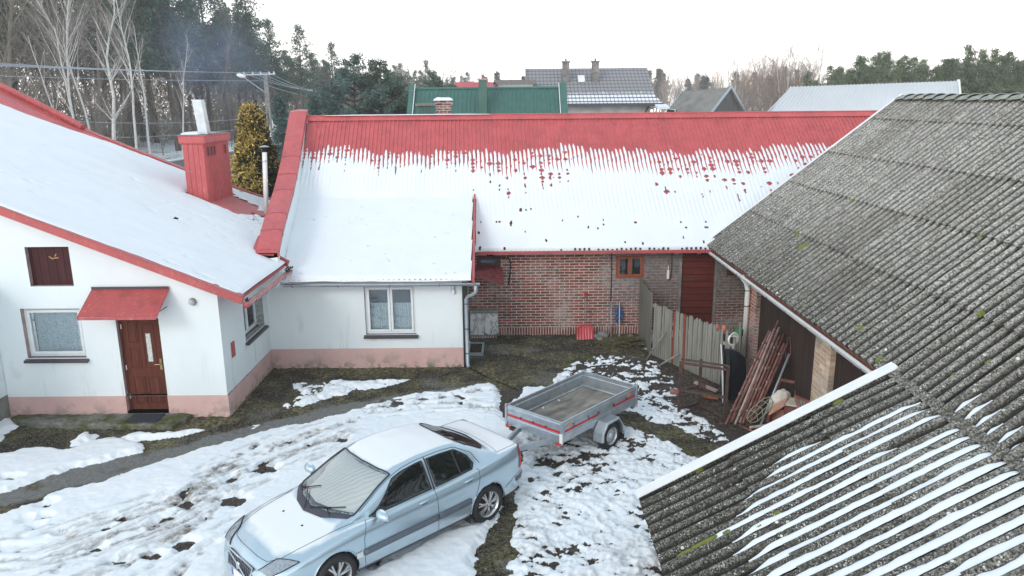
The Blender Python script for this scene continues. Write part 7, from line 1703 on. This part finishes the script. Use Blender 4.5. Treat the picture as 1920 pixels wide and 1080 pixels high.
def branch_tree(h, r0, levels, seed, spread=.6, droop=0., first=.3, nb=(9, 6, 5, 4), lenf=(.42, .5, .5, .5), up=.25, path=None, wig=.06):
    r = random.Random(seed); segs = [[], []]
    def grow(p, d, L, R_, lev):
        n = max(3, int(L / (.9 if lev == 0 else .5))) if lev < 2 else 3; pts = [p]; dd = d.copy(); q = p.copy()
        for i in range(n):
            dd = (dd + Vector((r.gauss(0, wig), r.gauss(0, wig), r.gauss(0, wig) + (up * .12 if lev and lev < 3 else 0) - (droop * .2 if lev >= 2 else 0)))).normalized(); q = q + dd * (L / n); pts.append(q.copy())
        for i in range(n):
            ra = R_ * (1 - .85 * i / n); rb = R_ * (1 - .85 * (i + 1) / n); segs[0 if lev <= 1 else 1].append((tuple(pts[i]), tuple(pts[i + 1]), ra, max(rb, .004)))
        if lev >= levels: return
        m = nb[lev]; f0 = first if lev == 0 else .15
        for k in range(m):
            t = f0 + (1 - f0) * (k + r.random() * .8) / m; t = min(t, .99); i = min(int(t * n), n - 1); b = pts[i].lerp(pts[i + 1], t * n - i); ax = (pts[i + 1] - pts[i]).normalized()
            perp = ax.orthogonal().normalized(); perp.rotate(__import__('mathutils').Quaternion(ax, r.uniform(0, 6.28))); s = spread * r.uniform(.7, 1.25)
            d2 = (ax * cos(s) + perp * sin(s)).normalized(); L2 = L * lenf[lev] * (1.15 - .75 * t if lev == 0 else 1 - .4 * t) * r.uniform(.7, 1.2); grow(b, d2, L2, R_ * (1 - .85 * t) * .42 + .004, lev + 1)
    if path:
        P = [Vector(p) for p in path]; tot = sum((b - a).length for a, b in zip(P[:-1], P[1:])); acc = 0
        for i, (a, b) in enumerate(zip(P[:-1], P[1:])):
            t0 = acc / tot; acc += (b - a).length; t1 = acc / tot; segs[0].append((tuple(a), tuple(b), r0 * (1 - .8 * t0), r0 * (1 - .8 * t1)))
            for k in range(max(1, int(nb[0] / (len(P) - 1)))):
                t = t0 + (t1 - t0) * r.random()
                if t < first: continue
                c = a.lerp(b, r.random()); ax = (b - a).normalized(); perp = ax.orthogonal().normalized(); perp.rotate(__import__('mathutils').Quaternion(ax, r.uniform(0, 6.28))); s = spread * r.uniform(.7, 1.3)
                grow(c, (ax * cos(s) + perp * sin(s)).normalized(), h * lenf[0] * (1.15 - .7 * t) * r.uniform(.6, 1.2), r0 * (1 - .8 * t) * .5, 1)
    else: grow(Vector((0, 0, 0)), Vector((r.gauss(0, .03), r.gauss(0, .03), 1)).normalized(), h, r0, 0)
    return segs
def make_bare(name, label, cat, segs, mt, mtw, group=None):
    root = thing(name, label, cat, (0, 0, 0), group)
    V, F = tubes_np(segs[0], 6); np_mesh('trunk', V, F, mt, root, smooth=True)
    if segs[1]: V, F = tubes_np(segs[1], 3); np_mesh('crown', V, F, mtw, root)
    return root
def leaf_cloud(centers, radii, per, size, seed, flat=.75, aspect=.45):
    g = np.random.default_rng(seed); n = len(centers) * per; C_ = np.repeat(np.array(centers), per, 0); R_ = np.repeat(np.array(radii), per)
    d = g.normal(size=(n, 3)); d /= np.linalg.norm(d, axis=1, keepdims=True); rr = g.random(n) ** .45; off = d * (rr * R_)[:, None]; off[:, 2] *= flat; P = C_ + off
    a = g.normal(size=(n, 3)) * .7 + d; a /= np.linalg.norm(a, axis=1, keepdims=True); b = np.cross(a, g.normal(size=(n, 3))); b /= np.linalg.norm(b, axis=1, keepdims=True); s = size * (.6 + .8 * g.random(n))[:, None]
    V = np.stack([P - b * s * aspect * .5, P + a * s * .5 - b * s * aspect * .35, P + a * s, P + a * s * .5 + b * s * aspect * .35], 1).reshape(-1, 3); F = np.arange(n * 4).reshape(-1, 4); return V, F
def make_pine(h, seed, mat, trunkm, label, crown0=.35, rad_=.22, per=42, nwh=15, size=.30, name='pine_tree', cat='tree', group=None, shape='pine'):
    r = random.Random(seed); segs = []; cs = []; rs = []; n = 9; pts = [Vector((0, 0, 0))]
    for i in range(n): pts.append(pts[-1] + Vector((r.gauss(0, .05) * h / n, r.gauss(0, .05) * h / n, h / n)))
    for i in range(n): segs.append((tuple(pts[i]), tuple(pts[i + 1]), .022 * h * (1 - i / n) * .7 + .02, .022 * h * (1 - (i + 1) / n) * .7 + .02))
    for k in range(nwh):
        t = crown0 + (1 - crown0) * (k + .5) / nwh; u = (t - crown0) / (1 - crown0)
        if shape == 'pine': L = h * rad_ * (.65 + .5 * sin(pi * min(1, u * 1.15 + .1))) * (1 - u ** 3 * .75)
        else: L = h * rad_ * (1.05 - u)
        nb = r.randint(4, 6)
        for j in range(nb):
            a = r.uniform(0, 6.28); l = L * r.uniform(.55, 1.15); i = min(int(t * n), n - 1); p = pts[i].lerp(pts[i + 1], t * n - i); rise = r.uniform(.0, .45) if shape == 'pine' else r.uniform(-.35, .05)
            q = p + Vector((cos(a) * l, sin(a) * l, l * rise)); segs.append((tuple(p), tuple(q), .02 + .012 * l, .012))
            m = max(2, int(l / (h * .032)))
            for w in range(m):
                f = .35 + .7 * (w + .5) / m; c = p.lerp(q, f) + Vector((r.gauss(0, .1), r.gauss(0, .1), r.gauss(0, .08))) * h * .06; cs.append(tuple(c)); rs.append(h * r.uniform(.018, .036))
    cs.append(tuple(pts[-1])); rs.append(h * .03)
    root = thing(name, label, cat, (0, 0, 0), group); V, F = tubes_np(segs, 5); np_mesh('trunk', V, F, trunkm, root, smooth=True)
    V, F = leaf_cloud(cs, rs, per, size, seed, .7); np_mesh('crown', V, F, mat, root); return root

R_ = random.Random(77)
GP1 = 'pines and bare trees of the wood across the road'
pines = [make_pine(15 + i, 100 + i, NM['pine'], M['bark'], 'dark green pine in the wood across the road', .38, .17, 20, 15, .34, group=GP1) for i in range(4)]
bares = [make_bare('bare_tree', 'leafless grey brown tree in the wood across the road', 'tree', branch_tree(13 + i, .15, 3, 200 + i, .55, 0, .12, (17, 8, 6), (.36, .5, .5)), TM['brown'], TM['brown'], GP1) for i in range(4)]
scrub = [make_bare('shrub', 'dense leafless thicket shrub at the edge of the wood', 'shrub', branch_tree(5.5, .05, 3, 300 + i, .6, 0, .05, (16, 9, 6), (.5, .5, .5)), TM['brown'], TM['brown'], 'thicket shrubs at the edge of the wood') for i in range(3)]
used = set()
def put(proto, x, y, s=1.0, label=None, rz=None):
    rz = R_.uniform(0, 6.28) if rz is None else rz; z = gz(x, y) - .1
    if proto.name not in used:
        used.add(proto.name); proto.location = (x, y, z); proto.rotation_euler = (0, 0, rz); proto.scale = (s, s, s)
        if label: proto['label'] = label
        return proto
    return dup(proto, (x, y, z), rz, s, label)
def edge_x(y):     # edge of the wood: left of the road
    return float(np.interp(y, [30, 50, 70, 95, 125, 170, 230], [-31, -30, -28.5, -24.5, -17.5, -6, 13]))
for row, (dx, jit) in enumerate(((2, 1.5), (6, 2), (11, 2.5), (17, 3), (25, 4))):
    y = 46 + row * 1.3
    while y < 215:
        step = 3.1 + .018 * y + row * .5; x = edge_x(y) - dx - R_.uniform(0, jit) * 1.5; yy = y + R_.uniform(-1, 1)
        ang = x / yy      # left part: mostly leafless; from the middle on: pines
        pp = .12 if ang < -.52 else (.55 if ang < -.40 else (.92 if row > 0 else .45))
        if row >= 2 and ang < -.40: pp = .75 if ang > -.5 else .45
        sc_h = (1.22 if ang < -.40 else float(np.interp(ang, [-.40, -.34, -.30, -.24, -.16, -.08], [1.12, .95, .76, .70, .66, .64])) * (1 if y < 120 else .92))
        put(R_.choice(pines) if R_.random() < pp else R_.choice(bares), x, yy, sc_h * R_.uniform(.9, 1.12)); y += step
y = 44
while y < 150:
    put(R_.choice(scrub), edge_x(y) + R_.uniform(-1.5, .6), y, R_.uniform(.6, 1.15)); y += 2.3 + y * .01
# solid brown mass deep in the wood so no sky shows between the trunks
def wood_mass():
    g = np.random.default_rng(9); n = 60000; y = 50 + 150 * g.random(n) ** 1.3; ex = np.interp(y, [30, 50, 70, 95, 125, 170, 230], [-31, -30, -28.5, -24.5, -17.5, -6, 13]); x = ex - 8 - 30 * g.random(n)
    z = 2 + g.random(n) ** 1.1 * np.where(x / y < -.40, 13.5, 8.5); P0 = np.stack([x, y, z], -1); d = g.normal(size=(n, 3)) * np.array([.6, .6, .9]); L = .5 + g.random(n) * 1.3; P1 = P0 + d * L[:, None]
    segs = list(zip(P0, P1, np.full(n, .035), np.full(n, .015))); V, F = tubes_np(segs, 3); o = np_mesh('undergrowth', V, F, TM['brown']); o['kind'] = 'stuff'; o['label'] = 'tangle of fine twigs deep in the wood'; o['category'] = 'undergrowth'
wood_mass()
# birches standing in front of the wood
def birch(label, x, y, h, seed, path=None, r0=.08, nb=(22, 8, 5), spread=.45, first=.35, lf=(.30, .5, .5)):
    t = make_bare('birch_tree', label, 'birch', branch_tree(h, r0, 3, seed, spread, .3, first, nb, lf, .5, path, .045), TM['birch'], TM['birchtwig']); put(t, x, y, 1.0, rz=0); return t
def bx(px, y): return (px - 960) / 1430 * (y * .971 + 1.0)
birch('tall birch with two long forking stems, leftmost of the large birches', bx(150, 52), 52, 15, 1, nb=(34, 9, 5), spread=.42, r0=.09, lf=(.30, .5, .5))
birch('slender tall birch just right of the forking birch', bx(178, 54), 54, 15, 2, nb=(24, 8, 5))
birch('crooked birch with a strongly bent white trunk in front of the others', bx(217, 46), 46, 10, 3, path=[(0, 0, 0), (.12, 0, 1.5), (.30, 0, 3.2), (.55, 0, 5.0), (.48, 0, 6.1), (.42, 0, 7.2), (.75, 0, 8.4), (1.2, 0, 9.6), (1.3, 0, 10.6)], r0=.135, nb=(34, 8, 5), spread=.6, first=.30, lf=(.26, .55, .5))
birch('straight birch with a dark lower trunk, rightmost of the large birches', bx(262, 53), 53, 14, 4, nb=(28, 8, 5), r0=.095)
birch('thin white birch stem at the left of the group', bx(133, 50), 50, 8.5, 5, nb=(7, 5, 3), r0=.07)
birch('thin leaning birch stem between the two tall birches', bx(160, 50), 50, 9, 6, nb=(8, 5, 3), r0=.07)
birch('short stout birch stem behind the crooked birch', bx(285, 60), 60, 10, 7, nb=(10, 6, 3), r0=.10)
birch('pale slim birch before the pines, right of the rightmost large birch', bx(345, 62), 62, 9, 8, nb=(12, 6, 4), r0=.09)
# golden thuja behind the house
def thuja():
    g = np.random.default_rng(5); h = 6.3; root = thing('thuja', 'golden leaved conical thuja behind the red clad chimney', 'thuja', (0, 0, 0)); cs = []; rs = []; cin = []; rin = []
    for k in range(680):
        z = .3 + (h - .4) * g.random() ** .8; u = z / h; prof_ = 1.08 * (1 - u ** 1.45) ** .85 * (1 + .16 * sin(z * 3.1 + 1) * .7) + .05; a = g.random() * 6.28; rr = prof_ * (.82 + .25 * g.random())
        if cos(a) * .8 - sin(a) * .2 > .25 + .6 * u + .5 * (g.random() - .5): cin.append((cos(a) * rr, sin(a) * rr, z)); rin.append(.22); continue
        cs.append((cos(a) * rr, sin(a) * rr, z)); rs.append(.17 + .10 * g.random())
    for k in range(380): z = .2 + (h - .6) * g.random(); u = z / h; rr = .90 * (1 - u ** 1.45) ** .85 * g.random() ** .4; a = g.random() * 6.28; cin.append((cos(a) * rr, sin(a) * rr, z)); rin.append(.28)
    V, F = leaf_cloud(cs, rs, 44, .11, 3, 1.0, .6); np_mesh('foliage', V, F, NM['thuja'], root); V, F = leaf_cloud(cin, rin, 44, .14, 4, 1.0, .7); np_mesh('inner_foliage', V, F, NM['thujain'], root)
    V, F = tubes_np([((0, 0, 0), (0, 0, 4.5), .12, .03)], 7); np_mesh('trunk', V, F, M['bark'], root); put(root, -8.95, 27.0, 1.03, rz=0)
thuja()
# conifers beyond the red ridge
sp = make_pine(5.6, 401, NM['spruce'], M['bark'], 'blue spruce behind the red parapet', .04, .26, 60, 16, .16, 'spruce_tree', 'spruce', shape='cone'); put(sp, bx(538, 40), 40, 1.0)
put(sp, bx(600, 42), 42, .95, 'pale blue spruce tip showing over the red ridge near its left end'); put(sp, bx(636, 43), 43, .88, 'small pale spruce tip over the red ridge, second from the parapet')
sp2 = make_pine(7.2, 402, NM['spruce'], M['bark'], 'broad frosty grey green spruce beyond the red ridge', .15, .36, 40, 18, .16, 'spruce_tree', 'spruce', shape='pine'); put(sp2, bx(672, 46), 46, 1.0)
dk_ = make_pine(7.0, 403, NM['pine'], M['bark'], 'dark green spruce beside the frosty one beyond the red ridge', .15, .36, 46, 18, .16, 'spruce_tree', 'spruce', shape='pine'); put(dk_, bx(722, 46), 46, .98)
put(dk_, bx(758, 47), 47, .72, 'small dark spruce next to the left end of the green roof')
for px_, y_, s_, lab in ((822, 68, .95, 'dark conical conifer rising behind the green roof, tallest of three'), (805, 70, .72, 'dark conifer left of the tallest one behind the green roof'), (860, 72, .80, 'small dark conifer near the distant red roof')): put(dk_, bx(px_, y_), y_, s_, lab)
roundt = [make_bare('bare_tree', 'round crowned leafless tree behind the green roofed house', 'tree', branch_tree(8, .14, 3, 500 + i, .75, 0, .2, (16, 9, 6), (.5, .5, .5)), TM['grey'], TM['grey']) for i in range(2)]
put(roundt[0], bx(818, 88), 88, 1.08, 'round crowned leafless tree behind the dark conifers'); put(roundt[1], bx(770, 95), 95, 1.05, 'leafless tree left of the round crowned tree'); put(roundt[0], bx(732, 100), 100, 1.05, 'leafless tree between the wood and the round crowned tree')
# shrubs round the shed
shr = make_bare('shrub', 'tangled leafless shrub right of the wooden shed', 'shrub', branch_tree(4.2, .05, 3, 520, .8, 0, .05, (16, 9, 6), (.55, .5, .5)), TM['grey'], TM['grey']); 
put(shr, 18.3, 58.5, 1.0); put(shr, 16.9, 56.5, .8, 'tangled leafless shrub before the gable of the wooden shed'); put(shr, 12.0, 55, .85, 'small crooked shrub between the grey house and the wooden shed'); put(shr, 20.0, 60, 1.0, 'leafless shrub between the wooden shed and the long white barn')
# birch grove and young pines on the right
grove = [make_bare('birch_tree', 'slim pale birch in the grove behind the wooden shed', 'birch', branch_tree(9.5 + i * .5, .09, 3, 600 + i, .4, .2, .3, (16, 7, 5), (.28, .5, .5)), TM['birch'], TM['rose'], 'birches of the grove behind the long white barn') for i in range(3)]
rose = [make_bare('bare_tree', 'rosy brown leafless tree in the grove behind the long white barn', 'tree', branch_tree(8.6, .10, 3, 620 + i, .6, 0, .15, (18, 8, 6), (.38, .5, .5)), TM['rose'], TM['rose'], 'leafless trees of the grove behind the long white barn') for i in range(3)]
for k in range(58):
    px_ = 1375 + k * 2.6 + R_.uniform(-5, 5); y_ = R_.uniform(84, 112); put(R_.choice(grove) if k % 3 == 0 else R_.choice(rose), bx(px_, y_), y_, R_.uniform(.86, 1.1) * (.9 + .1 * (px_ > 1420)))
yp = [make_pine(8.2 + .5 * i, 700 + i, NM['youngpine'], M['bark'], 'dense green pine in the stand behind the long white barn', .06, .24, 24, 17, .22, group='pines of the stand behind the long white barn') for i in range(4)]
for k in range(92):
    px_ = 1515 + k * 5.6 + R_.uniform(-12, 12); y_ = R_.uniform(70, 92); top = np.interp(px_, [1500, 1560, 1640, 1720, 1800, 1900, 2050], [.66, .78, .86, .80, .84, .84, .84]); put(R_.choice(yp), bx(px_, y_), y_, float(top) * R_.uniform(.92, 1.08))
# far tree line in the haze
far = [make_bare('bare_tree', 'far leafless tree in the haze', 'tree', branch_tree(11, .16, 3, 800 + i, .55, 0, .12, (14, 8, 5), (.4, .5, .5)), TM['rose'], TM['rose'], 'far trees along the hazy horizon') for i in range(2)]
farp = [make_pine(11, 820 + i, NM['far'], M['bark'], 'far conifer in the haze', .2, .2, 24, 11, .5, group='far trees along the hazy horizon', shape=('cone', 'pine')[i]) for i in range(2)]
for k in range(150):
    px_ = 1190 + k * 2.4 + R_.uniform(-8, 8) if k < 130 else 850 + (k - 130) * 17; y_ = R_.uniform(170, 260); s_ = R_.uniform(.75, 1.15) * y_ / 215
    o_ = put(R_.choice(farp) if R_.random() < .22 else R_.choice(far), bx(px_, y_), y_, s_)
for k in range(40):
    px_ = 1480 + k * 14; y_ = R_.uniform(120, 200); put(R_.choice(far), bx(px_, y_), y_, R_.uniform(.7, .95))

# ---------------------------------------------------------------- utility pole, lamps, wires
def pole(x, y, h, label, arm=-1):
    z = gz(x, y); P = thing('utility_pole', label, 'utility pole', (x, y, z))
    for s in (-1, 1): mb = MB(); mb.hexa([(x + s * .13 - .05, y - .10, z), (x + s * .13 + .05, y - .10, z), (x + s * .13 + .05, y + .10, z), (x + s * .13 - .05, y + .10, z), (x + s * .07 - .04, y - .08, z + h), (x + s * .07 + .04, y - .08, z + h), (x + s * .07 + .04, y + .08, z + h), (x + s * .07 - .04, y + .08, z + h)]); mb.build('leg', M['concrete'], P)
    mb = MB()
    for k in range(9): mb.box(x - .10, x + .10, y - .05, y + .05, z + .6 + k * h / 10, z + .72 + k * h / 10)
    mb.box(x - .09, x + .09, y - .07, y + .07, z + h * .62, z + h); mb.build('web', M['concrete'], P)
    mb = MB(); mb.beam((x - 1.45, y, z + h + .02), (x + .62, y, z + h + .06), .09, .08); mb.build('crossarm', M['gutter'], P)
    for dx in (-1.35, -.8, -.3, .25, .55): mb = MB(); mb.lathe([(.03, 0), (.05, .04), (.03, .10), (.045, .14), (.001, .16)], (x + dx, y, z + h + .06), n=8); mb.build('insulator', M['white'], P)
    mb = MB(); mb.tube([(x - .05, y, z + h - 1.1), (x - .5, y - .1, z + h - .75), (x - 1.25, y - .3, z + h - .15)], .03, 6); la = mb.build('lamp_arm', M['gutter'], P)
    mb = MB(); mb.lathe([(.001, -.30), (.07, -.26), (.13, -.05), (.13, .12), (.06, .28), (.001, .30)], (x - 1.42, y - .34, z + h - .04), (-.9, 0, .25), 12); mb.build('lamp_head', M['white'], la, smooth=True); return P, z + h
PX, PY = -15.45, 50
P1, ztp = pole(PX, PY, 8.25 - gz(PX, PY), 'concrete utility pole with a street lamp and crossarm beside the road')
P2, zt2 = pole(-16.2, 90, 8.9 - gz(-16, 90), 'far utility pole with a street lamp showing above the frosty spruce')
def wire(a, b, sag, label, r_=.014):
    a = Vector(a); b = Vector(b); pts = [a.lerp(b, t) - Vector((0, 0, sag * 4 * t * (1 - t))) for t in np.linspace(0, 1, 24)]; mb = MB(); mb.tube(pts, r_, 5); tag(mb.build('wire', M['gutter'], None), label, 'wire', 'overhead wires of the utility pole line')
LW = 'grey overhead wire strung left from the utility pole, passing before the wood'
for k, (dx, zz) in enumerate(((-1.35, 8.62), (-.8, 8.55), (-.3, 8.48), (.25, 8.42))): wire((PX + dx, PY, ztp + .15), (-27 + dx * .2, 36 - k * .15, zz + .05), .12, LW)
wire((PX, PY, ztp - .35), (-27, 36, 8.0), .10, LW); wire((PX, PY, 5.72), (-24, 38, 5.95), .35, LW); wire((PX, PY, 5.15), (-24, 38, 5.0), .3, LW)
RWL = 'grey overhead wire strung right from the utility pole towards the far pole'
for k, dx in enumerate((-1.35, -.8, -.3, .25)): wire((PX + dx, PY, ztp + .15), (-16.2 + dx, 90, zt2 + .15), 1.1 + .1 * k, RWL)
wire((PX, PY, ztp - .6), (-16.2, 90, zt2 - .6), 1.0, RWL); wire((PX, PY, 5.72), (-16, 88, 6.2), .8, RWL); wire((PX, PY, 5.15), (-16, 88, 5.6), .7, RWL)
RS = thing('road_sign', 'grey backs of two stacked road signs on a post beside the utility pole', 'road sign', (-16.8, 55, gz(-16.8, 55)))
mb = MB(); mb.tube([(-16.78, 55, 2.3), (-16.78, 55, 5.45)], .035, 8); mb.build('post', M['gutter'], RS)
mb = MB(); mb.slab([(-17.12, 54.96, 4.72), (-16.44, 54.96, 4.72), (-16.78, 54.96, 5.38)], .02, (0, -1, 0)); mb.build('triangle_plate', M['zinc'], RS)
mb = MB(); mb.lathe([(.001, 0), (.31, 0), (.31, .02), (.001, .02)], (-16.78, 54.95, 4.45), (0, 1, 0), 20); mb.build('round_plate', M['zinc'], RS)

# ---------------------------------------------------------------- chimney smoke and haze
def smoke(name, label, c, s, dens, col, rot=0):
    b = bmesh.new(); bmesh.ops.create_icosphere(b, subdivisions=4, radius=1); me = bpy.data.meshes.new(name)
    b.to_mesh(me); b.free(); m = bpy.data.materials.new(name); m.use_nodes = True; t = m.node_tree; t.nodes.clear(); o = t.nodes.new('ShaderNodeOutputMaterial'); v = t.nodes.new('ShaderNodeVolumePrincipled')
    v.inputs['Color'].default_value = col + (1,); tc_ = t.nodes.new('ShaderNodeTexCoord'); n = t.nodes.new('ShaderNodeTexNoise'); n.inputs['Scale'].default_value = 1.9; n.inputs['Detail'].default_value = 6; n.inputs['Distortion'].default_value = .8
    ln = t.nodes.new('ShaderNodeVectorMath'); ln.operation = 'LENGTH'; t.links.new(tc_.outputs['Object'], ln.inputs[0]); t.links.new(tc_.outputs['Object'], n.inputs['Vector'])
    fall = t.nodes.new('ShaderNodeMapRange'); fall.inputs[1].default_value = 0; fall.inputs[2].default_value = 1; fall.inputs[3].default_value = 1; fall.inputs[4].default_value = 0; t.links.new(ln.outputs['Value'], fall.inputs[0])
    nr = t.nodes.new('ShaderNodeMapRange'); nr.inputs[1].default_value = .38; nr.inputs[2].default_value = .72; nr.inputs[3].default_value = 0; nr.inputs[4].default_value = dens; t.links.new(n.outputs[0], nr.inputs[0])
    mu = t.nodes.new('ShaderNodeMath'); mu.operation = 'MULTIPLY'; t.links.new(fall.outputs[0], mu.inputs[0]); t.links.new(nr.outputs[0], mu.inputs[1]); t.links.new(mu.outputs[0], v.inputs['Density']); t.links.new(v.outputs[0], o.inputs['Volume'])
    me.materials.append(m); ob = link(name, me); ob.location = c; ob.scale = s; ob.rotation_euler = rot or (0, 0, 0); ob['kind'] = 'stuff'; ob['label'] = label; ob['category'] = 'smoke'; return ob
smoke('smoke', 'bluish chimney smoke drifting before the wood', (-9.9, 26.5, 8.1), (2.6, 1.4, 1.9), .30, (.50, .64, .95), (0, .6, 0))
HZ = MB(); HZ.box(-262, 262, -61, 302, -1.2, 32); hz = HZ.build('haze', bpy.data.materials.new('haze_air')); hz['kind'] = 'stuff'
_m = hz.data.materials[0]; _m.use_nodes = True; _t = _m.node_tree; _t.nodes.clear(); _o = _t.nodes.new('ShaderNodeOutputMaterial'); _v = _t.nodes.new('ShaderNodeVolumePrincipled')
_v.inputs['Color'].default_value = (.96, .95, .95, 1); _v.inputs['Density'].default_value = .0008; _v.inputs['Anisotropy'].default_value = .2; _t.links.new(_v.outputs[0], _o.inputs['Volume'])
